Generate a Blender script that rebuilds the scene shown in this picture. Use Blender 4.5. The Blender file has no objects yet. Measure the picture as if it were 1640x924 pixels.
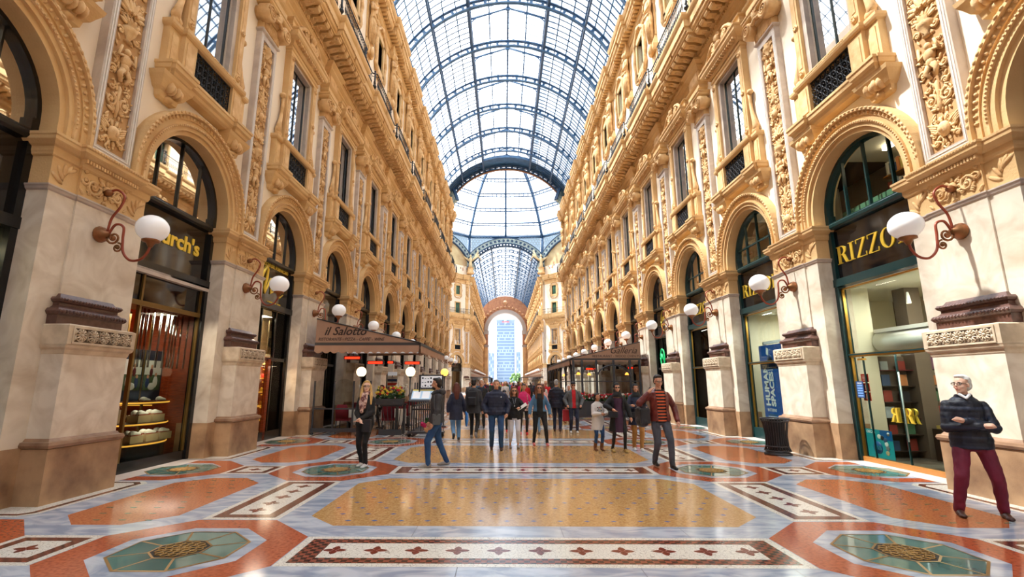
import bpy, math, random
from math import sin, cos, pi, sqrt, radians, atan2
from mathutils import Vector, Matrix
random.seed(7)
SC = bpy.context.scene
COL = SC.collection

# ------------------------------------------------------------------ camera
cam_data = bpy.data.cameras.new('camera')
cam = bpy.data.objects.new('camera', cam_data)
COL.objects.link(cam)
SC.camera = cam
cam_data.sensor_width = 36.0
cam_data.lens = 36.0 * 770.0 / 1640.0
cam_data.shift_x = 22.0 / 1640.0
cam_data.clip_start = 0.05
cam_data.clip_end = 1500
PITCH, YAW = 0.1943, 0.0123
cam.location = (-0.36, 0.0, 1.68)
cam.rotation_euler = (pi / 2 + PITCH, 0.0, YAW)

# ------------------------------------------------------------------ sky, sun, exposure
world = bpy.data.worlds.new('sky')
SC.world = world
world.use_nodes = True
wn = world.node_tree.nodes
wl = world.node_tree.links
bg = wn['Background']
tcw = wn.new('ShaderNodeTexCoord')
sep = wn.new('ShaderNodeSeparateXYZ')
rampw = wn.new('ShaderNodeValToRGB')
rampw.color_ramp.elements[0].position = 0.0
rampw.color_ramp.elements[0].color = (0.93, 0.95, 1.0, 1)
rampw.color_ramp.elements[1].position = 0.9
rampw.color_ramp.elements[1].color = (0.48, 0.71, 1.0, 1)
wl.new(tcw.outputs['Generated'], sep.inputs[0])
wl.new(sep.outputs['Z'], rampw.inputs[0])
SUN_DIR = Vector((0.50, -0.13, -0.875)).normalized()
dot = wn.new('ShaderNodeVectorMath'); dot.operation = 'DOT_PRODUCT'; dot.inputs[1].default_value = tuple(-SUN_DIR)
wl.new(tcw.outputs['Generated'], dot.inputs[0])
glow = wn.new('ShaderNodeMapRange'); glow.inputs[1].default_value = .45; glow.inputs[2].default_value = .98; glow.inputs[3].default_value = 1.45; glow.inputs[4].default_value = 4.6
wl.new(dot.outputs['Value'], glow.inputs[0]); wl.new(glow.outputs[0], bg.inputs['Strength'])
whiten = wn.new('ShaderNodeMapRange'); whiten.inputs[1].default_value = .55; whiten.inputs[2].default_value = .95; whiten.inputs[3].default_value = 0; whiten.inputs[4].default_value = .8
wl.new(dot.outputs['Value'], whiten.inputs[0])
mixw = wn.new('ShaderNodeMix'); mixw.data_type = 'RGBA'; mixw.inputs[7].default_value = (1, .99, .97, 1)
wl.new(whiten.outputs[0], mixw.inputs[0]); wl.new(rampw.outputs[0], mixw.inputs[6]); wl.new(mixw.outputs[2], bg.inputs['Color'])

sun_data = bpy.data.lights.new('sun', 'SUN')
sun_data.energy = 22.0
sun_data.angle = radians(2.2)
sun_data.color = (1.0, 0.95, 0.87)
sun = bpy.data.objects.new('sun', sun_data)
COL.objects.link(sun)
SUN_DIR = Vector((0.50, -0.13, -0.875)).normalized()
sun.rotation_euler = SUN_DIR.to_track_quat('-Z', 'Y').to_euler()
sun.location = (-30, 20, 60)

SC.view_settings.view_transform = 'Standard'
SC.view_settings.look = 'None'
SC.view_settings.gamma = 1.0
SC.view_settings.use_curve_mapping = False
SC.view_settings.exposure = 0.03
SC.cycles.max_bounces = 7
SC.cycles.diffuse_bounces = 4
SC.cycles.glossy_bounces = 3
SC.cycles.transparent_max_bounces = 14
SC.cycles.caustics_reflective = False
SC.cycles.caustics_refractive = False
SC.cycles.use_denoising = True

# ------------------------------------------------------------------ mesh helper
class MB:
    def __init__(self):
        self.v = []; self.f = []; self.m = []; self.s = []; self.names = []
    def mi(self, name):
        if name not in self.names: self.names.append(name)
        return self.names.index(name)
    def add(self, verts, faces, mat, smooth=False):
        b = len(self.v); k = self.mi(mat)
        self.v += [tuple(p) for p in verts]
        for f in faces:
            self.f.append(tuple(b + i for i in f)); self.m.append(k); self.s.append(smooth)
    def box(self, x0, x1, y0, y1, z0, z1, mat):
        v = [(x0,y0,z0),(x1,y0,z0),(x1,y1,z0),(x0,y1,z0),(x0,y0,z1),(x1,y0,z1),(x1,y1,z1),(x0,y1,z1)]
        self.add(v, [(0,3,2,1),(4,5,6,7),(0,1,5,4),(1,2,6,5),(2,3,7,6),(3,0,4,7)], mat)
    def loft(self, rings, mat, cap=True, smooth=False, closed=True):
        n = len(rings[0]); v = [p for r in rings for p in r]; f = []
        for i in range(len(rings) - 1):
            for j in range(n if closed else n - 1):
                a = i*n + j; b = i*n + (j+1) % n
                f.append((a, b, b + n, a + n))
        if cap:
            f.append(tuple(range(n - 1, -1, -1)))
            f.append(tuple((len(rings)-1)*n + j for j in range(n)))
        self.add(v, f, mat, smooth)
    def mold(self, s0, s1, nb, n, prof, mat, ends=True):
        rings = []
        for o, z in prof:
            e = o if ends else 0
            rings.append([(s0-e, nb, z), (s1+e, nb, z), (s1+e, n+o, z), (s0-e, n+o, z)])
        self.loft(rings, mat)
    def tube(self, pts, r, mat, n=6, smooth=True, flat=1.0, cap=True):
        pts = [Vector(p) for p in pts]
        if len(pts) < 2: return
        rs = r if isinstance(r, (list, tuple)) else [r]*len(pts)
        rings = []; up = None
        for i, p in enumerate(pts):
            t = (pts[min(i+1, len(pts)-1)] - pts[max(i-1, 0)])
            if t.length < 1e-9: t = Vector((0,0,1))
            t.normalize()
            if up is None:
                up = Vector((0,1,0)) if abs(t.y) < .9 else Vector((1,0,0))
            a = t.cross(up)
            if a.length < 1e-5: a = t.cross(Vector((1,0.3,0)))
            a.normalize(); b = a.cross(t).normalized(); up = b
            rings.append([tuple(p + a*(cos(2*pi*k/n)*rs[i]) + b*(sin(2*pi*k/n)*rs[i]*flat)) for k in range(n)])
        self.loft(rings, mat, cap, smooth)
    def ell(self, c, r, mat, n=8, m=5, rot=None, smooth=True):
        if not isinstance(r, (list, tuple)): r = (r, r, r)
        c = Vector(c); v = [(0,0,-1)]
        for i in range(1, m):
            a = -pi/2 + pi*i/m
            for j in range(n):
                t = 2*pi*j/n
                v.append((cos(a)*cos(t), cos(a)*sin(t), sin(a)))
        v.append((0,0,1))
        f = [(0, 1+(j+1) % n, 1+j) for j in range(n)]
        for i in range(m-2):
            for j in range(n):
                a = 1+i*n+j; b = 1+i*n+(j+1) % n
                f.append((a, b, b+n, a+n))
        l = len(v)-1; b0 = 1+(m-2)*n
        f += [(l, b0+j, b0+(j+1) % n) for j in range(n)]
        out = []
        for p in v:
            q = Vector((p[0]*r[0], p[1]*r[1], p[2]*r[2]))
            if rot is not None: q = rot @ q
            out.append(tuple(q + c))
        self.add(out, f, mat, smooth)
    def lathe(self, prof, c, mat, n=16, axis='Z', smooth=True, cap=True):
        rings = []
        for r, h in prof:
            ring = []
            for k in range(n):
                a = 2*pi*k/n; u, w = cos(a)*r, sin(a)*r
                p = {'Z': (u, w, h), 'Y': (u, h, w), 'X': (h, u, w)}[axis]
                ring.append((c[0]+p[0], c[1]+p[1], c[2]+p[2]))
            rings.append(ring)
        self.loft(rings, mat, cap, smooth)
    def prism(self, poly, axis, a, b, mat):
        def P(p, h): return {'Y': (p[0], h, p[1]), 'Z': (p[0], p[1], h), 'X': (h, p[0], p[1])}[axis]
        self.loft([[P(p, a) for p in poly], [P(p, b) for p in poly]], mat)
    def poly(self, pts, mat):
        self.add(pts, [tuple(range(len(pts)))], mat)
    def arc_band(self, c, r0, r1, n0, n1, mat, a0=0, a1=pi, seg=24, smooth=False):
        """ring sector in the s-z plane, centre c=(s,z), thickness n0..n1"""
        rings = []
        for i in range(seg+1):
            a = a0 + (a1-a0)*i/seg
            ca, sa = cos(a), sin(a)
            rings.append([(c[0]+ca*r0, n0, c[1]+sa*r0), (c[0]+ca*r1, n0, c[1]+sa*r1), (c[0]+ca*r1, n1, c[1]+sa*r1), (c[0]+ca*r0, n1, c[1]+sa*r0)])
        self.loft(rings, mat, True, smooth)
    def merge(self, o, M=None, mats=None):
        b = len(self.v)
        self.v += [tuple(M @ Vector(p)) for p in o.v] if M is not None else list(o.v)
        idx = [self.mi(mats.get(n, n) if mats else n) for n in o.names]
        for f, m, s in zip(o.f, o.m, o.s):
            self.f.append(tuple(b+i for i in f)); self.m.append(idx[m]); self.s.append(s)
        return self
    def mesh(self, name):
        me = bpy.data.meshes.new(name)
        me.from_pydata(self.v, [], self.f)
        for n in self.names: me.materials.append(MAT(n))
        me.polygons.foreach_set('material_index', self.m)
        me.polygons.foreach_set('use_smooth', self.s)
        me.update()
        return me
    def build(self, name, parent=None, **kw):
        return link(name, self.mesh(name), parent, **kw)

def link(name, data, parent=None, loc=None, rot=None, label=None, cat=None, group=None, kind=None):
    o = bpy.data.objects.new(name, data)
    COL.objects.link(o)
    if parent is not None: o.parent = parent
    if loc is not None: o.location = loc
    if rot is not None: o.rotation_euler = rot
    tag(o, label, cat, group, kind)
    return o

def tag(o, label=None, cat=None, group=None, kind=None):
    for k, v in (('label', label), ('category', cat), ('group', group), ('kind', kind)):
        if v: o[k] = v
    return o

def empty(name, loc=(0,0,0), rot=(0,0,0), **kw):
    return link(name, None, None, loc, rot, **kw)

def copy_tree(o, parent=None):
    c = o.copy(); COL.objects.link(c)
    if parent is not None:
        c.parent = parent
    for ch in list(o.children): copy_tree(ch, c)
    return c

ORD = ['nearest', 'second', 'third', 'fourth', 'fifth', 'sixth', 'seventh', 'eighth', 'ninth', 'tenth', 'eleventh', 'twelfth', 'thirteenth', 'fourteenth', 'fifteenth', 'sixteenth', 'seventeenth', 'eighteenth']
def nth(k): return ORD[k] + (' from the camera' if k else ' to the camera')

# ------------------------------------------------------------------ materials
def srgb(r, g, b):
    return tuple(((c/255.0)/12.92 if c/255.0 <= 0.04045 else ((c/255.0+0.055)/1.055)**2.4) for c in (r, g, b)) + (1,)
_spec = {}
def defmat(name, rgb, rough=.6, metal=0, c2=None, scale=3.0, detail=4, bump=0, bscale=20, emit=0, ecol=None, lo=.35, hi=.65, kind='noise', stretch=None, spec=.5, sheen=0):
    _spec[name] = dict(rgb=rgb, rough=rough, metal=metal, c2=c2, scale=scale, detail=detail, bump=bump, bscale=bscale, emit=emit, ecol=ecol, lo=lo, hi=hi, kind=kind, stretch=stretch, spec=spec, sheen=sheen)
_mats = {}
def MAT(name):
    if name in _mats: return _mats[name]
    s = _spec.get(name)
    m = bpy.data.materials.new(name); m.use_nodes = True
    _mats[name] = m
    nt = m.node_tree; N = nt.nodes; L = nt.links
    if s is None:
        raise KeyError(name)
    if s['kind'] == 'glass':
        N.remove(N['Principled BSDF'])
        out = N['Material Output']
        tr = N.new('ShaderNodeBsdfTransparent'); tr.inputs[0].default_value = srgb(*s['rgb'])
        gl = N.new('ShaderNodeBsdfGlossy'); gl.inputs['Roughness'].default_value = s['rough']
        lw = N.new('ShaderNodeLayerWeight'); lw.inputs['Blend'].default_value = s['spec']
        mx = N.new('ShaderNodeMixShader')
        if name == 'roof_glass':        # lightly frosted panes
            N.remove(lw); N.remove(gl); gl = N.new('ShaderNodeBsdfTranslucent'); gl.inputs[0].default_value = (.95, .97, 1, 1); mx.inputs[0].default_value = .4
            L.new(tr.outputs[0], mx.inputs[1]); L.new(gl.outputs[0], mx.inputs[2]); L.new(mx.outputs[0], out.inputs['Surface'])
            return m
        L.new(lw.outputs['Fresnel'], mx.inputs[0]); L.new(tr.outputs[0], mx.inputs[1]); L.new(gl.outputs[0], mx.inputs[2])
        L.new(mx.outputs[0], out.inputs['Surface'])
        return m
    b = N['Principled BSDF']
    b.inputs['Base Color'].default_value = srgb(*s['rgb'])
    b.inputs['Roughness'].default_value = s['rough']
    b.inputs['Metallic'].default_value = s['metal']
    b.inputs['Specular IOR Level'].default_value = s['spec']
    tc = N.new('ShaderNodeTexCoord')
    src = tc.outputs['Object']
    if s['stretch']:
        mp = N.new('ShaderNodeMapping'); mp.inputs['Scale'].default_value = s['stretch']
        L.new(src, mp.inputs[0]); src = mp.outputs[0]
    if s['c2'] is not None:
        mix = N.new('ShaderNodeMix'); mix.data_type = 'RGBA'
        mix.inputs[6].default_value = srgb(*s['rgb']); mix.inputs[7].default_value = srgb(*s['c2'])
        mr = N.new('ShaderNodeMapRange'); mr.inputs[1].default_value = s['lo']; mr.inputs[2].default_value = s['hi']
        if s['kind'] == 'noise':
            t = N.new('ShaderNodeTexNoise'); t.inputs['Scale'].default_value = s['scale']; t.inputs['Detail'].default_value = s['detail']; o = t.outputs[0]
        elif s['kind'] == 'marble':
            t = N.new('ShaderNodeTexNoise'); t.inputs['Scale'].default_value = s['scale']; t.inputs['Detail'].default_value = s['detail']
            t.inputs['Distortion'].default_value = 1.6; o = t.outputs[0]
        elif s['kind'] == 'voronoi':
            t = N.new('ShaderNodeTexVoronoi'); t.inputs['Scale'].default_value = s['scale']; t.feature = 'DISTANCE_TO_EDGE'; o = t.outputs[0]
        elif s['kind'] == 'cells':
            t = N.new('ShaderNodeTexVoronoi'); t.inputs['Scale'].default_value = s['scale']; o = t.outputs['Color']
        elif s['kind'] == 'checker':
            t = N.new('ShaderNodeTexChecker'); t.inputs['Scale'].default_value = s['scale']; o = t.outputs['Fac']
        elif s['kind'] == 'wave':
            t = N.new('ShaderNodeTexWave'); t.inputs['Scale'].default_value = s['scale']; t.inputs['Distortion'].default_value = s['detail']; o = t.outputs['Fac']
        elif s['kind'] == 'stripes':
            t = N.new('ShaderNodeTexWave'); t.bands_direction = 'Z'; t.inputs['Scale'].default_value = s['scale']; t.inputs['Distortion'].default_value = s['detail']; o = t.outputs['Fac']
        L.new(src, t.inputs['Vector']); L.new(o, mr.inputs[0]); L.new(mr.outputs[0], mix.inputs[0])
        L.new(mix.outputs[2], b.inputs['Base Color'])
    if s['bump']:
        t2 = N.new('ShaderNodeTexNoise'); t2.inputs['Scale'].default_value = s['bscale']; t2.inputs['Detail'].default_value = 3
        bp = N.new('ShaderNodeBump'); bp.inputs['Strength'].default_value = min(1, s['bump']); bp.inputs['Distance'].default_value = .02
        L.new(src, t2.inputs['Vector']); L.new(t2.outputs[0], bp.inputs['Height']); L.new(bp.outputs[0], b.inputs['Normal'])
    if s['emit']:
        b.inputs['Emission Color'].default_value = srgb(*(s['ecol'] or s['rgb']))
        b.inputs['Emission Strength'].default_value = s['emit']
    return m
D = defmat
D('ochre', (224,188,134), .75, c2=(204,162,108), scale=1.3, lo=.3, hi=.75, bump=.25, bscale=30)
D('ochre_relief', (230,194,142), .75, c2=(204,160,106), scale=4, bump=.3, bscale=40)
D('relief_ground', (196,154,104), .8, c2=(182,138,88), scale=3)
D('plaster', (246,234,216), .85, c2=(238,222,200), scale=.6, lo=.3, hi=.8)
D('marble_frame', (206,192,180), .45, c2=(178,164,154), scale=1.2, kind='marble', detail=6)
D('pier_stone', (224,212,194), .5, c2=(186,166,142), scale=1.7, kind='marble', detail=10, lo=.38, hi=.8, bump=.05)
D('band_stone', (214,196,170), .6, c2=(188,168,142), scale=5)
D('band_dark', (92,74,60), .8)
D('brown_granite', (104,72,62), .35, c2=(78,52,46), scale=14, detail=5)
D('plinth_stone', (182,146,110), .5, c2=(122,90,66), scale=2.2, detail=10, lo=.36, hi=.72, bump=.1, bscale=60)
D('iron', (26,28,34), .4, metal=.3)
D('steel', (58,98,136), .5, c2=(42,78,114), scale=2)
D('steel_dark', (44,72,104), .5)
D('shop_black', (18,18,20), .25)
D('shop_green', (14,50,52), .3)
D('brass', (196,150,70), .3, metal=.9)
D('old_bronze', (122,84,48), .45, metal=.6, c2=(160,100,62), scale=6)
D('copper_pipe', (150,70,48), .4, metal=.35)
D('opal', (250,250,250), .18, emit=.12)
D('opal_lit', (255,240,215), .3, emit=2.2, ecol=(255,226,180))
D('gold_letter', (232,196,70), .3, metal=.4, emit=.08)
D('glass', (214,228,224), .0, kind='glass', spec=.12)
D('shop_glass', (226,232,228), .0, kind='glass', spec=.10)
D('window_glass', (214,224,226), .02, kind='glass', spec=.45)
D('roof_glass', (238,246,252), .05, kind='glass', spec=.04)
D('window_dark', (58,74,66), .1)
D('curtain', (226,232,230), .8)
D('curtain_green', (96,150,116), .6, c2=(70,120,90), scale=2)
D('glass_green', (90,140,118), .15, c2=(50,90,76), scale=.7)
D('white', (238,238,236), .5)
D('black', (16,16,18), .5)
D('f_grey', (146,158,178), .13, kind='marble', c2=(196,202,212), scale=1.6, detail=8, lo=.38, hi=.62, stretch=(1,2.2,1))
D('f_grey_dark', (122,134,152), .13, kind='marble', c2=(168,180,196), scale=1.8, detail=8, lo=.38, hi=.66, stretch=(2.2,1,1))
D('f_orange', (190,96,60), .13, c2=(146,64,38), scale=26, detail=4, lo=.42, hi=.7)
D('f_red', (204,122,76), .14, c2=(172,92,56), scale=34, lo=.4, hi=.65)
D('f_yellow', (208,166,108), .14, kind='cells', c2=(176,130,78), scale=42, lo=.1, hi=.9)
D('f_white', (150,142,130), .16, kind='voronoi', c2=(232,228,216), scale=26, lo=.0, hi=.05)
D('f_band', (58,30,30), .16, kind='checker', c2=(140,76,58), scale=17)
D('f_cross', (112,30,26), .16)
D('f_blue', (92,110,160), .16)
D('f_green', (70,124,92), .16)
D('f_step', (214,204,196), .3, c2=(196,186,178), scale=3)
D('f_glass', (112,148,138), .06, c2=(74,112,106), scale=1.1, spec=.8)
D('grille_dark', (24,20,16), .7)
D('grille_brass', (164,128,72), .35, metal=.7)
D('brownish', (160,126,98), .5, c2=(120,88,64), scale=3)
D('white_line', (232,226,220), .5)
D('steel_sash', (40,42,44), .4)
D('green_sash', (32,48,44), .4)
D('void', (20,20,22), .9)
D('sign_black', (16,14,16), .06, spec=.7)
D('f_joint', (96,100,110), .4)
D('window_glass_r', (170,205,186), .02, kind='glass', spec=.45)
D('shop_floor', (90,80,70), .4); D('shop_wall_warm', (150,120,80), .8)
D('dome_arch', (178,186,180), .6, c2=(120,146,150), scale=5, lo=.45, hi=.55); D('dome_lattice', (150,168,184), .6); D('lattice_glass', (190,206,214), .05, kind='glass', spec=.08)
D('mural', (214,196,150), .8, c2=(176,146,108), scale=.4); D('mural_dark', (150,126,104), .8); D('mural_blue', (150,146,134), .8); D('mural_red', (184,138,104), .8); D('eagle_stone', (216,194,150), .8)
D('portal_stone', (214,176,130), .7, c2=(190,146,104), scale=.8); D('portal_brown', (170,118,84), .75, c2=(146,96,70), scale=1.5); D('portal_grey', (160,150,146), .7); D('portal_disc', (196,148,110), .7)
D('tower_wall', (136,156,184), .6); D('tower_band', (160,180,204), .6); D('tower_pane_a', (112,138,172), .4); D('tower_pane_b', (172,190,210), .4); D('tower_sign', (206,120,130), .6)  # distance haze is put into these pale blue tower colours
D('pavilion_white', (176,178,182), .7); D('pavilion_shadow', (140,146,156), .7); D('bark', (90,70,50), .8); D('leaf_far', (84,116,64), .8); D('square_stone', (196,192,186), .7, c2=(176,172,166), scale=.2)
D('cream_wall', (226,220,196), .7); D('wood_warm', (150,62,22), .45, c2=(110,40,14), scale=6, stretch=(1,1,6)); D('shelf_dark', (52,36,28), .5)
D('lamp_panel', (255,244,220), .5, emit=9, ecol=(255,236,205)); D('warm_panel', (255,200,130), .5, emit=10, ecol=(255,170,90)); D('blind', (186,184,176), .8)
D('teal_poster', (22,150,160), .5); D('teal_dark', (20,90,150), .5); D('red_sticker', (206,52,36), .5); D('blue_poster', (20,92,178), .45, c2=(16,78,160), scale=2); D('blue_dark', (40,70,120), .5); D('wood_rail', (168,110,52), .4)
D('leather_tan', (196,170,130), .6); D('shoe_white', (232,228,216), .5); D('shoe_sole', (150,60,40), .5); D('photo_skin', (206,150,120), .6); D('photo_blue', (40,60,110), .6); D('photo_white', (226,224,220), .6); D('photo_green', (70,90,60), .6)
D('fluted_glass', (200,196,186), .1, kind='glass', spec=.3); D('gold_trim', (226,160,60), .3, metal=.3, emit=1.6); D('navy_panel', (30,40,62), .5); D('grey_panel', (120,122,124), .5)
D('glass_edge', (150,170,160), .2); D('blue_light', (120,160,220), .5); D('dark_red', (96,26,30), .6); D('brown_room', (112,98,86), .7)
D('neon_green', (30,190,110), .4, emit=.6)
D('old_gold', (120,92,44), .4, metal=.5); D('old_gold_dark', (84,50,26), .4)
D('bin_metal', (58,54,56), .45, metal=.4)
D('awning', (178,142,118), .8, c2=(166,130,108), scale=1.5, bump=.05); D('awning_dark', (62,58,58), .6); D('awning_letter', (52,36,32), .7); D('frame_grey', (58,60,66), .5, metal=.2); D('heater_red', (255,60,30), .5, emit=3.2, ecol=(255,44,20))
D('clear_glass', (232,236,236), .0, kind='glass', spec=.08); D('cloth_white', (236,232,226), .8); D('velvet_red', (120,20,40), .8); D('amber', (255,190,90), .5, emit=4, ecol=(255,160,60)); D('red_shade', (220,40,44), .6, emit=.5); D('planter', (60,60,62), .6); D('leafy', (52,92,44), .7, c2=(34,66,32), scale=8); D('petal_red', (196,24,44), .6); D('petal_yellow', (226,200,70), .6); D('petal_white', (238,236,230), .6)
D('menu_white', (230,234,240), .4, emit=.25); D('menu_blue', (170,200,226), .3, emit=.2); D('wicker', (206,160,110), .7); D('magenta', (214,40,120), .6); D('orchid', (240,236,226), .6)
D('amber_globe', (255,214,120), .4, emit=1.6, ecol=(255,200,90))
D('skin', (222,170,140), .55, c2=(212,150,122), scale=9); D('skin_tan', (196,140,108), .55); D('skin_pale', (236,190,164), .55); D('eye_white', (230,226,220), .4); D('brow', (60,44,36), .8); D('lip', (176,92,86), .5); D('cap', (30,34,42), .7)
D('dark', (28,22,20), .6, c2=(44,34,30), scale=30); D('blonde', (220,180,110), .55, c2=(190,144,78), scale=30, stretch=(1,1,.15)); D('grey_hair', (170,166,162), .6, c2=(130,126,122), scale=40); D('white_hair', (222,220,216), .6); D('brown_hair', (84,50,34), .55, c2=(120,74,44), scale=30); D('auburn', (92,40,28), .55)
D('navy', (30,38,66), .6, c2=(22,28,50), scale=3, bump=.4, bscale=9); D('navy_quilt', (26,36,60), .5, kind='stripes', c2=(12,18,36), scale=2.6, detail=.6, lo=.0, hi=.25, bump=.5, bscale=14); D('black_cloth', (26,26,30), .75, c2=(16,16,18), scale=4, bump=.4, bscale=10); D('jeans', (44,84,130), .8, c2=(30,60,104), scale=5, bump=.3, bscale=12); D('jeans_dark', (34,44,70), .8, c2=(24,32,54), scale=5); D('jeans_light', (110,150,190), .8)
D('burgundy', (120,26,56), .7, c2=(94,18,44), scale=3, bump=.45, bscale=8); D('leather_red', (120,44,36), .4, c2=(88,28,24), scale=4, bump=.4, bscale=10); D('charcoal', (62,62,66), .8, c2=(48,48,52), scale=5, bump=.35, bscale=10); D('grey_trouser', (84,86,96), .8, c2=(64,66,76), scale=4, bump=.4, bscale=9); D('stripe_knit', (30,26,30), .8, kind='stripes', c2=(214,96,52), scale=5.2, detail=.4, lo=.5, hi=.65)
D('white_knit', (216,212,208), .8, bump=.2, bscale=12); D('plum', (66,36,60), .8); D('tan_trouser', (176,122,60), .8, bump=.3, bscale=10); D('denim_jkt', (84,128,164), .7, c2=(64,104,142), scale=6, bump=.3, bscale=10); D('white_trouser', (214,214,224), .8, bump=.3, bscale=10); D('pink', (226,160,152), .7); D('fuchsia', (220,40,110), .7); D('red_shirt', (200,24,34), .7); D('olive_grey', (86,88,90), .7)
D('sneaker', (226,226,226), .5); D('sneaker_grey', (150,142,136), .6); D('black_shoe', (30,28,30), .5); D('brown_shoe', (70,40,30), .4); D('boot_brown', (122,76,50), .8); D('gold_shoe', (190,160,90), .35, metal=.5); D('pink_shoe', (214,120,120), .5); D('red_shoe', (220,40,50), .5); D('scarf', (220,186,172), .8, c2=(110,60,60), scale=16, lo=.45, hi=.6); D('bag_black', (30,32,40), .5); D('bag_blue', (40,120,200), .5); D('bag_red', (170,30,44), .6); D('paper', (236,236,236), .5); D('shirt_white', (232,236,240), .7)
D('silver', (200,200,206), .3, metal=.8)
# floor
# ------------------------------------------------------------------ the place: nave axis along +Y, walls at x = +-W
W = 7.35; L = 4.647; P0 = 7.67; B0 = P0 + L/2           # wall plane, bay length, first pier, first bay centre
NB = 11                                                   # bays of the near arm
YN = P0 + L*NB                                            # end of the near arm (corner pier)
OCT = 18.0                                                # apothem of the octagon
YC = YN + .3 + OCT
YF = YC + OCT + .3                                        # start of the far arm
NF = 13
YE = YF + L*NF

def left(y):  return Matrix.Translation((-W, y, 0)) @ Matrix.Rotation(-pi/2, 4, 'Z')
def right(y): return Matrix.Translation((W, y, 0)) @ Matrix.Rotation(pi/2, 4, 'Z')

# ---- facade modules in local coords: x = along the wall, y = out of the wall, z up
def spiral(mb, c, r, n, turns, sgn, mat, th=.02, seg=9, start=0):
    pts = []; k = int(seg*turns)
    for i in range(k+1):
        a = start + sgn*2*pi*turns*i/k; q = r*(1-.82*i/k)
        pts.append((c[0]+cos(a)*q, n, c[1]+sin(a)*q))
    mb.tube(pts, [th*(1.15-.45*i/k) for i in range(k+1)], mat, n=5)
    mb.ell((c[0], n, c[1]), (th*1.3, th*1.2, th*1.3), mat, 6, 4)

def leaf(mb, x, z, n, a, l, w, mat):
    R = Matrix.Rotation(-a, 3, 'Y')
    mb.ell((x+cos(a)*l/2, n, z+sin(a)*l/2), (l/2, .022, w/2), mat, 6, 4, rot=R)

def relief(mb, hw, z0, z1, n, mat, rnd):
    """candelabrum relief: figures, vases, paired scrolls and leaves in mirrored tiers"""
    rr = random.Random(rnd)
    for q in range(int((z1-z0)*46)):
        x = rr.uniform(-hw, hw)*.95; zz = rr.uniform(z0, z1); a = pi/2+x/hw*1.2*rr.choice((1, -1))+rr.uniform(-.4, .4)
        leaf(mb, x, zz, n+.012, a, rr.uniform(.08, .15), rr.uniform(.03, .05), mat)
        if q % 5 == 0: spiral(mb, (x, zz), .06, n+.012, 1.1, rr.choice((1, -1)), mat, .014, 7, rr.uniform(0, 6))
    z = z0 + .04; k = 0
    while z < z1 - .25:
        kind = (k*3 + rnd) % 5
        h = min([.62, .5, .55, .8, .45][kind], z1 - z - .02)
        if kind == 0:      # scroll pair
            for sg in (1, -1):
                spiral(mb, (sg*hw*.5, z+h*.45), hw*.42, n+.02, 1.4, sg, mat, .026, start=pi/2)
                spiral(mb, (sg*hw*.55, z+h*.85), hw*.22, n+.02, 1.2, -sg, mat, .02)
                for q in range(3): leaf(mb, sg*hw*.15, z+h*.15, n+.02, pi/2-sg*(.4+q*.45), .17, .06, mat)
            mb.lathe([(.02, 0), (.05, h*.3), (.03, h*.6), (.045, h*.9), (.01, h)], (0, n+.01, z), mat, 7)
        elif kind == 1:    # vase and sprays
            mb.lathe([(.02, 0), (.09, .02), (.04, .08), (.13, .2), (.15, .28), (.08, .34), (.12, .4), (.0, .42)], (0, n, z), mat, 9)
            for q in range(7):
                a = pi*(q+.5)/7; leaf(mb, cos(a)*.07, z+h*.7, n+.03, a, .2, .07, mat)
            for sg in (1, -1): spiral(mb, (sg*hw*.62, z+h*.3), hw*.25, n+.02, 1.2, sg, mat, .022)
        elif kind == 2:    # winged mask / lion head
            mb.ell((0, n+.03, z+h*.5), (.11, .09, .14), mat, 9, 7)
            mb.ell((0, n+.11, z+h*.45), (.03, .04, .05), mat, 6, 4)
            for q in range(10):
                a = 2*pi*q/10; leaf(mb, cos(a)*.09, z+h*.5+sin(a)*.12, n+.02, a, .15, .06, mat)
            for sg in (1, -1):
                for q in range(4): leaf(mb, sg*.12, z+h*(.4+q*.1), n+.02, pi/2-sg*(.8+q*.1), .22, .05, mat)
                spiral(mb, (sg*hw*.68, z+h*.18), hw*.22, n+.02, 1.1, -sg, mat, .022)
        elif kind == 3:    # half figure
            mb.ell((0, n+.05, z+h*.8), (.06, .06, .075), mat, 8, 6)
            mb.ell((0, n+.04, z+h*.58), (.11, .08, .13), mat, 8, 6)
            mb.ell((0, n+.04, z+h*.4), (.085, .07, .11), mat, 8, 6)
            for sg in (1, -1):
                mb.tube([(sg*.09, n+.05, z+h*.66), (sg*.2, n+.06, z+h*.6), (sg*.16, n+.08, z+h*.85)], [.035, .03, .022], mat, 6)
                mb.tube([(sg*.04, n+.05, z+h*.34), (sg*.11, n+.07, z+h*.2), (sg*.05, n+.05, z+.03)], [.055, .045, .03], mat, 6)
                spiral(mb, (sg*hw*.7, z+h*.25), hw*.26, n+.02, 1.3, sg, mat, .022)
                spiral(mb, (sg*hw*.68, z+h*.6), hw*.2, n+.02, 1.2, -sg, mat, .02)
        else:              # leaf cluster with fruit
            for q in range(9):
                a = pi*(q+.5)/9; leaf(mb, 0, z+.05, n+.02+.01*(q % 2), a, .34, .09, mat)
            for q in range(5): mb.ell(((q-2)*.05, n+.05, z+.08+.03*(q % 2)), .035, mat, 6, 4)
            for sg in (1, -1): spiral(mb, (sg*hw*.6, z+h*.75), hw*.24, n+.02, 1.2, sg, mat, .022)
        z += h + .03; k += 1

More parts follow.
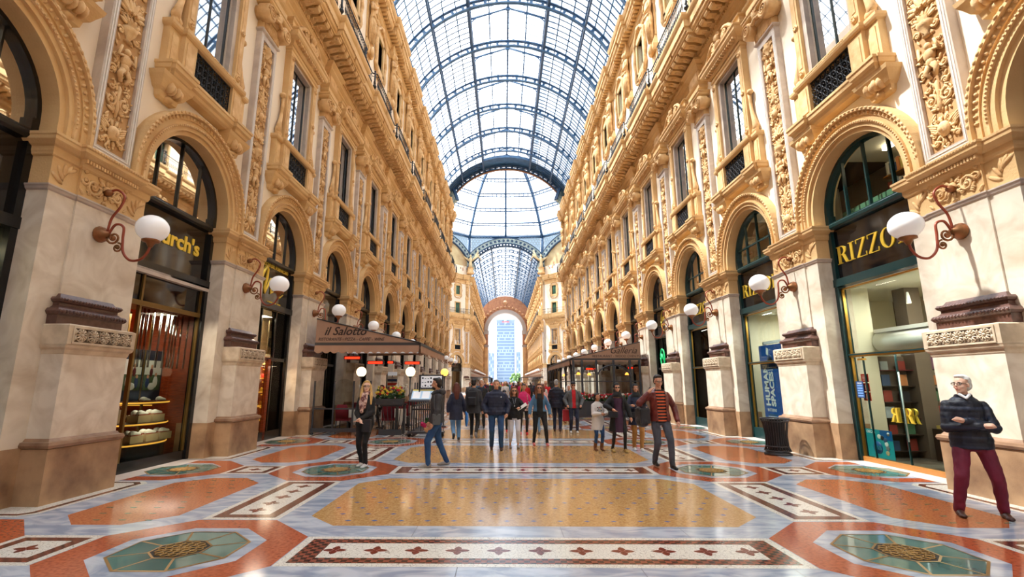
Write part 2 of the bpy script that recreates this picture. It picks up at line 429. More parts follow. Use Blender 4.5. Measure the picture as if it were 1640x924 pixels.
def frieze_scroll(mb, s0, s1, z0, z1, n, mat):
    """acanthus frieze on a front face"""
    c = (s0+s1)/2; h = z1-z0; zc = (z0+z1)/2; w = (s1-s0)/2
    mb.ell((c, n+.02, zc+.03), (.075, .055, .09), mat, 8, 6)
    for q in range(8):
        a = 2*pi*q/8; leaf(mb, c+cos(a)*.06, zc+.03+sin(a)*.07, n+.015, a, .12, .06, mat)
    if w > .3:
        for sg in (1, -1):
            spiral(mb, (c+sg*w*.5, zc), h*.3, n+.015, 1.6, sg, mat, .026, start=pi)
            spiral(mb, (c+sg*w*.83, zc+h*.12), h*.17, n+.015, 1.2, -sg, mat, .02)
            for q in range(22): x = (q*.37) % 1; zq = (q*.618) % 1; leaf(mb, c+sg*w*(.12+.86*x), z0+.02+h*.9*zq, n+.01, pi/2-sg*.9*(1 if q % 2 else -1), .1, .04, mat)
            spiral(mb, (c+sg*w*.28, zc-h*.2), h*.14, n+.015, 1.1, -sg, mat, .018)

def scallops(mb, s0, s1, zc, n, mat, k, r=.095):
    for i in range(k):
        c = s0+(s1-s0)*(i+.5)/k
        for q in range(11):
            a = 2*pi*q/11; leaf(mb, c+cos(a)*.02, zc+sin(a)*.02, n+.004, a, r*.82, .026, mat)
        mb.ell((c, n+.01, zc), (.024, .03, .024), mat, 6, 4)
        mb.tube([(c+cos(a)*r, n, zc+sin(a)*r) for a in [2*pi*q/14 for q in range(15)]], .009, mat, 4)
        for sg in (1, -1):
            for q in (-1, 1): leaf(mb, c+(s1-s0)/k*.5*sg, zc, n+.004, q*pi/2, .09, .03, mat)

def pier_parts(detail=True):
    """list of (name, MB); pier centred on x=0"""
    out = []
    def new(n): m = MB(); out.append((n, m)); return m
    hp, hj = .66, .97
    m = new('plinth')
    m.box(-hj, hj, -.55, .15+.02, 0, .78, 'plinth_stone')
    m.box(-hp, hp, -.5, .55, 0, .76, 'plinth_stone')
    m = new('plinth_moulding')
    m.mold(-hp, hp, -.5, .55, [(-.03, .76), (.02, .77), (.035, .81), (.02, .85), (-.02, .86), (-.05, .9)], 'brownish')
    m = new('pedestal')
    m.box(-hj+.01, hj-.01, -.55, .15, .78, 4.57, 'pier_stone')
    m.box(-.6, .6, -.5, .49, .88, 2.17, 'pier_stone')
    m.mold(-.6, .6, -.5, .49, [(0, 2.1), (.01, 2.12), (.02, 2.17), (.05, 2.2), (.06, 2.24), (.045, 2.245)], 'band_stone')
    m = new('pedestal_frieze')
    m.mold(-.62, .62, -.5, .52, [(0, 2.235), (.035, 2.245), (.035, 2.53), (0.0, 2.55)], 'band_stone')
    m.box(-.56, .56, .5, .557, 2.285, 2.49, 'band_dark')
    if detail: scallops(m, -.54, .54, 2.39, .56, 'band_stone', 5)
    for z0, z1 in ((2.26, 2.285), (2.49, 2.515)): m.box(-.58, .58, .5, .57, z0, z1, 'band_stone')
    for sg in (1, -1): m.box(sg*.57-.015, sg*.57+.015, .5, .57, 2.26, 2.515, 'band_stone')
    m = new('base_moulding')
    m.mold(-.5, .5, -.5, .19, [(.12, 2.54), (.12, 2.69), (.14, 2.70), (.165, 2.74), (.14, 2.79), (.1, 2.80), (.06, 2.84), (.06, 2.88), (.09, 2.9), (.11, 2.935), (.09, 2.97), (.03, 2.98), (.0, 3.03)], 'brown_granite')
    if detail:
        for z, o, r in ((2.745, .16, .035), (2.935, .105, .024)):
            k = 22
            for i in range(k):
                s = -.5-o+(1+2*o)*(i+.5)/k
                m.ell((s, .19+o, z), (.022, r*.7, r), 'brown_granite', 5, 4)
    m = new('shaft')
    m.box(-.5, .5, -.5, .18, 3.0, 4.57, 'pier_stone')
    m = new('necking')
    pr = [(.0, 4.53), (.02, 4.55), (.03, 4.58), (.045, 4.6), (.045, 4.62), (.01, 4.63)]
    m.mold(-.5, .5, -.5, .18, pr, 'marble_frame'); m.mold(-hj, hj, -.55, .15, pr, 'marble_frame')
    m = new('capital_frieze')
    m.box(-.49, .49, -.5, .17, 4.6, 5.15, 'ochre'); m.box(-hj+.01, hj-.01, -.55, .13, 4.6, 5.15, 'ochre')
    if detail:
        frieze_scroll(m, -.49, .49, 4.63, 5.1, .17, 'ochre_relief')
        for sg in (1, -1):
            for q in range(5): leaf(m, sg*.74, 4.7+.05*q, .135, pi/2+(q-2)*.5, .26, .07, 'ochre_relief')
    m = new('capital_cornice')
    pr = [(.0, 5.08), (.03, 5.1), (.04, 5.13), (.05, 5.15), (.05, 5.22), (.1, 5.24), (.15, 5.28), (.17, 5.3), (.17, 5.35), (.19, 5.37), (.19, 5.41), (.0, 5.44)]
    m.mold(-.5, .5, -.5, .18, pr, 'ochre'); m.mold(-hj, hj, -.55, .13, [(o*.8, z) for o, z in pr], 'ochre')
    if detail:
        for i in range(20):
            s = -.56+1.12*(i+.5)/20; m.box(s-.018, s+.018, .2, .285, 5.165, 5.22, 'ochre_relief')
        for i in range(24):
            s = -.66+1.32*(i+.5)/24; m.ell((s, .365, 5.385), (.02, .02, .024), 'ochre_relief', 5, 4)
    # upper pilaster
    m = new('panel_frame')
    z0, z1 = 5.42, 11.5
    m.box(-.45, -.31, -.1, .16, z0, z1, 'marble_frame'); m.box(.31, .45, -.1, .16, z0, z1, 'marble_frame')
    m.box(-.31, .31, -.1, .16, z0, z0+.2, 'marble_frame'); m.box(-.31, .31, -.1, .16, z1-.2, z1, 'marble_frame')
    for a in (.355, .405):
        for sg in (1, -1): m.box(sg*a-.008, sg*a+.008, .1, .172, z0+.14, z1-.14, 'white_line')
        m.box(-a, a, .1, .172, z0+.2-(a-.31)-.008, z0+.2-(a-.31)+.008, 'white_line')
    m = new('relief_panel')
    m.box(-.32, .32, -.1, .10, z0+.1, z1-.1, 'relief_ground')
    if detail: relief(m, .3, z0+.24, z1-.24, .10, 'ochre_relief', 2)
    else:
        z = z0+.3
        while z < z1-.4:
            m.ell((0, .12, z), (.16, .06, .13), 'ochre_relief', 6, 4)
            for sg in (1, -1): spiral(m, (sg*.17, z+.25), .1, .12, 1, sg, 'ochre_relief', .025, 6)
            z += .5
    m = new('capital')
    m.mold(-.45, .45, -.1, .16, [(0, 11.48), (.05, 11.52), (.06, 11.56), (.0, 11.58)], 'marble_frame')
    m.box(-.44, .44, -.1, .2, 11.55, 12.1, 'ochre')
    if detail:
        for i in range(14):
            s = -.42+.84*(i+.5)/14; m.box(s-.016, s+.016, .19, .225, 11.6, 11.95, 'ochre_relief')
    m.mold(-.42, .42, -.1, .22, [(0, 12.0), (.06, 12.05), (.09, 12.12), (.06, 12.2), (.04, 12.26)], 'ochre')
    for sg in (1, -1):
        m.lathe([(.0, .42), (.13, .42), (.24, .40), (.25, .36), (.25, .12), (.2, .1), (.2, -.05), (.0, -.05)], (sg*.47, 0, 12.02), 'ochre_relief', 18, 'Y')
        spiral(m, (sg*.47, 12.02), .21, .43, 2, sg, 'ochre_relief', .026)
        m.tube([(sg*.3, .34, 12.12), (sg*.15, .38, 12.05), (0, .4, 12.1)], [.07, .055, .05], 'ochre_relief', 7)
    m.ell((0, .36, 12.2), (.13, .1, .16), 'ochre_relief', 8, 6)
    for q in range(5): leaf(m, 0, 12.2, .42, pi/2+(q-2)*.45, .2, .07, 'ochre_relief')
    m.mold(-.5, .5, -.1, .28, [(0, 12.26), (.1, 12.3), (.14, 12.34), (.14, 12.4), (.17, 12.42), (.17, 12.46), (.0, 12.48)], 'ochre')
    m = new('entablature_block')
    m.mold(-.5, .5, -.1, .3, [(0, 12.46), (0, 12.62), (.03, 12.64), (.03, 12.78), (.08, 12.84), (.11, 12.9), (0, 12.92)], 'ochre')
    m.box(-.47, .47, -.1, .28, 12.9, 13.5, 'ochre'); m.box(-.36, .36, .2, .3, 13.0, 13.42, 'ochre_relief')
    m.mold(-.5, .5, -.1, .3, [(0, 13.42), (.05, 13.48), (.1, 13.55), (.1, 13.62), (.2, 13.72), (.2, 13.8)], 'ochre')
    return out

RI, RO = 1.47, 1.86           # archivolt
ZS = 5.66                     # springing centre
def archivolt(detail=True):
    m = MB(); c = (0, ZS)
    def legs(r0, r1, n0, n1, mat):
        for sg in (1, -1): m.box(min(sg*r0, sg*r1), max(sg*r0, sg*r1), n0, n1, 5.4, ZS, mat)
    seg = 32 if detail else 18
    for r0, r1, n1, mat in ((RI, 1.56, .16, 'ochre'), (1.56, 1.6, .20, 'ochre_relief'), (1.6, 1.70, .15, 'ochre'), (1.70, 1.80, .18, 'ochre'), (1.80, RO, .25, 'ochre')):
        m.arc_band(c, r0, r1, -.05, n1, mat, seg=seg); legs(r0, r1, -.05, n1, mat)
    m.arc_band(c, RI-.1, RI, -.45, .10, 'ochre', seg=seg); legs(RI-.1, RI, -.45, .10, 'ochre')
    if detail:
        k = 74
        for i in range(k+1):
            a = pi*i/k; m.ell((cos(a)*1.58, .205, ZS+sin(a)*1.58), (.02, .018, .02), 'ochre_relief', 5, 4)
        k = 46
        for i in range(k):
            a = pi*(i+.5)/k
            m.ell((cos(a)*1.75, .185, ZS+sin(a)*1.75), (.042, .03, .03), 'ochre_relief', 6, 4, rot=Matrix.Rotation(-a, 3, 'Y'))
            m.ell((cos(a)*1.835, .245, ZS+sin(a)*1.835), (.03, .03, .045), 'ochre_relief', 6, 4, rot=Matrix.Rotation(-a, 3, 'Y'))
    return m

def wall_bay(top=22.0):
    """plaster wall of one bay with the arch, the tall window and the attic windows left open"""
    m = MB(); h = L/2; n0, n1 = -.5, 0.0; R = RI
    m.box(-h, -R, n0, n1, 5.3, 7.75, 'plaster'); m.box(R, h, n0, n1, 5.3, 7.75, 'plaster')
    k = 20; pts = [(R*cos(pi*i/k), ZS+R*sin(pi*i/k)) for i in range(k+1)]
    for i in range(k):
        a, b = pts[i], pts[i+1]
        m.prism([(a[0], a[1]), (b[0], b[1]), (b[0], 7.75), (a[0], 7.75)], 'Y', n0, n1, 'plaster')
    def row(z0, z1, hw):
        m.box(-h, -hw, n0, n1, z0, z1, 'plaster'); m.box(hw, h, n0, n1, z0, z1, 'plaster')
    def full(z0, z1): m.box(-h, h, n0, n1, z0, z1, 'plaster')
    row(7.75, 12.05, .66); full(12.05, 15.2); row(15.2, 17.2, .55); full(17.2, 18.85); row(18.85, 20.6, .5); full(20.6, top)
    m.box(-.66, .66, n0, n0+.2, 7.75, 9.1, 'plaster')
    return m

def grille(mb, s0, s1, z0, z1, n, mat, r=.011):
    k = max(2, int((s1-s0)/.17))
    for i in range(k):
        c = s0+(s1-s0)*(i+.5)/k; w = (s1-s0)/k
        mb.box(c-w/2-.006, c-w/2+.006, n-.01, n+.01, z0, z1, mat)
        rows = 4
        for q in range(rows):
            zc = z0+(z1-z0)*(q+.5)/rows; h = (z1-z0)/rows
            pts = [(c+cos(t*2*pi/8)*w*.36, n, zc+sin(t*2*pi/8)*h*.42) for t in range(9)]
            mb.tube(pts, r, mat, 4)
            mb.ell((c, n, zc), (.022, .02, .022), mat, 5, 4)
            mb.box(c-w/2, c+w/2, n-.006, n+.006, zc+h/2-.006, zc+h/2+.006, mat)
    mb.box(s0, s1, n-.015, n+.015, z0-.01, z0+.02, mat); mb.box(s0, s1, n-.015, n+.015, z1-.02, z1+.01, mat)

def window_parts(detail=True, sash='steel_sash', pane='window_glass', cur='curtain'):
    out = []
    def new(n): m = MB(); out.append((n, m)); return m
    m = new('ledge')
    pr = [(-.06, 7.76), (.0, 7.8), (.02, 7.86), (.07, 7.9), (.08, 7.98), (.1, 8.0), (.1, 8.06), (.0, 8.07)]
    m.mold(-1.42, 1.42, -.05, .26, pr, 'ochre'); 
    for sg in (1, -1): m.mold(sg*1.12-.27, sg*1.12+.27, -.05, .34, pr, 'ochre')
    for sg in (1, -1):
        c = new('corbel')
        c.mold(sg*1.16-.2, sg*1.16+.2, -.05, .06, [(0, 7.3), (.05, 7.34), (.07, 7.45), (.13, 7.5), (.18, 7.6), (.24, 7.7), (.26, 7.78)], 'ochre')
        if detail:
            for q in range(4): c.ell((sg*1.16-.15+.1*q, .2+.03*(q % 2), 7.55), (.05, .12, .13), 'ochre_relief', 6, 5)
            c.ell((sg*1.16, .12, 7.36), (.1, .09, .07), 'ochre_relief', 7, 5)
    for sg in (1, -1):
        p = new('pedestal')
        a, b = (.70, 1.1) if sg > 0 else (-1.1, -.70)
        p.box(a, b, -.05, .26, 8.06, 8.92, 'ochre'); p.box(a+.07, b-.07, .2, .275, 8.18, 8.8, 'ochre_relief')
        a, b = (1.1, 1.42) if sg > 0 else (-1.42, -1.1)
        p.box(a, b, -.05, .16, 8.06, 8.92, 'ochre'); p.box(a+.07, b-.07, .1, .175, 8.18, 8.8, 'ochre_relief')
    m = new('sill')
    pr = [(0, 8.9), (.04, 8.93), (.06, 8.98), (.06, 9.05), (.0, 9.08)]
    m.mold(-1.1, 1.1, -.05, .27, pr, 'ochre'); m.mold(-1.42, 1.42, -.05, .17, pr, 'ochre')
    if detail:
        for i in range(30):
            s = -.7+1.4*(i+.5)/30; m.ell((s, .33, 9.02), (.018, .018, .02), 'ochre_relief', 5, 4)
    g = new('balcony_grille')
    g.box(-.7, .7, -.02, .02, 8.06, 8.9, 'void')
    if detail: grille(g, -.7, .7, 8.1, 8.88, .18, 'iron')
    else: grille(g, -.7, .7, 8.1, 8.88, .18, 'iron', .016)
    m = new('surround')
    for sg in (1, -1):
        a, b = (.66, .80) if sg > 0 else (-.80, -.66)
        m.box(a, b, -.45, .12, 9.05, 12.1, 'marble_frame')
        a, b = (.80, 1.05) if sg > 0 else (-1.05, -.80)
        m.box(a, b, -.05, .2, 9.06, 12.09, 'ochre')
        m.box(a+.07, b-.07, .18, .212, 9.45, 11.9, 'ochre_relief')
        c = sg*.925
        for z in (9.3, 10.6, 11.95):
            m.lathe([(0, .24), (.05, .235), (.09, .225), (.095, .19)], (c, 0, z), 'ochre_relief', 12, 'Y')
            for q in range(6): m.ell((c+cos(q*pi/3)*.05, .24, z+sin(q*pi/3)*.05), .02, 'ochre_relief', 5, 4)
        # side scroll
        pts = [(sg*1.22, .1, 9.12), (sg*1.27, .1, 9.3), (sg*1.2, .1, 9.55), (sg*1.12, .1, 9.9), (sg*1.1, .1, 10.25), (sg*1.1, .1, 10.45)]
        m.tube(pts, [.09, .1, .07, .05, .05, .06], 'ochre_relief', 7)
        m.ell((sg*1.15, .1, 10.5), (.09, .1, .09), 'ochre_relief', 8, 6); m.ell((sg*1.22, .1, 9.17), (.13, .1, .12), 'ochre_relief', 8, 6)
    m.box(-.80, .80, -.45, .115, 12.0, 12.14, 'marble_frame'); m.box(-1.04, 1.04, -.44, .09, 12.15, 12.32, 'ochre')
    m.mold(-1.05, 1.05, -.05, .2, [(0, 12.1), (0, 12.2), (.03, 12.22), (.03, 12.3), (.0, 12.31), (0, 12.42)], 'ochre')
    m = new('pediment')
    m.mold(-1.08, 1.08, -.05, .24, [(0, 12.36), (.04, 12.4), (.06, 12.46), (.06, 12.5), (.2, 12.56), (.24, 12.62), (.24, 12.72), (.28, 12.75), (.28, 12.8), (.0, 12.82)], 'ochre')
    if detail:
        for i in range(17):
            s = -1.1+2.2*(i+.5)/17; m.box(s-.035, s+.035, .24, .42, 12.47, 12.55, 'ochre_relief')
    for sg in (1, -1):
        m.mold(sg*1.18-.17, sg*1.18+.17, -.05, .3, [(0, 12.8), (.02, 12.86), (0, 12.9), (0, 13.02), (.05, 13.06), (.05, 13.12), (0, 13.13)], 'ochre')
        pts = [(sg*(1.0-t*.66), .33, 12.95+.42*sin(t*pi*.55)) for t in [i/8 for i in range(9)]]
        m.tube(pts, [.07]*9, 'ochre_relief', 6)
        spiral(m, (sg*.42, 13.2), .17, .34, 1.4, sg, 'ochre_relief', .04)
        spiral(m, (sg*.75, 12.97), .13, .34, 1.3, -sg, 'ochre_relief', .035)
        for q in range(3): leaf(m, sg*.2, 12.9, .36, pi/2-sg*(.3+.4*q), .42, .12, 'ochre_relief')
    m.prism([(-1.0, 12.8), (1.0, 12.8), (.85, 13.1), (.3, 13.42), (-.3, 13.42), (-.85, 13.1)], 'Y', -.05, .26, 'ochre')
    m.ell((0, .38, 13.28), (.12, .12, .17), 'ochre_relief', 9, 7); m.ell((0, .36, 13.05), (.2, .12, .16), 'ochre_relief', 9, 6)
    for q in range(6): m.ell((cos(pi*q/5)*.13, .36, 13.36+sin(pi*q/5)*.13), .05, 'ochre_relief', 6, 4)
    w = new('sash')
    for a, b in ((-.66, -.63), (.63, .66)): w.box(a, b, -.1, -.05, 9.08, 12.02, sash)
    w.box(-.63, .63, -.1, -.05, 9.08, 9.13, sash); w.box(-.63, .63, -.1, -.05, 11.98, 12.02, sash)
    w.box(-.014, .014, -.09, -.05, 9.1, 12.0, sash)
    p = MB(); p.add([(-.64, -.08, 9.1), (.64, -.08, 9.1), (.64, -.08, 12.0), (-.64, -.08, 12.0)], [(0,1,2,3)], pane); out.append(('pane', p))
    if cur:
        c = new('curtain')
        for i in range(13):
            s = .6-.1*i
            c.tube([(s, -.16, 9.1), (s, -.16, 12.0)], .055, cur, 6)
    b = new('room_back'); b.box(-.9, .9, -.9, -.85, 9.0, 12.1, 'window_dark')
    return out

def attic_window(detail=True):
    out = []
    m = MB(); out.append(('surround', m))
    for sg in (1, -1):
        a, b = (.5, .72) if sg > 0 else (-.72, -.5); m.box(a, b, -.3, .1, 18.7, 20.75, 'ochre')
        pts = [(sg*.72, .1, 18.3), (sg*.95, .1, 18.7), (sg*.82, .1, 19.1), (sg*1.02, .1, 19.7), (sg*.84, .1, 20.3), (sg*.93, .1, 20.75), (sg*.55, .1, 21.05), (sg*.3, .1, 21.3), (0, .1, 21.38)]
        m.tube(pts, .1, 'ochre_relief', 6)
    m.box(-.72, .72, -.3, .1, 18.5, 18.86, 'ochre'); m.box(-.72, .72, -.3, .1, 20.6, 20.95, 'ochre')
    m.tube([(-.72, .1, 18.3), (-.3, .1, 18.1), (0, .1, 18.2), (.3, .1, 18.1), (.72, .1, 18.3)], .09, 'ochre_relief', 6)
    m.ell((0, .14, 21.3), (.2, .12, .18), 'ochre_relief', 8, 5)
    # lower door opening behind the balcony
    for sg in (1, -1):
        a, b = (.55, .75) if sg > 0 else (-.75, -.55); m.box(a, b, -.3, .1, 15.1, 17.3, 'ochre')
    m.box(-.75, .75, -.3, .1, 17.2, 17.4, 'ochre')
    s = MB(); out.append(('sash', s))
    for z0, z1, w in ((18.86, 20.6, .5), (15.1, 17.2, .55)):
        s.box(-w, -w+.06, -.25, -.19, z0, z1, 'green_sash'); s.box(w-.06, w, -.25, -.19, z0, z1, 'green_sash')
        s.box(-.03, .03, -.25, -.18, z0, z1, 'green_sash'); s.box(-w, w, -.25, -.19, z1-.06, z1, 'green_sash'); s.box(-w, w, -.25, -.19, z0, z0+.06, 'green_sash')
    p = MB(); out.append(('pane', p))
    p.box(-.5, .5, -.23, -.22, 18.86, 20.6, 'glass_green'); p.box(-.55, .55, -.23, -.22, 15.1, 17.2, 'glass_green')
    return out

def entablature_bay(detail=True):
    """main cornice carrying the balcony: frieze, modillions, corona with a projection on each pier (x = +-L/2)"""
    m = MB(); h = L/2
    m.mold(-h, h, -.1, .06, [(0, 12.9), (.0, 13.4), (.03, 13.44), (.06, 13.5), (.1, 13.55), (.1, 13.62), (.2, 13.72), (.2, 13.8)], 'ochre', ends=False)
    m.mold(-h, h, -.1, .06, [(.2, 13.78), (.24, 13.84), (.26, 13.96), (.3, 13.98), (.3, 14.04)], 'ochre', ends=False)
    def slab(s0, s1, n, cap=True):
        m.box(s0, s1, -.1, n-.12, 14.2, 14.32, 'ochre')
        m.mold(s0, s1, -.1, n, [(-.12, 14.26), (-.06, 14.3), (-.05, 14.42), (-.0, 14.46), (0.0, 14.72), (.05, 14.78), (.09, 14.86), (.1, 14.95), (.0, 14.96)], 'ochre', ends=cap)
        k = max(1, round((s1-s0)/.39))
        for i in range(k):
            c = s0+(s1-s0)*(i+.5)/k; w = (s1-s0)/k
            m.prism([(.2, 13.98), (.45, 13.96), (n-.5, 14.02), (n-.26, 14.02), (n-.16, 14.1), (n-.16, 14.22), (.2, 14.22)], 'X', c-w*.32, c+w*.32, 'ochre')
            if detail:
                m.tube([(c-w*.33, n-.25, 14.09), (c+w*.33, n-.25, 14.09)], .07, 'ochre_relief', 7)
                m.ell((c, n-.5, 14.02), (.06, .14, .05), 'ochre_relief', 6, 4)
                m.ell((c+w*.5, n-.45, 14.19), (.05, .05, .03), 'ochre_relief', 6, 4)
        if detail:
            kk = int((s1-s0)/.085)
            for i in range(kk):
                c = s0+(s1-s0)*(i+.5)/kk; m.ell((c, n-.01, 14.44), (.028, .025, .032), 'ochre_relief', 5, 4)
    slab(-.78, .78, .95, False)
    slab(-h, -.78, 1.14); slab(.78, h, 1.14)
    for sg in (1, -1):   # egg moulding under the modillions
        pass
    k = 40
    if detail:
        for i in range(k):
            c = -h+L*(i+.5)/k; m.box(c-.035, c+.035, .1, .35, 13.84, 13.93, 'ochre_relief')
    return m

def railing_bay():
    m = MB(); h = L/2; z0, z1 = 14.98, 15.9
    def run(a, b):
        (xa, ya), (xb, yb) = a, b; ln = sqrt((xb-xa)**2+(yb-ya)**2); k = max(1, int(ln/.16))
        for z, r in ((z1, .03), (z0+.06, .018), (z1-.16, .014)): m.tube([(xa, ya, z), (xb, yb, z)], r, 'iron', 5)
        for i in range(k):
            t = (i+.5)/k; x, y = xa+(xb-xa)*t, ya+(yb-ya)*t
            m.tube([(x, y, z0), (x, y, z1)], .011, 'iron', 4)
            dx, dy = (xb-xa)/ln, (yb-ya)/ln
            pts = [(x+dx*cos(q)*.06, y+dy*cos(q)*.06, z0+.4+sin(q)*.13) for q in [i2*pi/4 for i2 in range(9)]]
            m.tube(pts, .011, 'iron', 4)
    run((-.74, .86), (.74, .86))
    for sg in (1, -1):
        run((sg*.74, .86), (sg*.86, 1.08)); run((sg*.86, 1.08), (sg*h, 1.08))
        m.tube([(sg*.8, .98, z0), (sg*.8, .98, z1+.08)], .04, 'iron', 6); m.ell((sg*.8, .98, z0+.25), .1, 'iron', 7, 5); m.ell((sg*.8, .98, z1+.1), .05, 'iron', 7, 5)
    return m

def top_cornice_bay(detail=True):
    m = MB(); h = L/2
    m.box(-h, h, -.1, .05, 21.2, 21.75, 'ochre')
    m.mold(-h, h, -.1, .05, [(0, 21.1), (.05, 21.15), (.05, 21.2)], 'ochre', False)
    m.mold(-h, h, -.1, .08, [(0, 21.6), (.05, 21.66), (.08, 21.8), (.16, 21.84)], 'ochre', False)
    def slab(s0, s1, n, cap):
        m.mold(s0, s1, -.1, n, [(-.2, 22.05), (-.12, 22.12), (-.1, 22.3), (-.03, 22.34), (-.03, 22.55), (.03, 22.6), (.08, 22.72), (.1, 22.85), (0, 22.86)], 'ochre', cap)
        k = max(1, round((s1-s0)/.3))
        for i in range(k):
            c = s0+(s1-s0)*(i+.5)/k; m.box(c-.08, c+.08, .1, n-.22, 21.88, 22.08, 'ochre')
            if detail: m.ell((c+.15, n-.05, 22.33), (.06, .05, .05), 'ochre_relief', 6, 4)
    m.box(-h, h, -.1, .5, 22.0, 22.1, 'ochre')
    slab(-.78, .78, .66, False); slab(-h, -.78, .85, True); slab(.78, h, .85, True)
    return m

def wall_top():
    m = MB(); m.box(-L/2, L/2, -.6, -.15, 22.0, 24.9, 'plaster'); m.box(-L/2, L/2, -.6, .1, 22.4, 22.7, 'ochre'); return m

def attic_pilaster():
    m = MB()
    m.mold(-.34, .34, -.1, .1, [(.05, 15.0), (.05, 15.4), (0, 15.45), (0, 18.0)], 'ochre')
    m.mold(-.34, .34, -.1, .2, [(0, 18.0), (.05, 18.1), (.08, 18.3), (.02, 18.5), (-.1, 18.9)], 'ochre')
    m.box(-.3, .3, -.1, .09, 18.9, 21.2, 'ochre')
    m.mold(-.36, .36, -.1, .25, [(0, 21.1), (.1, 21.25), (.1, 21.4), (.05, 21.45), (.05, 21.8), (.1, 21.9)], 'ochre')
    m.ell((0, .3, 18.2), (.2, .12, .3), 'ochre_relief', 8, 6)
    return m

def caryatid():
    m = MB(); o = 'ochre_relief'
    m.ell((0, .34, 21.3), (.13, .15, .17), o, 10, 8)                      # head leaning forward
    m.ell((0, .28, 21.38), (.17, .16, .14), o, 10, 8); m.ell((0, .2, 21.3), (.14, .12, .2), o, 8, 6)
    m.ell((0, .46, 21.28), (.025, .03, .04), o, 5, 4)
    m.tube([(0, .3, 21.2), (0, .26, 21.0)], [.08, .1], o, 8)
    m.loft([[(cos(a)*rx, cy+sin(a)*ry, z) for a in [2*pi*k/12 for k in range(12)]] for z, cy, rx, ry in
        ((20.98, .26, .16, .1), (20.9, .26, .28, .14), (20.7, .29, .26, .18), (20.4, .28, .2, .16), (20.2, .26, .24, .18), (19.9, .25, .29, .2), (19.4, .25, .24, .18), (19.0, .22, .19, .15), (18.7, .2, .14, .12), (18.3, .18, .1, .1))], o, True, True)
    m.tube([(.27, .26, 20.88), (.36, .3, 20.5), (.2, .46, 20.55), (.02, .5, 20.8)], [.08, .065, .055, .04], o, 8)     # arm to the chin
    m.tube([(-.27, .26, 20.88), (-.37, .3, 20.5), (-.15, .47, 20.3), (.1, .48, 20.35)], [.08, .065, .055, .04], o, 8)
    for i in range(9):
        a = pi*(.08+.84*i/8); m.tube([(cos(a)*.26, .24+sin(a)*.17, 20.1), (cos(a)*.27, .25+sin(a)*.19, 19.5), (cos(a)*.17, .2+sin(a)*.14, 18.6)], [.03, .035, .02], o, 5)
    m.tube([(-.25, .36, 20.1), (0, .48, 20.0), (.25, .36, 20.12)], [.05, .06, .05], o, 6)
    return m

def arch_window(kind='black', bars=3, cross=False, sign=True, z_tr=5.4, z_sign=4.05, inner=True):
    """glazed arch head + sign band + shop-front frame, set back in the arch; returns parts"""
    fm = {'black': 'shop_black', 'green': 'shop_green'}[kind]; R = RI-.1; n = -.28
    # the opening narrows to 1.37 at the jambs
    out = []
    m = MB(); out.append(('frame', m))
    m.arc_band((0, ZS), R-.07, R, n-.08, n+.1, fm, seg=26)
    for sg in (1, -1):
        a, b = (R-.12, R) if sg > 0 else (-R, -R+.12); m.box(a, b, n-.08, n+.1, 0, ZS, fm)
    m.box(-R, R, n-.08, n+.1, z_tr-.08, z_tr+.06, fm); m.mold(-R, R, n-.05, n+.1, [(0, z_tr-.1), (.04, z_tr-.06), (.05, z_tr), (0, z_tr+.04)], fm, False)
    m.box(-R, R, n-.08, n+.12, z_sign-.14, z_sign+.04, fm)
    for i in range(bars):
        s = -R+2*R*(i+1)/(bars+1); h = sqrt(max(0, (R-.06)**2-s*s)); m.box(s-.018, s+.018, n-.03, n+.04, z_tr, ZS+h, fm)
    if cross: m.box(-R+.1, R-.1, n-.02, n+.04, z_tr+.62, z_tr+.66, fm)
    g = MB(); out.append(('arch_pane', g))
    k = 18; g.poly([(R*cos(pi*i/k), n, ZS+R*sin(pi*i/k)) for i in range(k+1)]+[(-R, n, z_tr), (R, n, z_tr)], 'window_glass' if kind == 'black' else 'shop_glass')
    if sign:
        s = MB(); out.append(('sign_board', s)); s.box(-R+.1, R-.1, n-.06, n+.02, z_sign, z_tr-.05, 'sign_black')
    return out
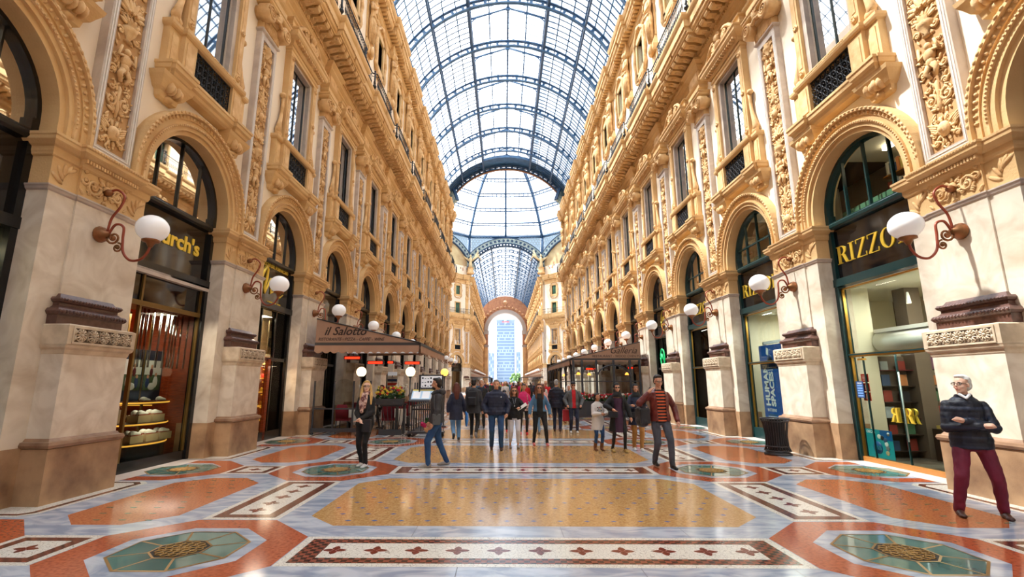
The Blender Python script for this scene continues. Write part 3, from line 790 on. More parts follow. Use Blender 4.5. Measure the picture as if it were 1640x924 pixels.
# ------------------------------------------------------------------ floor
def build_floor():
    m = MB(); Z = [0, .0008, .0016, .0024, .0032]
    m.poly([(-22, -32, 0), (22, -32, 0), (22, YE+.6, 0), (-22, YE+.6, 0)], 'f_grey')
    def rect(x0, x1, y0, y1, l, mat): m.poly([(x0, y0, Z[l]), (x1, y0, Z[l]), (x1, y1, Z[l]), (x0, y1, Z[l])], mat)
    def octa(cx, cy, hx, hy, c, l, mat, xmax=None):
        p = [(cx-hx, cy-hy+c), (cx-hx+c, cy-hy), (cx+hx-c, cy-hy), (cx+hx, cy-hy+c), (cx+hx, cy+hy-c), (cx+hx-c, cy+hy), (cx-hx+c, cy+hy), (cx-hx, cy+hy-c)]
        if xmax: p = [(max(-xmax, min(xmax, a)), b) for a, b in p]
        m.poly([(a, b, Z[l]) for a, b in p], mat)
    def cross(x, y, s, l):
        for k in range(4):
            a = k*pi/2+pi/4*0
            d = (cos(a), sin(a)); e = (-d[1], d[0])
            m.poly([(x, y, Z[l]), (x+d[0]*s*.38+e[0]*s*.34, y+d[1]*s*.38+e[1]*s*.34, Z[l]), (x+d[0]*s*.8+e[0]*s*.2, y+d[1]*s*.8+e[1]*s*.2, Z[l]), (x+d[0]*s, y+d[1]*s, Z[l]), (x+d[0]*s*.8-e[0]*s*.2, y+d[1]*s*.8-e[1]*s*.2, Z[l]), (x+d[0]*s*.38-e[0]*s*.34, y+d[1]*s*.38-e[1]*s*.34, Z[l])], 'f_cross')
    rc0 = P0 - L/2 - .02        # row centre that matches the first white panel (y = 5.33)
    r = -6
    while True:
        y = rc0 + r*L
        if y > YE - 1: break
        near = r < 9
        for sg in (1, -1):
            X = lambda v: sg*v
            octa(X(3.69), y, 1.14, 1.09, .65, 1, 'f_orange')
            octa(X(3.69), y, .74, .74, .43, 2, 'f_grey')
            octa(X(6.89), y, 1.14, 1.09, .65, 1, 'f_orange', 7.62)
            octa(X(6.89), y, .74, .74, .43, 2, 'f_grey', 7.62)
            a, b = sorted((X(4.84), X(5.75)))
            rect(a, b, y-.455, y+.455, 1, 'f_white'); rect(a+.08, b-.08, y-.375, y+.375, 2, 'f_band'); rect(a+.2, b-.2, y-.255, y+.255, 3, 'f_white'); cross(X(5.3), y, .13, 4)
            a, b = sorted((X(3.2), X(4.17))); yc = y+L/2
            rect(a, b, yc-1.2, yc+1.2, 1, 'f_white'); rect(a+.08, b-.08, yc-1.12, yc+1.12, 2, 'f_band'); rect(a+.22, b-.22, yc-.98, yc+.98, 3, 'f_white')
            for q in range(5): cross(X(3.685), yc-.76+.38*q, .13, 4)
            octa(X(5.3), yc, .73, 1.46, .43, 1, 'f_red')
            if near:
                for i in range(4):
                    for q in range(9):
                        xx = X(5.3)-.5+.33*i+(.16 if q % 2 else 0); yy = yc-1.25+.31*q
                        if abs(xx-X(5.3)) < .62 and abs(xx-X(5.3))+abs(yy-yc) < 1.75: m.poly([(xx-.045, yy-.018, Z[2]), (xx+.045, yy-.018, Z[2]), (xx+.045, yy+.018, Z[2]), (xx-.045, yy+.018, Z[2])], 'f_green')
            # white strip round the pier foot
            a, b = sorted((X(6.46), X(7.62)))
            p = [(6.46, yc-.98), (6.62, yc-1.14), (7.62, yc-1.14), (7.62, yc+1.14), (6.62, yc+1.14), (6.46, yc+.98)]
            m.poly([(sg*u, v, Z[2]) for u, v in p], 'f_white')
            p = [(6.54, yc-.94), (6.66, yc-1.07), (7.6, yc-1.07), (7.6, yc+1.07), (6.66, yc+1.07), (6.54, yc+.94)]
            m.poly([(sg*u, v, Z[3]) for u, v in p], 'f_band')
            p = [(6.63, yc-.9), (6.72, yc-1.0), (7.6, yc-1.0), (7.6, yc+1.0), (6.72, yc+1.0), (6.63, yc+.9)]
            m.poly([(sg*u, v, Z[4]) for u, v in p], 'f_white')
            a, b = sorted((X(7.12), X(7.7))); rect(a, b, y-1.36, y+1.36, 3, 'f_step')
        rect(-2.54, 2.54, y-.442, y+.442, 1, 'f_white'); rect(-2.45, 2.45, y-.36, y+.36, 2, 'f_band'); rect(-2.22, 2.22, y-.22, y+.22, 3, 'f_white')
        for q in range(11): cross(-2.1+.42*q, y, .125, 4)
        yc = y+L/2
        octa(0, yc, 2.85, 1.46, .43, 1, 'f_yellow')
        if near:
            for i in range(17):
                for q in range(9):
                    xx = -2.64+.33*i+(.165 if q % 2 else 0); yy = yc-1.24+.31*q
                    if abs(xx) < 2.7 and abs(xx)+abs(yy-yc) < 3.7:
                        m.poly([(xx-.045, yy, Z[2]), (xx, yy-.03, Z[2]), (xx+.045, yy, Z[2]), (xx, yy+.03, Z[2])], 'f_blue')
        # joints between the grey slabs
        for sg in (1, -1):
            for q in (-1.4, .3, 1.7): rect(q-.004, q+.004, y+sg*.442, y+sg*.86, 1, 'f_joint') if sg > 0 else rect(q+.6-.004, q+.6+.004, y-.86, y-.442, 1, 'f_joint')
        r += 1
    m.build('floor', kind='structure')
build_floor()

def floor_panel_mesh():
    root = []
    def ring(h, c): return [(h, -c), (h, c), (c, h), (-c, h), (-h, c), (-h, -c), (-c, -h), (c, -h)]
    fr = MB(); o = ring(.6, .25); i2 = ring(.575, .24); z = .004
    for k in range(8):
        a, b = o[k], o[(k+1) % 8]; c, d = i2[(k+1) % 8], i2[k]
        fr.add([(*a, z), (*b, z), (*c, z+.002), (*d, z+.002)], [(0,1,2,3)], 'grille_brass')
    g = MB(); gi = ring(.27, .11)
    for k in range(8):
        a, b = i2[k], i2[(k+1) % 8]; c, d = gi[(k+1) % 8], gi[k]
        g.add([(*a, z-.001), (*b, z-.001), (*c, z-.001), (*d, z-.001)], [(0,1,2,3)], 'f_glass')
        u = Vector((a[0]-d[0], a[1]-d[1])); w = Vector((-u.y, u.x)).normalized()*.012
        fr.add([(a[0]-w.x, a[1]-w.y, z+.001), (a[0]+w.x, a[1]+w.y, z+.001), (d[0]+w.x, d[1]+w.y, z+.001), (d[0]-w.x, d[1]-w.y, z+.001)], [(0,1,2,3)], 'grille_brass')
    gr = MB(); gr.add([(*p, z) for p in ring(.27, .11)], [tuple(range(8))], 'grille_dark')
    o, i3 = ring(.27, .11), ring(.25, .10)
    for k in range(8):
        gr.add([(*o[k], z+.003), (*o[(k+1) % 8], z+.003), (*i3[(k+1) % 8], z+.003), (*i3[k], z+.003)], [(0,1,2,3)], 'grille_brass')
    for (r, n) in ((.05, 6), (.12, 10), (.19, 14)):
        for k in range(n):
            a = 2*pi*k/n; pts = [(cos(a)*r+cos(t)*.038, sin(a)*r+sin(t)*.038, z+.003) for t in [q*pi/4 for q in range(9)]]
            gr.tube(pts, .0075, 'grille_brass', 4)
    return fr.mesh('frame'), g.mesh('glass_panes'), gr.mesh('grille')
_fp = floor_panel_mesh()
def floor_panels():
    rc0 = P0 - L/2 - .02
    for r in range(0, NB):
        y = rc0 + r*L
        for side, sg in (('left', -1), ('right', 1)):
            for row, x in (('inner', 3.69), ('wall', 6.74)):
                root = empty('floor_light', (sg*x, y, 0), label=f'octagonal green glass floor light with round brass grille, {side} {row} row, {nth(r)}', cat='floor light', group='octagonal glass lights in the floor')
                for n, d in zip(('frame', 'glass_panes', 'grille'), _fp):
                    link(n, d, root)
floor_panels()

# ------------------------------------------------------------------ facades
_cache = {}
def parts_meshes(key, fn):
    if key not in _cache: _cache[key] = [(n, m.mesh(n)) for n, m in fn()]
    return _cache[key]
def put(name, key, fn, M, **kw):
    root = empty(name, **kw); root.matrix_world = M
    for n, d in parts_meshes(key, fn): link(n, d, root)
    return root
def put1(name, key, fn, M, **kw):
    if key not in _cache: _cache[key] = fn().mesh(name)
    o = link(name, _cache[key], **kw); o.matrix_world = M
    return o

# wall lamp
def lamp_parts():
    out = []
    b = MB(); out.append(('bracket', b)); o = 'old_bronze'
    b.lathe([(0, .18), (.13, .18), (.14, .21), (.11, .24), (.12, .27), (.06, .31), (.05, .36), (0, .37)], (0, 0, 4.13), o, 16, 'Y')
    b.lathe([(0, .18), (.07, .18), (.06, .26), (.03, .3), (0, .31)], (0, 0, 4.87), o, 12, 'Y')
    def curve(ps, r, mat, n=7, seg=8):
        pts = []
        P = [Vector((0, *p)) for p in ps]; P = [P[0]*2-P[1]] + P + [P[-1]*2-P[-2]]
        for i in range(1, len(P)-2):
            for k in range(seg):
                t = k/seg; a, c, d, e = P[i-1], P[i], P[i+1], P[i+2]
                pts.append(.5*((2*c)+(d-a)*t+(2*a-5*c+4*d-e)*t*t+(3*c-a-3*d+e)*t**3))
        pts.append(P[-2]); b.tube(pts, r, mat, n)
    curve([(.22, 4.87), (.38, 4.92), (.52, 4.8), (.48, 4.62), (.36, 4.42), (.32, 4.18)], .02, 'copper_pipe')
    curve([(.34, 4.13), (.44, 4.3), (.58, 4.26), (.6, 4.05), (.64, 3.82), (.78, 3.68), (.95, 3.7), (1.05, 3.82), (1.08, 3.95)], .021, 'copper_pipe')
    def sp(c, r, t, sg, th, st): 
        k = int(12*t); b.tube([(0, c[0]+cos(st+sg*2*pi*t*i/k)*r*(1-.8*i/k), c[1]+sin(st+sg*2*pi*t*i/k)*r*(1-.8*i/k)) for i in range(k+1)], th, o, 6)
        b.ell((0, *c), (.035, r*.35, r*.35), o, 8, 6)
    sp((.44, 4.07), .11, 1.5, 1, .018, pi); sp((.53, 3.9), .085, 1.5, -1, .016, pi/2)
    b.lathe([(.03, 3.9), (.05, 3.94), (.07, 3.98), (.13, 4.0), (.13, 4.03), (.1, 4.05)], (0, 1.08, 0), o, 14)
    g = MB(); out.append(('globe', g)); g.ell((0, 1.08, 4.23), (.245, .245, .225), 'opal', 24, 16)
    return out

def nave_side(side):
    F = left if side == 'left' else right
    wb = wall_bay().mesh('wall'); eb = entablature_bay().mesh('main_cornice'); tb = top_cornice_bay().mesh('top_cornice'); wt = wall_top().mesh('parapet')
    av = archivolt().mesh('arch_moulding'); rb = railing_bay().mesh('balcony_railing')
    wall = empty('wall_'+side, kind='structure')
    trim = empty('trim_1' if side == 'left' else 'trim_2', kind='structure')
    rail = empty('balcony_railing', label=f'black iron balcony railing running along the {side} facade above the cornice', cat='railing')
    for j in range(-1, NB):
        M = F(B0+L*j)
        for n, d, p in (('wall_panel', wb, wall), ('parapet', wt, wall), ('main_cornice', eb, trim), ('top_cornice', tb, trim), ('arch_moulding', av, trim), ('railing_run', rb, rail)):
            o = link(n, d, p); o.matrix_world = M
        bay = f'{side} wall, bay {nth(j+1)}'
        sash = 'steel_sash' if side == 'left' else 'green_sash'
        if j < 0 and False: continue
        put(f'window_{(j+2) + (0 if side == "left" else 40)}', 'win'+side, lambda: window_parts(sash=sash, pane='window_glass' if side == 'left' else 'window_glass_r', cur='curtain' if side == 'left' else 'curtain_green'), M, kind='structure')
        put(f'window_{(j+22) + (0 if side == "left" else 40)}', 'attic', attic_window, M, kind='structure')
    for k in range(-1, NB+1):
        M = F(P0+L*k)
        if k >= 0:
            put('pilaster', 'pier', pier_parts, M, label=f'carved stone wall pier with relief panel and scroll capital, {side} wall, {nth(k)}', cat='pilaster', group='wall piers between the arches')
            put('wall_lamp', 'lamp', lamp_parts, M, label=f'white globe wall lamp on a scrolled copper bracket, {side} wall, {nth(k)}', cat='wall lamp', group='globe lamps on the piers')
            put1('statue', 'cary', caryatid, M, label=f'stone figure leaning on the attic above the balcony, {side} wall, {nth(k)}', cat='statue', group='stone figures on the attic')
        else:
            put('pilaster', 'pier', pier_parts, M, label=f'carved stone wall pier just outside the picture, {side} wall beside the camera', cat='pilaster', group='wall piers between the arches')
        put1('attic_pier', 'attp', attic_pilaster, M, kind='structure')
nave_side('left'); nave_side('right')
for side, F in (('left', left), ('right', right)):
    for i in range(NF):
        put('wall_lamp', 'lamp', lamp_parts, F(YF+L*(i+(0 if side == 'right' else 1))), label=f'small distant white globe wall lamp beyond the dome, {side} wall, {nth(i)}', cat='wall lamp', group='globe lamps in the far arm')

# merged bay for the far arm, the octagon and the stretch behind the camera
def far_bay_mesh():
    m = MB()
    for x in (wall_bay(), archivolt(False), entablature_bay(False), top_cornice_bay(False), wall_top(), railing_bay()): m.merge(x)
    for n, x in window_parts(False, cur='curtain'): m.merge(x)
    for n, x in attic_window(False): m.merge(x)
    for n, x in arch_window('black', 3): m.merge(x)
    T = Matrix.Translation((-L/2, 0, 0))
    for n, x in pier_parts(False): m.merge(x, T)
    m.merge(attic_pilaster(), T); m.merge(caryatid(), T)
    m.box(-RI, RI, -3, -.3, .0, .05, 'shop_floor'); m.box(-L/2, L/2, -3.1, -3, 0, 7, 'shop_wall_warm')
    return m
_fb = far_bay_mesh().mesh('facade_bay')
def far_run(name, placer, ys):
    root = empty(name, kind='structure')
    for y in ys:
        o = link('facade_bay', _fb, root); o.matrix_world = placer(y)
far_run('wall_far_left', left, [YF+L*(i+.5) for i in range(NF)])
far_run('wall_far_right', right, [YF+L*(i+.5) for i in range(NF)])
far_run('wall_near_left', left, [B0+L*j for j in range(-6, -1)])
far_run('wall_near_right', right, [B0+L*j for j in range(-6, -1)])
def diag(sx, sy):
    """bays on the diagonal faces of the octagon"""
    x0, y0 = sx*(W+.1), YC+sy*(OCT+.0)
    d = Vector((sx, -sy, 0)).normalized()          # along the face, away from the arm
    nrm = Vector((-sx, -sy, 0)).normalized()       # towards the centre
    for i in range(3):
        c = Vector((x0, y0, 0)) + d*(.55+L*(i+.5))
        ax = d if d.cross(nrm).z > 0 else -d       # right handed frame
        M = Matrix(((ax.x, nrm.x, 0, c.x), (ax.y, nrm.y, 0, c.y), (0, 0, 1, 0), (0, 0, 0, 1)))
        yield M
root = empty('wall_octagon', kind='structure')
for sx in (1, -1):
    for sy in (1, -1):
        for M in diag(sx, sy):
            o = link('facade_bay', _fb, root); o.matrix_world = M
for sx in (1, -1):
    b = MB(); b.box(-8, 8, 0, .5, 0, 24, 'plaster'); o = b.build('side_arm_wall', root); o.matrix_world = Matrix.Translation((sx*(OCT+8), YC, 0)) @ Matrix.Rotation(pi/2, 4, 'Z')
b = MB(); b.box(-7.6, 7.6, -28, -27.5, 0, 20, 'plaster'); b.build('wall_back', kind='structure')

# ------------------------------------------------------------------ roof
CZ, CR = 21.05, 8.3
def arc_pt(r, a): return (cos(a)*r, CZ+sin(a)*r)
A0 = math.acos(7.62/8.5)
def rib_mesh():
    m = MB(); k = 44
    for r, h in ((CR, .08), (CR+.46, .08)):
        m.arc_band((0, CZ), r-h/2, r+h/2+.02, -.12, .12, 'steel', A0, pi-A0, k)
    for i in range(k+1):
        if i % 2: continue
        a = A0+(pi-2*A0)*i/k; x, z = arc_pt(CR, a); x2, z2 = arc_pt(CR+.42, a)
        d = .10/CR
        p = [arc_pt(CR, a-d), arc_pt(CR+.46, a-d), arc_pt(CR+.46, a+d), arc_pt(CR, a+d)]
        m.prism(p, 'Y', -.04, .04, 'steel')
        for sg in (1, -1):
            for rr in (CR+.05, CR+.37):
                q = arc_pt(rr, a+sg*.012); m.ell((q[0], 0, q[1]), (.07, .04, .05), 'steel', 6, 4)
    return m.mesh('roof_rib')
_rib = rib_mesh()
XL = 3.0                                   # lantern half width
def zarc(x, r=CR+.42): return CZ+sqrt(r*r-x*x)
def roof(y0, y1, name, ys, fine=True):
    root = empty(name, kind='structure')
    g = MB(); s = MB(); n = 12
    aL = math.acos(XL/(CR+.45))
    for lo, hi in ((A0, aL), (pi-aL, pi-A0)):
        for i in range(n):
            a, b = lo+(hi-lo)*i/n, lo+(hi-lo)*(i+1)/n
            p, q = arc_pt(CR+.47, a), arc_pt(CR+.47, b)
            g.add([(p[0], y0, p[1]), (q[0], y0, q[1]), (q[0], y1, q[1]), (p[0], y1, p[1])], [(0,1,2,3)], 'roof_glass', True)
    zl = zarc(XL)+.75; zr = zl+1.05
    for sg in (1, -1):
        g.add([(sg*XL, y0, zarc(XL)+.1), (sg*XL, y1, zarc(XL)+.1), (sg*XL, y1, zl), (sg*XL, y0, zl)], [(0,1,2,3)], 'roof_glass')
        g.add([(sg*XL, y0, zl), (0, y0, zr), (0, y1, zr), (sg*XL, y1, zl)], [(0,1,2,3)], 'roof_glass')
        for zz in (zarc(XL)-.2, zarc(XL)+.1, zl): s.box(sg*XL-.11, sg*XL+.11, y0, y1, zz-.06, zz+.06, 'steel_dark')
        for f in (.5,): s.box(sg*XL*f-.045, sg*XL*f+.045, y0, y1, zl+.52-.03, zl+.52+.03, 'steel')
        # lattice purlin
        px = 5.62
        for zz in (zarc(px, CR+.02), zarc(px)+.02): s.box(sg*px-.07, sg*px+.07, y0, y1, zz-.06, zz+.06, 'steel_dark')
        kk = int((y1-y0)/.58)
        for i in range(kk):
            ya = y0+(y1-y0)*i/kk; yb = y0+(y1-y0)*(i+1)/kk
            s.tube([(sg*px, ya, zarc(px, CR+.02)), (sg*px, yb, zarc(px))], .02, 'steel_dark', 4); s.tube([(sg*px, yb, zarc(px, CR+.02)), (sg*px, ya, zarc(px))], .02, 'steel_dark', 4)
        for px2 in (3.9, 4.8, 6.3, 6.9, 7.4): s.box(sg*px2-.04, sg*px2+.04, y0, y1, zarc(px2, CR+.45)-.03, zarc(px2, CR+.45)+.03, 'steel')
    s.box(-.07, .07, y0, y1, zr-.1, zr+.02, 'steel_dark')
    kk = int(round((y1-y0)/(L/8)))
    for i in range(kk+1):
        y = y0+(y1-y0)*i/kk
        for lo, hi in ((A0, aL), (pi-aL, pi-A0)):
            s.tube([(arc_pt(CR+.45, lo+(hi-lo)*q/8)[0], y, arc_pt(CR+.45, lo+(hi-lo)*q/8)[1]) for q in range(9)], .05, 'steel_dark', 4)
        for sg in (1, -1): s.tube([(sg*XL, y, zl), (0, y, zr)], .028, 'steel_dark', 4)
    o = link('glazing', g.mesh('glazing'), root); o = link('glazing_bars', s.mesh('glazing_bars'), root)
    # lantern trusses in the middle of every bay
    t = MB()
    for y in ys:
        t.box(-.16, .16, y-.07, y+.07, zr-.28, zr-.03, 'steel')
        for sg in (1, -1):
            t.tube([(sg*XL, y, zl-.05), (0, y, zr-.1)], .07, 'steel', 5)
            c = [(sg*(XL-.05-.0*q), y, zarc(XL)+.0) for q in range(1)]
            pts = [(sg*(XL-1.7*(1-cos(q*pi/16))), y, zarc(XL)+.05+ (zl+.35-zarc(XL))*sin(q*pi/16)) for q in range(9)]
            t.tube(pts, .045, 'steel', 5)
            for q in (2, 4, 6): t.tube([pts[q], (sg*(XL-.18*q), y, zl-.05+1.05*(.18*q)/XL)], .018, 'steel', 4)
            for q in range(3): t.tube([(sg*(XL-.3-.25*q)+cos(w)*.1, y, zl-.12-.0*q+.09*q+sin(w)*.1) for w in [v*pi/4 for v in range(9)]], .014, 'steel', 4)
    link('lantern_trusses', t.mesh('lantern_trusses'), root)
    return root
roof(-28, YN+.6, 'ceiling', [P0+L*(k+.5) for k in range(-5, NB)])
roof(YF-.4, YE, 'ceiling_far', [YF+L*(k+.5) for k in range(NF)], False)
for k in range(-6, NB):
    if k >= 1:
        o = link('roof_rib', _rib, label=f'blue pierced iron arch rib of the glass roof, {nth(k-1)}', cat='roof rib', group='iron arch ribs of the near roof')
    else:
        o = link('roof_rib', _rib, label=f'blue pierced iron arch rib above and behind the camera, {ORD[-k]} one back', cat='roof rib', group='iron ribs above the camera')
    o.location = (0, P0+L*k+.0, 0)
for k in range(1, NF):
    o = link('roof_rib', _rib, label=f'blue iron arch rib of the far glass roof beyond the dome, {nth(k-1)}', cat='roof rib', group='iron arch ribs of the far roof')
    o.location = (0, YF+L*k, 0)

# arches closing the two arms
def end_arch(y0, y1):
    m = MB()
    m.arc_band((0, CZ), CR-.05, CR+.05, y0, y1, 'steel', A0, pi-A0, 48)
    m.arc_band((0, CZ), CR+.75, CR+.85, y0, y1, 'steel', A0, pi-A0, 48)
    for y in (y0, y1-.1):
        m.arc_band((0, CZ), CR-.12, CR+.08, y, y+.12, 'steel_dark', A0, pi-A0, 48); m.arc_band((0, CZ), CR+.62, CR+.9, y, y+.12, 'steel_dark', A0, pi-A0, 48)
        for i in range(31):
            a = A0+(pi-2*A0)*i/30; d = .018; m.prism([arc_pt(CR, a-d), arc_pt(CR+.7, a-d), arc_pt(CR+.7, a+d), arc_pt(CR, a+d)], 'Y', y+.02, y+.1, 'steel')
    return m
m = MB()
m.arc_band((0, CZ), CR-.14, CR-.02, YN+.2, YN+.5, 'old_bronze', A0, pi-A0, 48); m.arc_band((0, CZ), CR-.04, CR+.08, YN+.1, YN+.5, 'steel_dark', A0, pi-A0, 48); m.arc_band((0, CZ), CR+.5, CR+.62, YN+.1, YN+.5, 'steel_dark', A0, pi-A0, 48)
for i in range(27):
    a = A0+(pi-2*A0)*i/26; d = .016; m.prism([arc_pt(CR, a-d), arc_pt(CR+.55, a-d), arc_pt(CR+.55, a+d), arc_pt(CR, a+d)], 'Y', YN+.2, YN+.4, 'steel_dark')
m.arc_band((0, CZ), CR+.58, CR+.66, YN-1.9, YN+.5, 'steel', A0, pi-A0, 48); m.arc_band((0, CZ), CR+.5, CR+.8, YN-2.0, YN-1.8, 'steel', A0, pi-A0, 48)
m.build('trim_3', kind='structure')
m = end_arch(YF-.3, YF+.5)
m.build('trim_4', kind='structure')

# ------------------------------------------------------------------ dome
def dome():
    root = empty('ceiling_dome', kind='structure', loc=(0, 0, 0))
    prof = [(19.6, 31.25), (18.1, 33.8), (16.2, 36.3), (14.0, 38.6), (11.2, 40.6), (8.3, 41.9), (4.5, 42.8), (.6, 43.2)]
    def pt(i, k, f=1.0):        # k in 0..16 (vertices of the octagon at even k)
        r, z = prof[i]; a = pi/8 + k*pi/8
        r2 = r*f*(1 if k % 2 == 0 else cos(pi/8)+.02)
        return (cos(a)*r2, YC+sin(a)*r2, z)
    g = MB(); s = MB()
    for i in range(len(prof)-1):
        for k in range(16):
            g.add([pt(i, k, 1.005), pt(i, k+1, 1.005), pt(i+1, k+1, 1.005), pt(i+1, k, 1.005)], [(0,1,2,3)], 'roof_glass')
            for q in range(1, 3):
                t = q/3
                a = Vector(pt(i, k)).lerp(Vector(pt(i+1, k)), t); b = Vector(pt(i, k+1)).lerp(Vector(pt(i+1, k+1)), t); s.tube([a, b], .03, 'steel', 4)
            for q in range(1, 5):
                t = q/5
                a = Vector(pt(i, k)).lerp(Vector(pt(i, k+1)), t); b = Vector(pt(i+1, k)).lerp(Vector(pt(i+1, k+1)), t); s.tube([a, b], .015, 'steel', 4)
    r_ = MB()
    for k in range(16):
        w = .3 if k % 2 == 0 else .2
        for dz in ((0, -.55) if k % 2 == 0 else (0,)): r_.tube([Vector(pt(i, k))+Vector((0, 0, dz)) for i in range(len(prof))], w if k % 2 else .2, 'steel', 4)
        if k % 2 == 0:
            for i in range(len(prof)-1):
                for t in (0, .25, .5, .75):
                    a = Vector(pt(i, k)).lerp(Vector(pt(i+1, k)), t); r_.tube([a, a+Vector((0, 0, -.55))], .06, 'steel', 4)
    for i in range(1, len(prof)-1):
        for k in range(16):
            a, b = Vector(pt(i, k, .995)), Vector(pt(i, k+1, .995)); dn = Vector((0, 0, -.6))
            r_.tube([a, b], .13, 'steel', 4); r_.tube([a+dn, b+dn], .1, 'steel', 4)
            for q in range(7):
                c = a.lerp(b, q/6); r_.tube([c, c+dn], .07, 'steel', 4)
    for k in range(16):
        a, b = Vector(pt(0, k)), Vector(pt(0, k+1)); r_.tube([a, b], .3, 'steel', 4); r_.tube([a+Vector((0, 0, .5)), b+Vector((0, 0, .5))], .12, 'steel', 4)
    for k in range(0, 16, 2):
        a = Vector(pt(0, k)); r_.tube([a, Vector((a.x*1.0, a.y, 25.0))], .3, 'steel', 6)
    link('glazing', g.mesh('glazing'), root); link('glazing_bars', s.mesh('glazing_bars'), root); link('ribs', r_.mesh('ribs'), root)
dome()

def octagon_upper():
    """eight arch fields under the dome ring"""
    root = empty('trim_5', kind='structure')
    side = 2*OCT*math.tan(pi/8); h = side/2
    op = MB(); r = CR+.1
    # spandrel: everything between the arch and the ring, pierced lattice of rings
    R1 = min(h-.05, 8.55)
    c = (0, CZ+.2)
    op.arc_band(c, r+.1, r+1.3, -.1, .25, 'dome_arch', .35, pi-.35, 40)
    op.arc_band(c, r+.05, r+.2, -.15, .35, 'steel_dark', .35, pi-.35, 40); op.arc_band(c, r+1.2, r+1.35, -.15, .35, 'steel_dark', .35, pi-.35, 40)
    for i in range(24):
        a = .45+(pi-.9)*i/23; x, z = cos(a)*(r+.7), CZ+.2+sin(a)*(r+.7)
        if abs(x) < h:
            op.lathe([(0, .25), (.22, .25), (.26, .3), (.2, .32), (.16, .27), (0, .27)], (x, 0, z), 'steel_dark', 10, 'Y')
    lat = MB()
    z = 24.6
    row = 0
    while z < 31.2:
        x = -h+.3+(.3 if row % 2 else 0)
        while x < h-.2:
            if (x*x+(z-c[1])**2) > (r+1.6)**2:
                lat.tube([(x+cos(w)*.26, .0, z+sin(w)*.26) for w in [v*pi/4 for v in range(9)]], .035, 'dome_lattice', 4)
            x += .6
        z += .52; row += 1
    k = 24
    # pale glass behind the lattice
    pts = [(c[0]+cos(pi-.35-(pi-.7)*i/k)*(r+1.3), c[1]+sin(pi-.35-(pi-.7)*i/k)*(r+1.3)) for i in range(k+1)]
    pts = [p for p in pts if abs(p[0]) < h]
    lat.add([(x, -.1, z) for x, z in pts] + [(x, -.1, 31.3) for x, z in pts], [(i, i+1, len(pts)+i+1, len(pts)+i) for i in range(len(pts)-1)], 'lattice_glass')
    a1, l1 = op.mesh('arch_band'), lat.mesh('lattice')
    mural = MB()
    mural.arc_band(c, 0.02, r+.1, -.2, -.1, 'mural', .0, pi, 30)
    random.seed(3)
    for i in range(34):
        x = random.uniform(-6.5, 6.5); w = random.uniform(.07, .18); mural.ell((x, -.1, 23.6+random.random()*1.8), (w, .03, w*random.uniform(1.2, 2.6)), ('mural_dark', 'mural_blue', 'mural_red')[i % 3], 8, 6)
    mu = mural.mesh('mural')
    for q in range(8):
        a = pi/2+q*pi/4
        nrm = Vector((-cos(a), -sin(a), 0)); pos = Vector((0, YC, 0)) - nrm*(OCT+.05)
        ax = nrm.cross(Vector((0, 0, 1))); ax = ax if ax.cross(nrm).z > 0 else -ax
        M = Matrix(((ax.x, nrm.x, 0, pos.x), (ax.y, nrm.y, 0, pos.y), (0, 0, 1, 0), (0, 0, 0, 1)))
        for n, d in (('arch_band', a1), ('lattice', l1)):
            o = link(n, d, root); o.matrix_world = M
        if q % 2:
            o = link('mural', mu, root); o.matrix_world = M
        # corner pieces of cornice that carry the angels
        va = a+pi/8; R_ = OCT/cos(pi/8)
        x, y = cos(va)*(R_-.3), YC+sin(va)*(R_-.3)
        if y > YC:
            sg = 'left' if x < 0 else 'right'; far = y > YC+10
            if far:
                e = MB()
                e.lathe([(.7, 23.2), (.8, 23.5), (.6, 23.6), (.55, 24.4), (.7, 24.5)], (0, 0, 0), 'ochre_relief', 8)
                e.lathe([(.4, 24.4), (.34, 25.2), (.26, 25.9), (.36, 26.3), (.16, 26.75)], (0, 0, 0), 'eagle_stone', 10); e.ell((0, -.05, 27.0), (.2, .24, .25), 'eagle_stone', 8, 6)
                for s2 in (1, -1):
                    for w in range(7):
                        t = w/6; e.tube([(s2*.25, .1, 26.0), (s2*(.9+.12*w), .1, 26.7+.05*w), (s2*(1.5+.12*w), .12, 28.3-.42*w)], [.2, .17, .06], 'eagle_stone', 5)
                o = e.build('winged_statue', label=f'pale stone winged figure at the foot of the dome, {sg} side of the far arch', cat='statue')
                o.location = (x*.97, y-.5, 0)
octagon_upper()

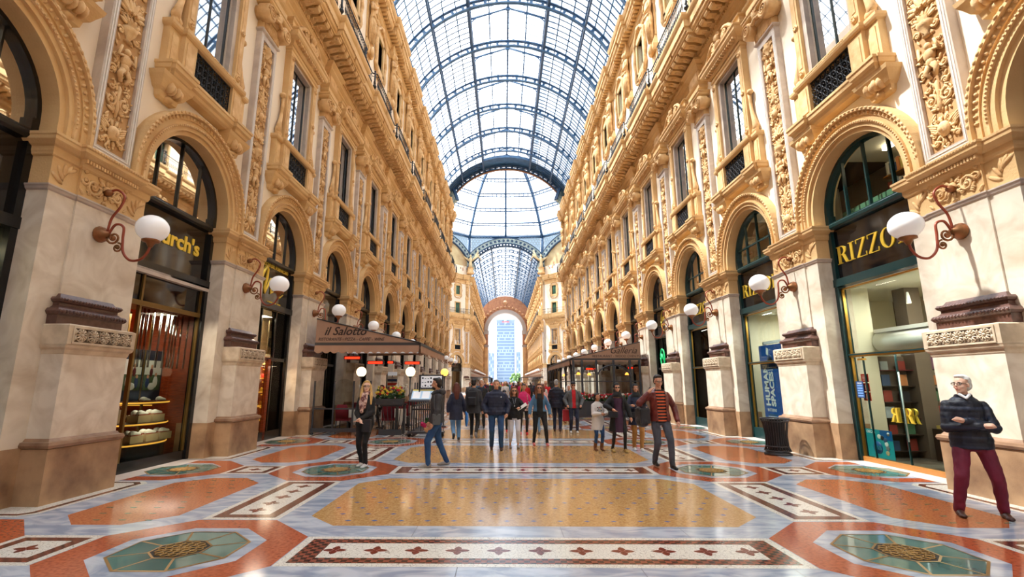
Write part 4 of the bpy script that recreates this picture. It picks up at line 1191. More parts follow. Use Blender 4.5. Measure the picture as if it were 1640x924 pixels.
# ------------------------------------------------------------------ far portal and what stands outside
def portal():
    m = MB(); R = 5.75; zc = 18.5; k = 28; T = 1.6; top = 30.6
    for sg in (1, -1):
        a, b = sorted((sg*R, sg*7.4)); m.box(a, b, 0, T, 0, zc, 'portal_stone')
        a, b = sorted((sg*(R-.15), sg*(R+.9))); m.box(a, b, -.3, T+.1, 0, 13, 'portal_stone')
        m.mold(min(a, b), max(a, b), -.3, -.2, [(0, 13), (.3, 13.3), (.3, 13.6), (0, 13.8)], 'portal_grey')
        m.box(a, b, -.3, T+.1, 13.8, 17.2, 'portal_brown'); m.box(a-.2, b+.2, -.5, T+.2, 17.2, 18.4, 'portal_grey')
    pts = [(R*cos(pi*i/k), zc+R*sin(pi*i/k)) for i in range(k+1)]
    for i in range(k):
        a, b = pts[i], pts[i+1]
        def up(p): return min(top, CZ+sqrt(max(0, 8.7**2-p[0]**2)))
        m.prism([(a[0], a[1]), (b[0], b[1]), (b[0], up(b)), (a[0], up(a))], 'Y', 0, T, 'portal_brown')
    for sg in (1, -1):
        xs = [R+(7.6-R)*q/6 for q in range(7)]; m.prism([(sg*R, zc), (sg*7.6, zc)]+[(sg*x, CZ+sqrt(8.75**2-x*x)) for x in xs[::-1]], 'Y', 0, T, 'portal_brown')
    m.arc_band((0, zc), R-.1, R+1.05, -.25, T+.1, 'portal_grey', seg=36)
    m.arc_band((0, zc), R+1.05, R+1.2, -.3, T, 'portal_brown', seg=36)
    for i in range(19):
        a = pi*(i+.5)/19; m.lathe([(0, -.08), (.42, -.08), (.36, -.02), (0, 0)], (cos(a)*(R+1.9), 0, zc+sin(a)*(R+1.9)), 'portal_disc', 10, 'Y')
    m.lathe([(0, -.15), (.8, -.15), (.7, 0), (0, 0)], (0, 0, zc+R+3.3), 'portal_disc', 14, 'Y')
    o = m.build('wall_end', kind='structure'); o.location = (0, YE, 0)
portal()

def tower():
    root = empty('tower', (0.9, 430, 0), label='glass office tower in haze-pale blue seen through the far arch', cat='building')
    w, h, d = 7.9, 57.5, 16; nf = 19
    b = MB(); b.box(-w, w, 0, d, 0, h, 'tower_wall'); b.build('body', root)
    f = MB()
    for i in range(nf):
        z = 4+i*(h-7)/nf; f.box(-w-.08, w+.08, -.15, d, z, z+.9, 'tower_band')
    f.box(-w-.2, w+.2, -.3, d+.2, h-.5, h+.3, 'tower_band'); f.build('floor_bands', root)
    for i in range(nf):
        z = 4+i*(h-7)/nf; g = MB()
        for k in range(14):
            x = -w+.2+(2*w-.4)*(k+.5)/14; g.box(x-.38, x+.38, -.08, .0, z+1.0, z+(h-7)/nf-.15, 'tower_pane_a' if (i*7+k*k+i*k) % 5 else 'tower_pane_b')
        g.build('window_row', root)
    s = MB(); s.lathe([(0, -.5), (1.7, -.5), (1.7, -.3), (0, -.3)], (0, 0, h-1.9), 'tower_band', 20, 'Y'); s.box(-3.2, 3.2, -.7, -.5, h-2.4, h-1.3, 'tower_sign'); s.build('roof_sign', root, label='round sign with a red band')
    for sg, x0, x1, hh, nm in ((-1, -24, -9.5, 27.5, 'left'), (1, 10.5, 26, 28.5, 'right')):
        r2 = empty('office_block', (0, 424, 0), label=f'lower haze-pale blue office block {nm} of the tower beyond the far arch', cat='building')
        b = MB(); b.box(x0, x1, 0, 12, 0, hh, 'tower_wall'); b.build('body', r2)
        for i in range(8):
            g = MB()
            for k in range(10):
                x = x0+(x1-x0)*(k+.5)/10; g.box(x-.5, x+.5, -.1, 0, 2.5+i*3.2, 4.8+i*3.2, 'tower_pane_a' if (i+k) % 3 else 'tower_pane_b')
            g.build('window_row', r2)
    # pale buildings flanking the square
    for sg, nm in ((-1, 'left'), (1, 'right')):
        b = MB(); b.box(-1.6, 1.6, 0, 40, 0, 21, 'pavilion_white'); 
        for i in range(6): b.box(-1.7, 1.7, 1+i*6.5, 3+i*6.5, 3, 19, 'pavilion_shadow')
        o = b.build('arcade_building', label=f'white stone building on the {nm} of the square beyond the far arch', cat='building'); o.location = (sg*10.4, 232, 0)
    t = MB(); t.tube([(0, 0, 0), (0, 0, 4)], .3, 'bark', 6)
    random.seed(5)
    for i in range(70):
        t.ell((random.gauss(0, 2.0), random.gauss(0, 1.5), 5+random.gauss(0, 1.0)), .9, 'leaf_far', 6, 4)
    o = t.build('tree', label='small green tree on the square at the foot of the tower', cat='tree'); o.location = (8.5, 300, 0)
    g = MB(); g.poly([(-120, YE+.6, -.01), (120, YE+.6, -.01), (120, 460, -.01), (-120, 460, -.01)], 'square_stone'); g.build('ground', kind='structure')
tower()
# ------------------------------------------------------------------ lettering
def text_mb(body, size, mat, depth=.01, shear=0, bold=0, align='CENTER', xs=1.0):
    cu = bpy.data.curves.new('lettering', 'FONT'); cu.body = body; cu.size = size; cu.extrude = depth; cu.shear = shear; cu.offset = bold; cu.align_x = align; cu.resolution_u = 3
    ob = bpy.data.objects.new('lettering', cu)
    me = bpy.data.meshes.new_from_object(ob)
    m = MB(); m.add([(v.co.x*xs, v.co.y, v.co.z) for v in me.vertices], [tuple(p.vertices) for p in me.polygons], mat)
    bpy.data.objects.remove(ob); bpy.data.curves.remove(cu); bpy.data.meshes.remove(me)
    return m
def on_wall(s, n, z, tilt=0):
    """text frame (x right, y up, z towards the reader) in facade coords: reading runs along -s"""
    return Matrix(((-1, 0, 0, s), (0, 0, 1, n), (0, 1, 0, z), (0, 0, 0, 1))) @ Matrix.Rotation(tilt, 4, 'Z')
def serif(word, h, mat, d=.02):
    """high contrast roman capitals; reading direction +x, height h"""
    m = MB(); x = 0; t = .15*h; th = .035*h
    def bar(x0, x1, y0, y1): m.box(x0, x1, y0, y1, 0, d, mat)
    def quad(p): m.prism([(a, b) for a, b in p], 'Z', 0, d, mat)
    def ring(cx, cy, rx, ry, ix, iy, a0, a1):
        n = 20; rs = []
        for i in range(n+1):
            a = a0+(a1-a0)*i/n; c, s = cos(a), sin(a)
            rs.append([(cx+c*ix, cy+s*iy, 0), (cx+c*rx, cy+s*ry, 0), (cx+c*rx, cy+s*ry, d), (cx+c*ix, cy+s*iy, d)])
        m.loft(rs, mat)
    for ch in word:
        if ch == 'I': bar(x+.1*h, x+.1*h+t, 0, h); bar(x, x+.35*h, 0, th); bar(x, x+.35*h, h-th, h); x += .47*h
        elif ch == 'Z':
            bar(x, x+.6*h, h-th, h); bar(x, x+.6*h, 0, th); quad([(x, th), (x+t, th), (x+.6*h, h-th), (x+.6*h-t, h-th)])
            bar(x, x+th, h*.78, h); bar(x+.6*h-th, x+.6*h, 0, h*.22); x += .72*h
        elif ch == 'O': ring(x+.38*h, h/2, .38*h, .52*h, .22*h, .48*h, 0, 2*pi); x += .88*h
        elif ch == 'L': bar(x+.08*h, x+.08*h+t, 0, h); bar(x, x+.32*h, h-th, h); bar(x, x+.6*h, 0, th); bar(x+.6*h-th, x+.6*h, 0, h*.25); x += .7*h
        elif ch == 'R':
            bar(x+.08*h, x+.08*h+t, 0, h); bar(x, x+.33*h, 0, th); bar(x, x+.3*h, h-th, h)
            ring(x+.3*h, .74*h, .32*h, .26*h, .17*h, .22*h, -pi/2, pi/2); bar(x+.2*h, x+.32*h, h-th, h); bar(x+.2*h, x+.32*h, .48*h, .48*h+th)
            quad([(x+.34*h, .5*h), (x+.5*h, .5*h), (x+.7*h, 0), (x+.54*h, 0)]); bar(x+.54*h, x+.76*h, 0, th); x += .8*h
        else: x += .3*h
    return m, x

# ------------------------------------------------------------------ shop fronts
BOOKC = [(150,60,50), (196,170,90), (60,84,120), (230,226,214), (80,120,90), (120,76,110), (200,130,80), (40,40,46), (176,190,198)]
for i, c in enumerate(BOOKC): D(f'book_{i}', c, .6)

def room(m, wallmat='cream_wall', depth=2.6, h=3.9, back=None, z0=0, light='lamp_panel'):
    R = 1.36
    m.box(-R-.05, -R, -depth, -.36, z0, h, wallmat); m.box(R, R+.05, -depth, -.36, z0, h, wallmat)
    m.box(-R, R, -depth-.05, -depth, z0, h, back or wallmat); m.box(-R, R, -depth, -.36, z0-.02, z0+.02, 'shop_floor'); m.box(-R, R, -depth, -.36, h, h+.05, wallmat)
    if light: m.box(-.9, .9, -depth*.7, -depth*.7+.25, h-.06, h-.02, light)

def shop_base(kind, bars, cross, upper='blind'):
    ps = arch_window(kind, bars, cross)
    m = MB()
    if upper == 'blind': m.arc_band((0, ZS), .01, RI-.12, -.5, -.48, 'blind', seg=16); m.box(-RI+.1, RI-.1, -.5, -.48, 5.45, ZS, 'blind')
    else:
        m.box(-1.4, 1.4, -2.0, -1.95, 5.45, 7.2, 'cream_wall'); m.box(-1.4, 1.4, -2, -.4, 7.15, 7.2, 'cream_wall'); m.box(-1.4, 1.4, -2, -.4, 5.4, 5.44, 'white')
        for k in range(3):
            m.box(-1.2, 1.2, -1.9, -1.6, 5.7+.45*k, 5.73+.45*k, 'wood_rail')
            for i in range(22):
                s = -1.15+.105*i; m.box(s, s+.07+.02*((i*k) % 2), -1.85, -1.66, 5.73+.45*k, 5.98+.45*k+.05*((i*7+k) % 3), f'book_{(i*5+k*3) % 9}')
        m.box(-.6, .6, -1.3, -1.2, 7.05, 7.12, 'lamp_panel')
        m.prism([(-.75, 5.46), (-.38, 5.46), (-.75, 5.75)], 'X', -1.3, 1.3, 'white')
    ps.append(('upper_room', m))
    return ps

def put_parts(name, parts, M, **kw):
    root = empty(name, **kw); root.matrix_world = M
    for n, m in parts: m.build(n, root)
    return root
def shelf_books(m, s0, s1, n, z, seed, faces=False):
    rr = random.Random(seed); s = s0
    while s < s1-.05:
        if faces and rr.random() < .5:
            w = .16+rr.random()*.08; m.box(s, s+w, n+.1, n+.12, z, z+.24+rr.random()*.06, f'book_{rr.randrange(9)}'); s += w+.04
        else:
            w = .025+rr.random()*.03; m.box(s, s+w, n, n+.16, z, z+.2+rr.random()*.08, f'book_{rr.randrange(9)}'); s += w+.002

def rizzoli(j):
    M = right(B0+L*j)
    ps = shop_base('green', 3, j > 0, 'books'); fr = ps[0][1]
    green = MB()
    for i in range(12):
        s = -1.15+.2*i; green.prism([(s, 5.5), (s+.15, 5.5), (s+.15, 5.72), (s, 5.72)], 'Y', -.50-.004*i, -.46-.004*i, 'book_4')
    ps.append(('green_books_row', green))
    sg = MB(); lm, wd = serif('RIZZOLI', .42, 'gold_letter'); 
    sg.merge(lm, on_wall(1.22, -.26, 4.44) @ Matrix.Scale(2.36/wd, 4, (1, 0, 0))); ps.append(('sign_letters', sg))
    # brass framed glazing
    f = MB(); R = 1.37
    zt = 3.86
    for a, b in ((-R+.12, -R+.15), (R-.15, R-.12)): f.box(a, b, -.30, -.24, .05, zt, 'brass')
    f.box(-R+.12, R-.12, -.30, -.24, zt-.03, zt, 'brass'); f.box(-R+.12, R-.12, -.31, -.22, 2.26, 2.34, 'brass'); f.box(-R+.12, R-.12, -.31, -.2, 2.3, 2.33, 'shop_green')
    g = MB(); g.box(-R+.13, R-.13, -.275, -.27, .1, zt, 'shop_glass')
    r = MB()
    if j: room(r, 'cream_wall', 3.0)
    else:
        r.box(1.37, 1.42, -.95, -.36, 0, 3.9, 'cream_wall'); r.box(-2.3, -2.25, -6, -.5, 0, 3.9, 'cream_wall'); r.box(3.4, 3.45, -6, -.5, 0, 3.9, 'brown_room'); r.box(-2.3, 3.45, -6.05, -6, 0, 3.9, 'brown_room')
        r.box(-2.3, 3.45, -6, -.36, -.02, .02, 'shop_floor'); r.box(-2.3, 3.45, -6, -.36, 3.9, 3.95, 'cream_wall'); r.box(-2.3, -1.37, -.52, -.5, 0, 3.9, 'cream_wall'); r.box(1.42, 3.45, -.52, -.5, 0, 3.9, 'cream_wall')
        rr = random.Random(2)
        r.box(1.62, 1.66, -1.75, -.95, 0, 2.3, 'brown_room'); r.box(1.3, 1.66, -2.1, -1.75, 0, 3.9, 'brown_room')
        for k in range(6):
            z = .18+.36*k; r.box(1.4, 1.64, -1.75, -.95, z-.02, z, 'dark_red' if k == 5 else 'shelf_dark')
            for q in range(2): w = .16+.07*rr.random(); n0 = -1.66+.4*q; r.box(1.5, 1.52, n0, n0+w, z, z+.19+.07*rr.random(), f'book_{rr.randrange(9)}')
        for k in range(6):
            z = .2+.36*k; r.box(1.5, 1.8, -5.6, -2.1, z-.02, z, 'shelf_dark')
            n0 = -5.5
            while n0 < -2.25: w = .05+.2*rr.random(); r.box(1.52, 1.62, n0, n0+w, z, z+.2+.1*rr.random(), f'book_{rr.randrange(9)}'); n0 += w+.02
        for (s0, n0) in ((.3, -2.4), (-.6, -2.0), (.2, -3.8)):
            r.box(s0, s0+.8, n0, n0+.7, 0, .7, 'shelf_dark')
            for q in range(14): a, b = s0+.2*(q % 4), n0+.22*((q//4) % 3); h = .7+.035*(q % 5+1); r.box(a, a+.16, b, b+.19, .7, h, f'book_{rr.randrange(9)}')
        r.box(-1.6, 1.6, -5.2, -4.9, 3.85, 3.88, 'lamp_panel'); r.box(-1.6, 1.6, -3.2, -3.0, 3.85, 3.88, 'lamp_panel')
    if j == 0:
        f.box(-R+.12, R-.12, -.31, -.22, .0, .1, 'wood_rail')
        for s in (.9, 0, -.9): f.box(s-.006, s+.006, -.29, -.25, .1, 2.26, 'shop_green')
        f.tube([(-.1, -.2, .55), (-.1, -.2, 1.9)], .014, 'glass_edge', 6); f.box(.82, .98, -.28, -.2, 2.18, 2.22, 'brass')
        r.lathe([(.0, -1.34), (.24, -1.34), (.24, 1.34), (0, 1.34)], (0, -1.1, 2.62), 'white', 20, 'X'); r.box(-1.3, 1.3, -1.3, -.9, 2.82, 2.9, 'white')
        for s in (-.9, -.3, .35, .8): r.lathe([(.0, 3.45), (.05, 3.45), (.035, 3.6), (.02, 3.7)], (s, -1.4, 0), 'white', 8); r.lathe([(0, 3.44), (.045, 3.445)], (s, -1.4, 0), 'lamp_panel', 8)
    else:
        f.box(-R+.1, R-.1, -.32, -.2, .0, .32, 'shop_green')
        r.box(-1.3, 1.3, -.8, -.5, .3, .36, 'white'); r.box(.74, .8, -.6, -.5, .36, 2.95, 'white'); r.box(-1.2, .8, -.6, -.5, 2.88, 2.96, 'white')
        if j == 2: r.box(-.9, .6, -.75, -.7, .5, 2.7, 'grey_panel')
        shelf_books(r, -1.2, 1.2, -1.5, 1.2, 5+j); r.box(-1.3, 1.3, -1.6, -1.3, 1.15, 1.2, 'shelf_dark')
    ps += [('brass_frame', f), ('glass', g), ('interior', r)]
    put_parts(f'door_{1+j}', ps, M, kind='structure')
    if j == 0:
        o = MB(); h = .29
        for dx in (0, .05):  # shifted second pair stands in for the letters' reflection in the glass
            lm, wd = serif('R', h, 'gold_letter', .03); o.merge(lm, on_wall(.0-.05-dx, -.245-dx*1.6, .9)); o.merge(lm, on_wall(.0+.08+dx, -.245-dx*1.6, .9) @ Matrix.Scale(-1, 4, (1, 0, 0)))
        x = o.build('door_monogram', label='gold mirrored R letters on the glass bookshop door, doubled behind it as their reflection', cat='sign'); x.matrix_world = M
        p = MB(); p.box(.42, 1.15, -.29, -.285, .12, .7, 'teal_poster'); p.box(.42, .75, -.285, -.283, .5, .7, 'teal_dark')
        p.lathe([(0, -.283), (.13, -.283), (.13, -.281), (0, -.281)], (.85, 0, .33), 'teal_dark', 20, 'Y')
        p.merge(text_mb('-25%', .11, 'teal_poster', .001), on_wall(.85, -.280, .29)); p.merge(text_mb('OSCAR', .075, 'white', .001, bold=.002), on_wall(1.0, -.283, .62))
        p.lathe([(0, -.283), (.04, -.283), (0, -.281)], (.52, 0, .63), 'white', 12, 'Y')
        for (s, z, c) in ((.78, .56, 'book_3'), (.7, .54, 'book_7'), (.62, .5, 'book_2'), (.6, .42, 'photo_white'), (.58, .34, 'grey_panel'), (.6, .24, 'leather_tan')):
            p.ell((s, -.283, z), (.055, .004, .05), c, 8, 6)
        x = p.build('sale_poster', label='teal OSCAR sale poster with -25% circle on the bookshop glass', cat='poster'); x.matrix_world = M
        for i, z in enumerate((1.3, 1.5, 1.7)):
            p = MB(); p.box(.86, 1.08, -.3, -.297, z, z+.18, 'red_sticker')
            for q in range(4): p.box(.9, 1.04, -.297, -.296, z+.04+.03*q, z+.048+.03*q, 'white')
            x = p.build('red_notice', label=('lowest', 'middle', 'topmost')[i]+' of three red notices stuck inside the bookshop glass', cat='notice', group='red notices'); x.matrix_world = M
        p = MB(); p.box(1.0, 1.22, -.265, -.262, 1.36, 1.72, 'blue_dark')
        p.merge(text_mb('ORARI', .05, 'white', .001), on_wall(1.11, -.261, 1.66))
        for q in range(5): p.box(1.03, 1.19, -.262, -.260, 1.39+.055*q, 1.42+.055*q, 'blue_light')
        x = p.build('opening_hours_notice', label='blue opening hours notice with white lines on the bookshop glass', cat='notice'); x.matrix_world = M
    if j == 1:
        p = MB(); p.box(-1.0, .72, -.33, -.32, .3, 2.82, 'blue_poster')
        t = Matrix.Rotation(pi/2, 4, 'Z')
        for w, s, sz in (('HUMAN', .34, .34), ('SPACES', .06, .31)):
            p.merge(text_mb(w, sz, 'white', .003, bold=.012, align='LEFT'), on_wall(s+.0, -.318, 1.0) @ t)
        p.merge(text_mb('INTERNI', .13, 'white', .003), on_wall(.3, -.318, .84)); p.merge(text_mb('Where inspires the design\nfor tomorrow', .07, 'white', .003), on_wall(.22, -.318, 2.12))
        for q, c in enumerate(('book_4', 'white', 'white', 'blue_light', 'book_4', 'white', 'white', 'white')): p.box(.05-.03*(q % 3), .52+.03*(q % 2), -.32, -.317, .74-.05*q, .755-.05*q, c)
        p.prism([(.2, 2.5), (.32, 2.55), (.28, 2.75), (.17, 2.7)], 'Y', -.32, -.316, 'white'); p.lathe([(0, -.32), (.14, -.32), (.14, -.317), (0, -.317)], (.15, 0, 2.4), 'blue_dark', 18, 'Y')
        x = p.build('window_poster', label='tall blue HUMAN SPACES poster in the bookshop window', cat='poster'); x.matrix_world = M
for j in (0, 1, 2): rizzoli(j)

def generic_shop(side, j, idx, style):
    M = (left if side == 'left' else right)(B0+L*j); R = 1.37
    ps = shop_base('black', 3, side == 'right', 'blind')
    f = MB(); g = MB(); r = MB()
    g.box(-R+.12, R-.12, -.275, -.27, .1, 3.9, 'shop_glass')
    for s in (-.45, .45): f.box(s-.03, s+.03, -.31, -.24, 0, 3.9, 'shop_black')
    f.box(-R+.1, R-.1, -.31, -.22, 2.35, 2.45, 'shop_black'); f.box(-R+.1, R-.1, -.31, -.2, 0, .25, 'shop_black')
    if style == 'warm':
        room(r, 'wood_warm', 2.4, light='warm_panel')
        for k in range(5):
            r.box(-1.3, 1.3, -1.3, -1.0, .5+.4*k, .53+.4*k, 'wood_rail')
            for i in range(9): r.ell((-1.15+.28*i, -1.1, .6+.4*k), (.07, .07, .07), f'book_{(i*3+k) % 9}', 6, 5)
    elif style == 'dark': room(r, 'shelf_dark', 2.4, light='warm_panel')
    else: room(r, 'cream_wall', 2.4)
    t = MB()
    if style == 'logo':
        pts = [(cos(a)*.42, -.25, 4.75+sin(a)*.5) for a in [v*pi/12 for v in range(25)]]; t.tube(pts, .018, 'gold_letter', 5)
        t.merge(text_mb('J & B', .3, 'gold_letter', .01, .3), on_wall(0, -.25, 4.75)); t.merge(text_mb('MILANO', .16, 'gold_letter', .01), on_wall(0, -.25, 4.5))
        pts = [(.55+cos(a)*.3, -.25, 2.95+sin(a)*.42) for a in [v*pi/12 for v in range(25)]]; t.tube(pts, .03, 'neon_green', 5); t.tube([(.4, -.25, 2.8), (.5, -.25, 3.1), (.65, -.25, 2.9), (.7, -.25, 3.15)], .03, 'neon_green', 5)
        ps.append(('shop_logo', t))
    if style == 'script':
        def stroke(ps_, r0): t.tube([(s, -.25, z) for s, z in ps_], r0, 'gold_letter', 6)
        stroke([(1.0, 4.1), (.85, 4.5), (.65, 4.95), (.45, 5.2), (.35, 5.1), (.4, 4.8), (.5, 4.5), (.45, 4.35), (.3, 4.6), (.15, 4.85), (.05, 4.9), (.05, 4.6), (.1, 4.4), (-.1, 4.5), (-.3, 4.75), (-.4, 4.6), (-.5, 4.35), (-.75, 4.5)], [.03, .045, .06, .05, .04, .05, .05, .03, .035, .04, .04, .04, .03, .03, .04, .04, .03, .02])
        t.merge(text_mb('ARNECCHI DEL FORNACAIO', .16, 'gold_letter', .008), on_wall(0, -.25, 5.2) @ Matrix.Scale(.95, 4, (1, 0, 0)))
        t.merge(text_mb('CAFFE DAL 1930', .12, 'gold_letter', .008), on_wall(-.2, -.25, 4.08))
        t.box(.2, .9, -.4, -.36, 3.15, 3.45, 'red_sticker'); t.merge(text_mb('ANOS', .26, 'gold_letter', .01, bold=.01), on_wall(.55, -.355, 3.2))
        for z in (2.75, 3.25): t.box(-.75, -.3, -.4, -.38, z, z+.36, 'leather_tan'); t.box(-.7, -.35, -.38, -.375, z+.04, z+.32, 'shelf_dark'); t.ell((-.55, -.37, z+.18), (.1, .01, .1), 'leather_tan', 10, 8)
        ps.append(('shop_lettering', t))
    if style == 'emblem':
        lm, wd = serif('I', .5, 'gold_letter', .02); t.merge(lm, on_wall(.45, -.25, 4.42)); ps.append(('sign_letter', t))
    ps += [('shopfront', f), ('glass', g), ('interior', r)]
    put_parts(f'door_{idx}', ps, M, kind='structure')
for j in range(-1, NB):
    if j not in (0, 1, 2): generic_shop('right', j, 10+j, 'logo' if j == 3 else ('cream' if j % 2 else 'warm'))
    if j != 0: generic_shop('left', j, 30+j, {1: 'script', -1: 'emblem'}.get(j, 'warm' if j % 3 == 0 else 'dark'))
# the script shop has a warm interior with lit glass shelves
sh = MB(); M1 = left(B0+L)
for k in range(5):
    sh.box(-1.3, -1.0, -2.2, -.55, .5+.4*k, .53+.4*k, 'gold_trim')
    for i in range(8): sh.ell((-1.12, -2.0+.2*i, .6+.4*k), (.06, .05, .05+.02*(i % 3)), ('gold_letter', 'red_sticker', 'photo_white', 'brass')[(i*3+k) % 4], 6, 5)
for k in range(4):
    sh.box(-1.25, 1.25, -.75, -.45, .55+.42*k, .58+.42*k, 'gold_trim')
    for i in range(10): sh.ell((-1.1+.24*i, -.6, .63+.42*k), (.05, .05, .05+.02*(i % 3)), ('gold_letter', 'red_sticker', 'photo_white', 'brass')[(i*3+k) % 4], 6, 5)
sh.box(-1.3, 1.3, -.85, -.8, .2, 2.3, 'wood_warm'); sh.box(-.25, -.1, -.3, -.2, 0, 2.4, 'wood_warm'); sh.box(-1.2, 1.2, -.5, -.45, 2.25, 2.3, 'warm_panel'); sh.box(-1.2, .9, -.7, -.66, 2.6, 3.85, 'leather_tan')
o = sh.build('display_case', label='wooden display case with lit shelves of small goods behind the script shop glass', cat='display case'); o.matrix_world = M1

# ---- shoe shop on the left
def shoe_shop():
    M = left(B0); R = 1.37
    ps = shop_base('black', 3, False, 'blind')
    t = MB(); t.merge(text_mb("Church's", .48, 'gold_letter', .012, bold=.012), on_wall(0, -.25, 4.62) @ Matrix.Scale(1.1, 4, (1, 0, 0))); ps.append(('sign_letters', t))
    f = MB(); g = MB(); r = MB()
    f.box(-R, R, -.32, -.16, 3.84, 3.95, 'marble_frame'); f.box(-R+.1, R-.1, -.31, -.22, 0, .2, 'shop_black')
    for s in (-R+.13, .62): f.box(s-.025, s+.025, -.31, -.24, .1, 3.85, 'old_gold')
    f.box(-R+.1, R-.1, -.9, -.24, 3.22, 3.27, 'wood_warm'); f.box(-R+.1, R-.1, -.26, -.23, 3.2, 3.3, 'old_gold'); f.box(-R+.12, R-.12, -.3, -.28, 3.3, 3.84, 'sign_black')
    g.box(-R+.13, .6, -.275, -.27, .15, 3.25, 'shop_glass')
    room(r, 'wood_warm', 2.6, 3.9, light='warm_panel')
    r.box(-1.3, 1.3, -1.62, -1.6, 1.75, 1.78, 'gold_trim')
    for k in range(4):
        r.box(-1.3, 1.3, -1.9, -1.6, .5+.42*k, .53+.42*k, 'shelf_dark')
        for i in range(8): r.ell((-1.1+.3*i, -1.7, .58+.42*k), (.1, .05, .05), ('leather_tan', 'shelf_dark')[(i+k) % 2], 7, 5)
    r.box(.7, 1.3, -1.5, -.9, .0, .7, 'photo_skin')
    for k in range(11):
        s = -1.15+.155*k; r.tube([(s, -.42-.05*sin(k), 2.0), (s, -.42-.05*sin(k), 3.2)], .022, 'fluted_glass', 7)
    ps += [('shopfront', f), ('glass', g), ('interior', r)]
    put_parts('door_50', ps, M, kind='structure')
    # shoes on shelves along the far side wall
    r = MB()
    for k in range(4):
        r.box(-1.32, -1.02, -2.4, -1.15, .45+.42*k, .48+.42*k, 'shelf_dark'); r.box(-1.33, -1.3, -2.4, -1.15, .75+.42*k, .77+.42*k, 'gold_trim')
        for i in range(7): r.ell((-1.12, -2.3+.17*i, .52+.42*k), (.11, .045, .045), ('leather_tan', 'shoe_white', 'shelf_dark')[(i//2+k) % 3], 7, 5)
    r2 = empty('shoe_shelves', label='wooden wall shelves with rows of shoes at the back of the shoe shop', cat='shelf'); r2.matrix_world = M; r.build('shelving', r2)
    # curved display stand with three trays
    c = (-.4, -1.0)
    def disk(z, rx, th=.03):
        m = MB(); n = 28
        ring = [(c[0]+cos(pi*i/n)*rx, c[1]+sin(pi*i/n)*.66) for i in range(n+1)]
        m.prism(ring, 'Z', z-.02, z+th, 'old_gold_dark'); m.tube([(x, y, z+.01) for x, y in ring], .016, 'gold_trim', 5); return m
    for z, rx, w in ((.44, .92, 'lowest'), (.84, .88, 'middle'), (1.27, .84, 'top')):
        o = disk(z, rx).build('display_tray', label=f'{w} curved gold edged tray of the shoe display in the left shop window', cat='display tray', group='curved trays of the shoe display'); o.matrix_world = M
    b = MB(); n = 28; b.prism([(c[0]+cos(pi*i/n)*.9, c[1]+sin(pi*i/n)*.64) for i in range(n+1)], 'Z', .02, .415, 'shop_black')
    o = b.build('display_plinth', label='black curved plinth under the shoe display trays', cat='plinth'); o.matrix_world = M
    for s, w in ((-.5, 'far'), (.2, 'near')):
        b = MB(); b.box(c[0]+s-.02, c[0]+s+.02, -1.1, -1.06, .02, 3.2, 'old_gold'); o = b.build('brass_upright', label=f'thin brass upright behind the shoe display, {w} one', cat='upright'); o.matrix_world = M
    sm = MB()
    R2 = lambda t: t
    rings = []
    for x, w, h in ((-.14, .02, .03), (-.13, .04, .07), (-.06, .045, .085), (.0, .042, .07), (.06, .048, .05), (.12, .045, .04), (.155, .02, .02)):
        rings.append([(x, cos(a)*w, .015+max(0, sin(a))*h) if sin(a) > -.1 else (x, cos(a)*w, 0) for a in [2*pi*q/10 for q in range(10)]])
    sm.loft(rings, 'shoe_white', True, True); sm.box(-.14, .15, -.045, .045, -.005, .015, 'shoe_sole')
    shoe = sm.mesh('shoe')
    spots = [('top tray', 1.305, [(-.28, .1), (-.75, .1)]), ('middle tray', 1.03, [(-.26, 0), (-.68, 0)]), ('lowest tray', .63, [(-.12, 0), (-.56, 0), (-.98, 0)])]
    pb = MB(); pb.box(-.18, .18, -.12, .12, -.153, -.007, 'leather_tan'); plinth = pb.mesh('plinth')
    for nm, z, pp in spots:
        for q, (s, rt) in enumerate(pp):
            if nm != 'top tray' and q < 3:
                for w in (0,):
                    bx = link('display_block', plinth, label=f'cream display block under white shoes on the {nm}, {("first", "second", "third")[q]} from the right', cat='display block', group='cream display blocks'); bx.matrix_world = M @ Matrix.Translation((s, -.62, z)) @ Matrix.Rotation(rt, 4, 'Z')
            for w in range(2 if nm != 'top tray' else 1):
                o = link('shoe', shoe, label=f'white trainer on the {nm}, {("first", "second", "third", "fourth")[q]} spot from the right, {("front", "rear")[w]} of its pair' if nm != 'top tray' else f'single white trainer on the top tray, {("right", "left")[1-q]} one', cat='shoe', group='white trainers in the shop window')
                o.matrix_world = M @ Matrix.Translation((s, -.56-.115*w, z+.0)) @ Matrix.Rotation(rt+pi, 4, 'Z')
    b = MB(); b.box(-.14, .14, -.05, .05, 0, .26, 'leather_tan'); b.box(-.155, .155, -.055, .055, .0, .02, 'leather_tan'); b.box(-.12, -.07, .05, .055, 0, .26, 'navy_panel')
    b.tube([(cos(a)*.08, .03, .26+sin(a)*.07) for a in [pi*q/8 for q in range(9)]], .01, 'leather_tan', 6); b.tube([(cos(a)*.08, -.03, .26+sin(a)*.07) for a in [pi*q/8 for q in range(9)]], .01, 'leather_tan', 6)
    o = b.build('tote_bag', label='cream tote bag with navy stripe on the middle tray of the shoe display', cat='bag'); o.matrix_world = M @ Matrix.Translation((.16, -.76, .885))
    p = MB(); p.box(-.6, .6, -.02, 0, 0, 1.08, 'navy_panel'); p.box(-.02, .02, -.03, .01, 0, 1.08, 'old_gold')
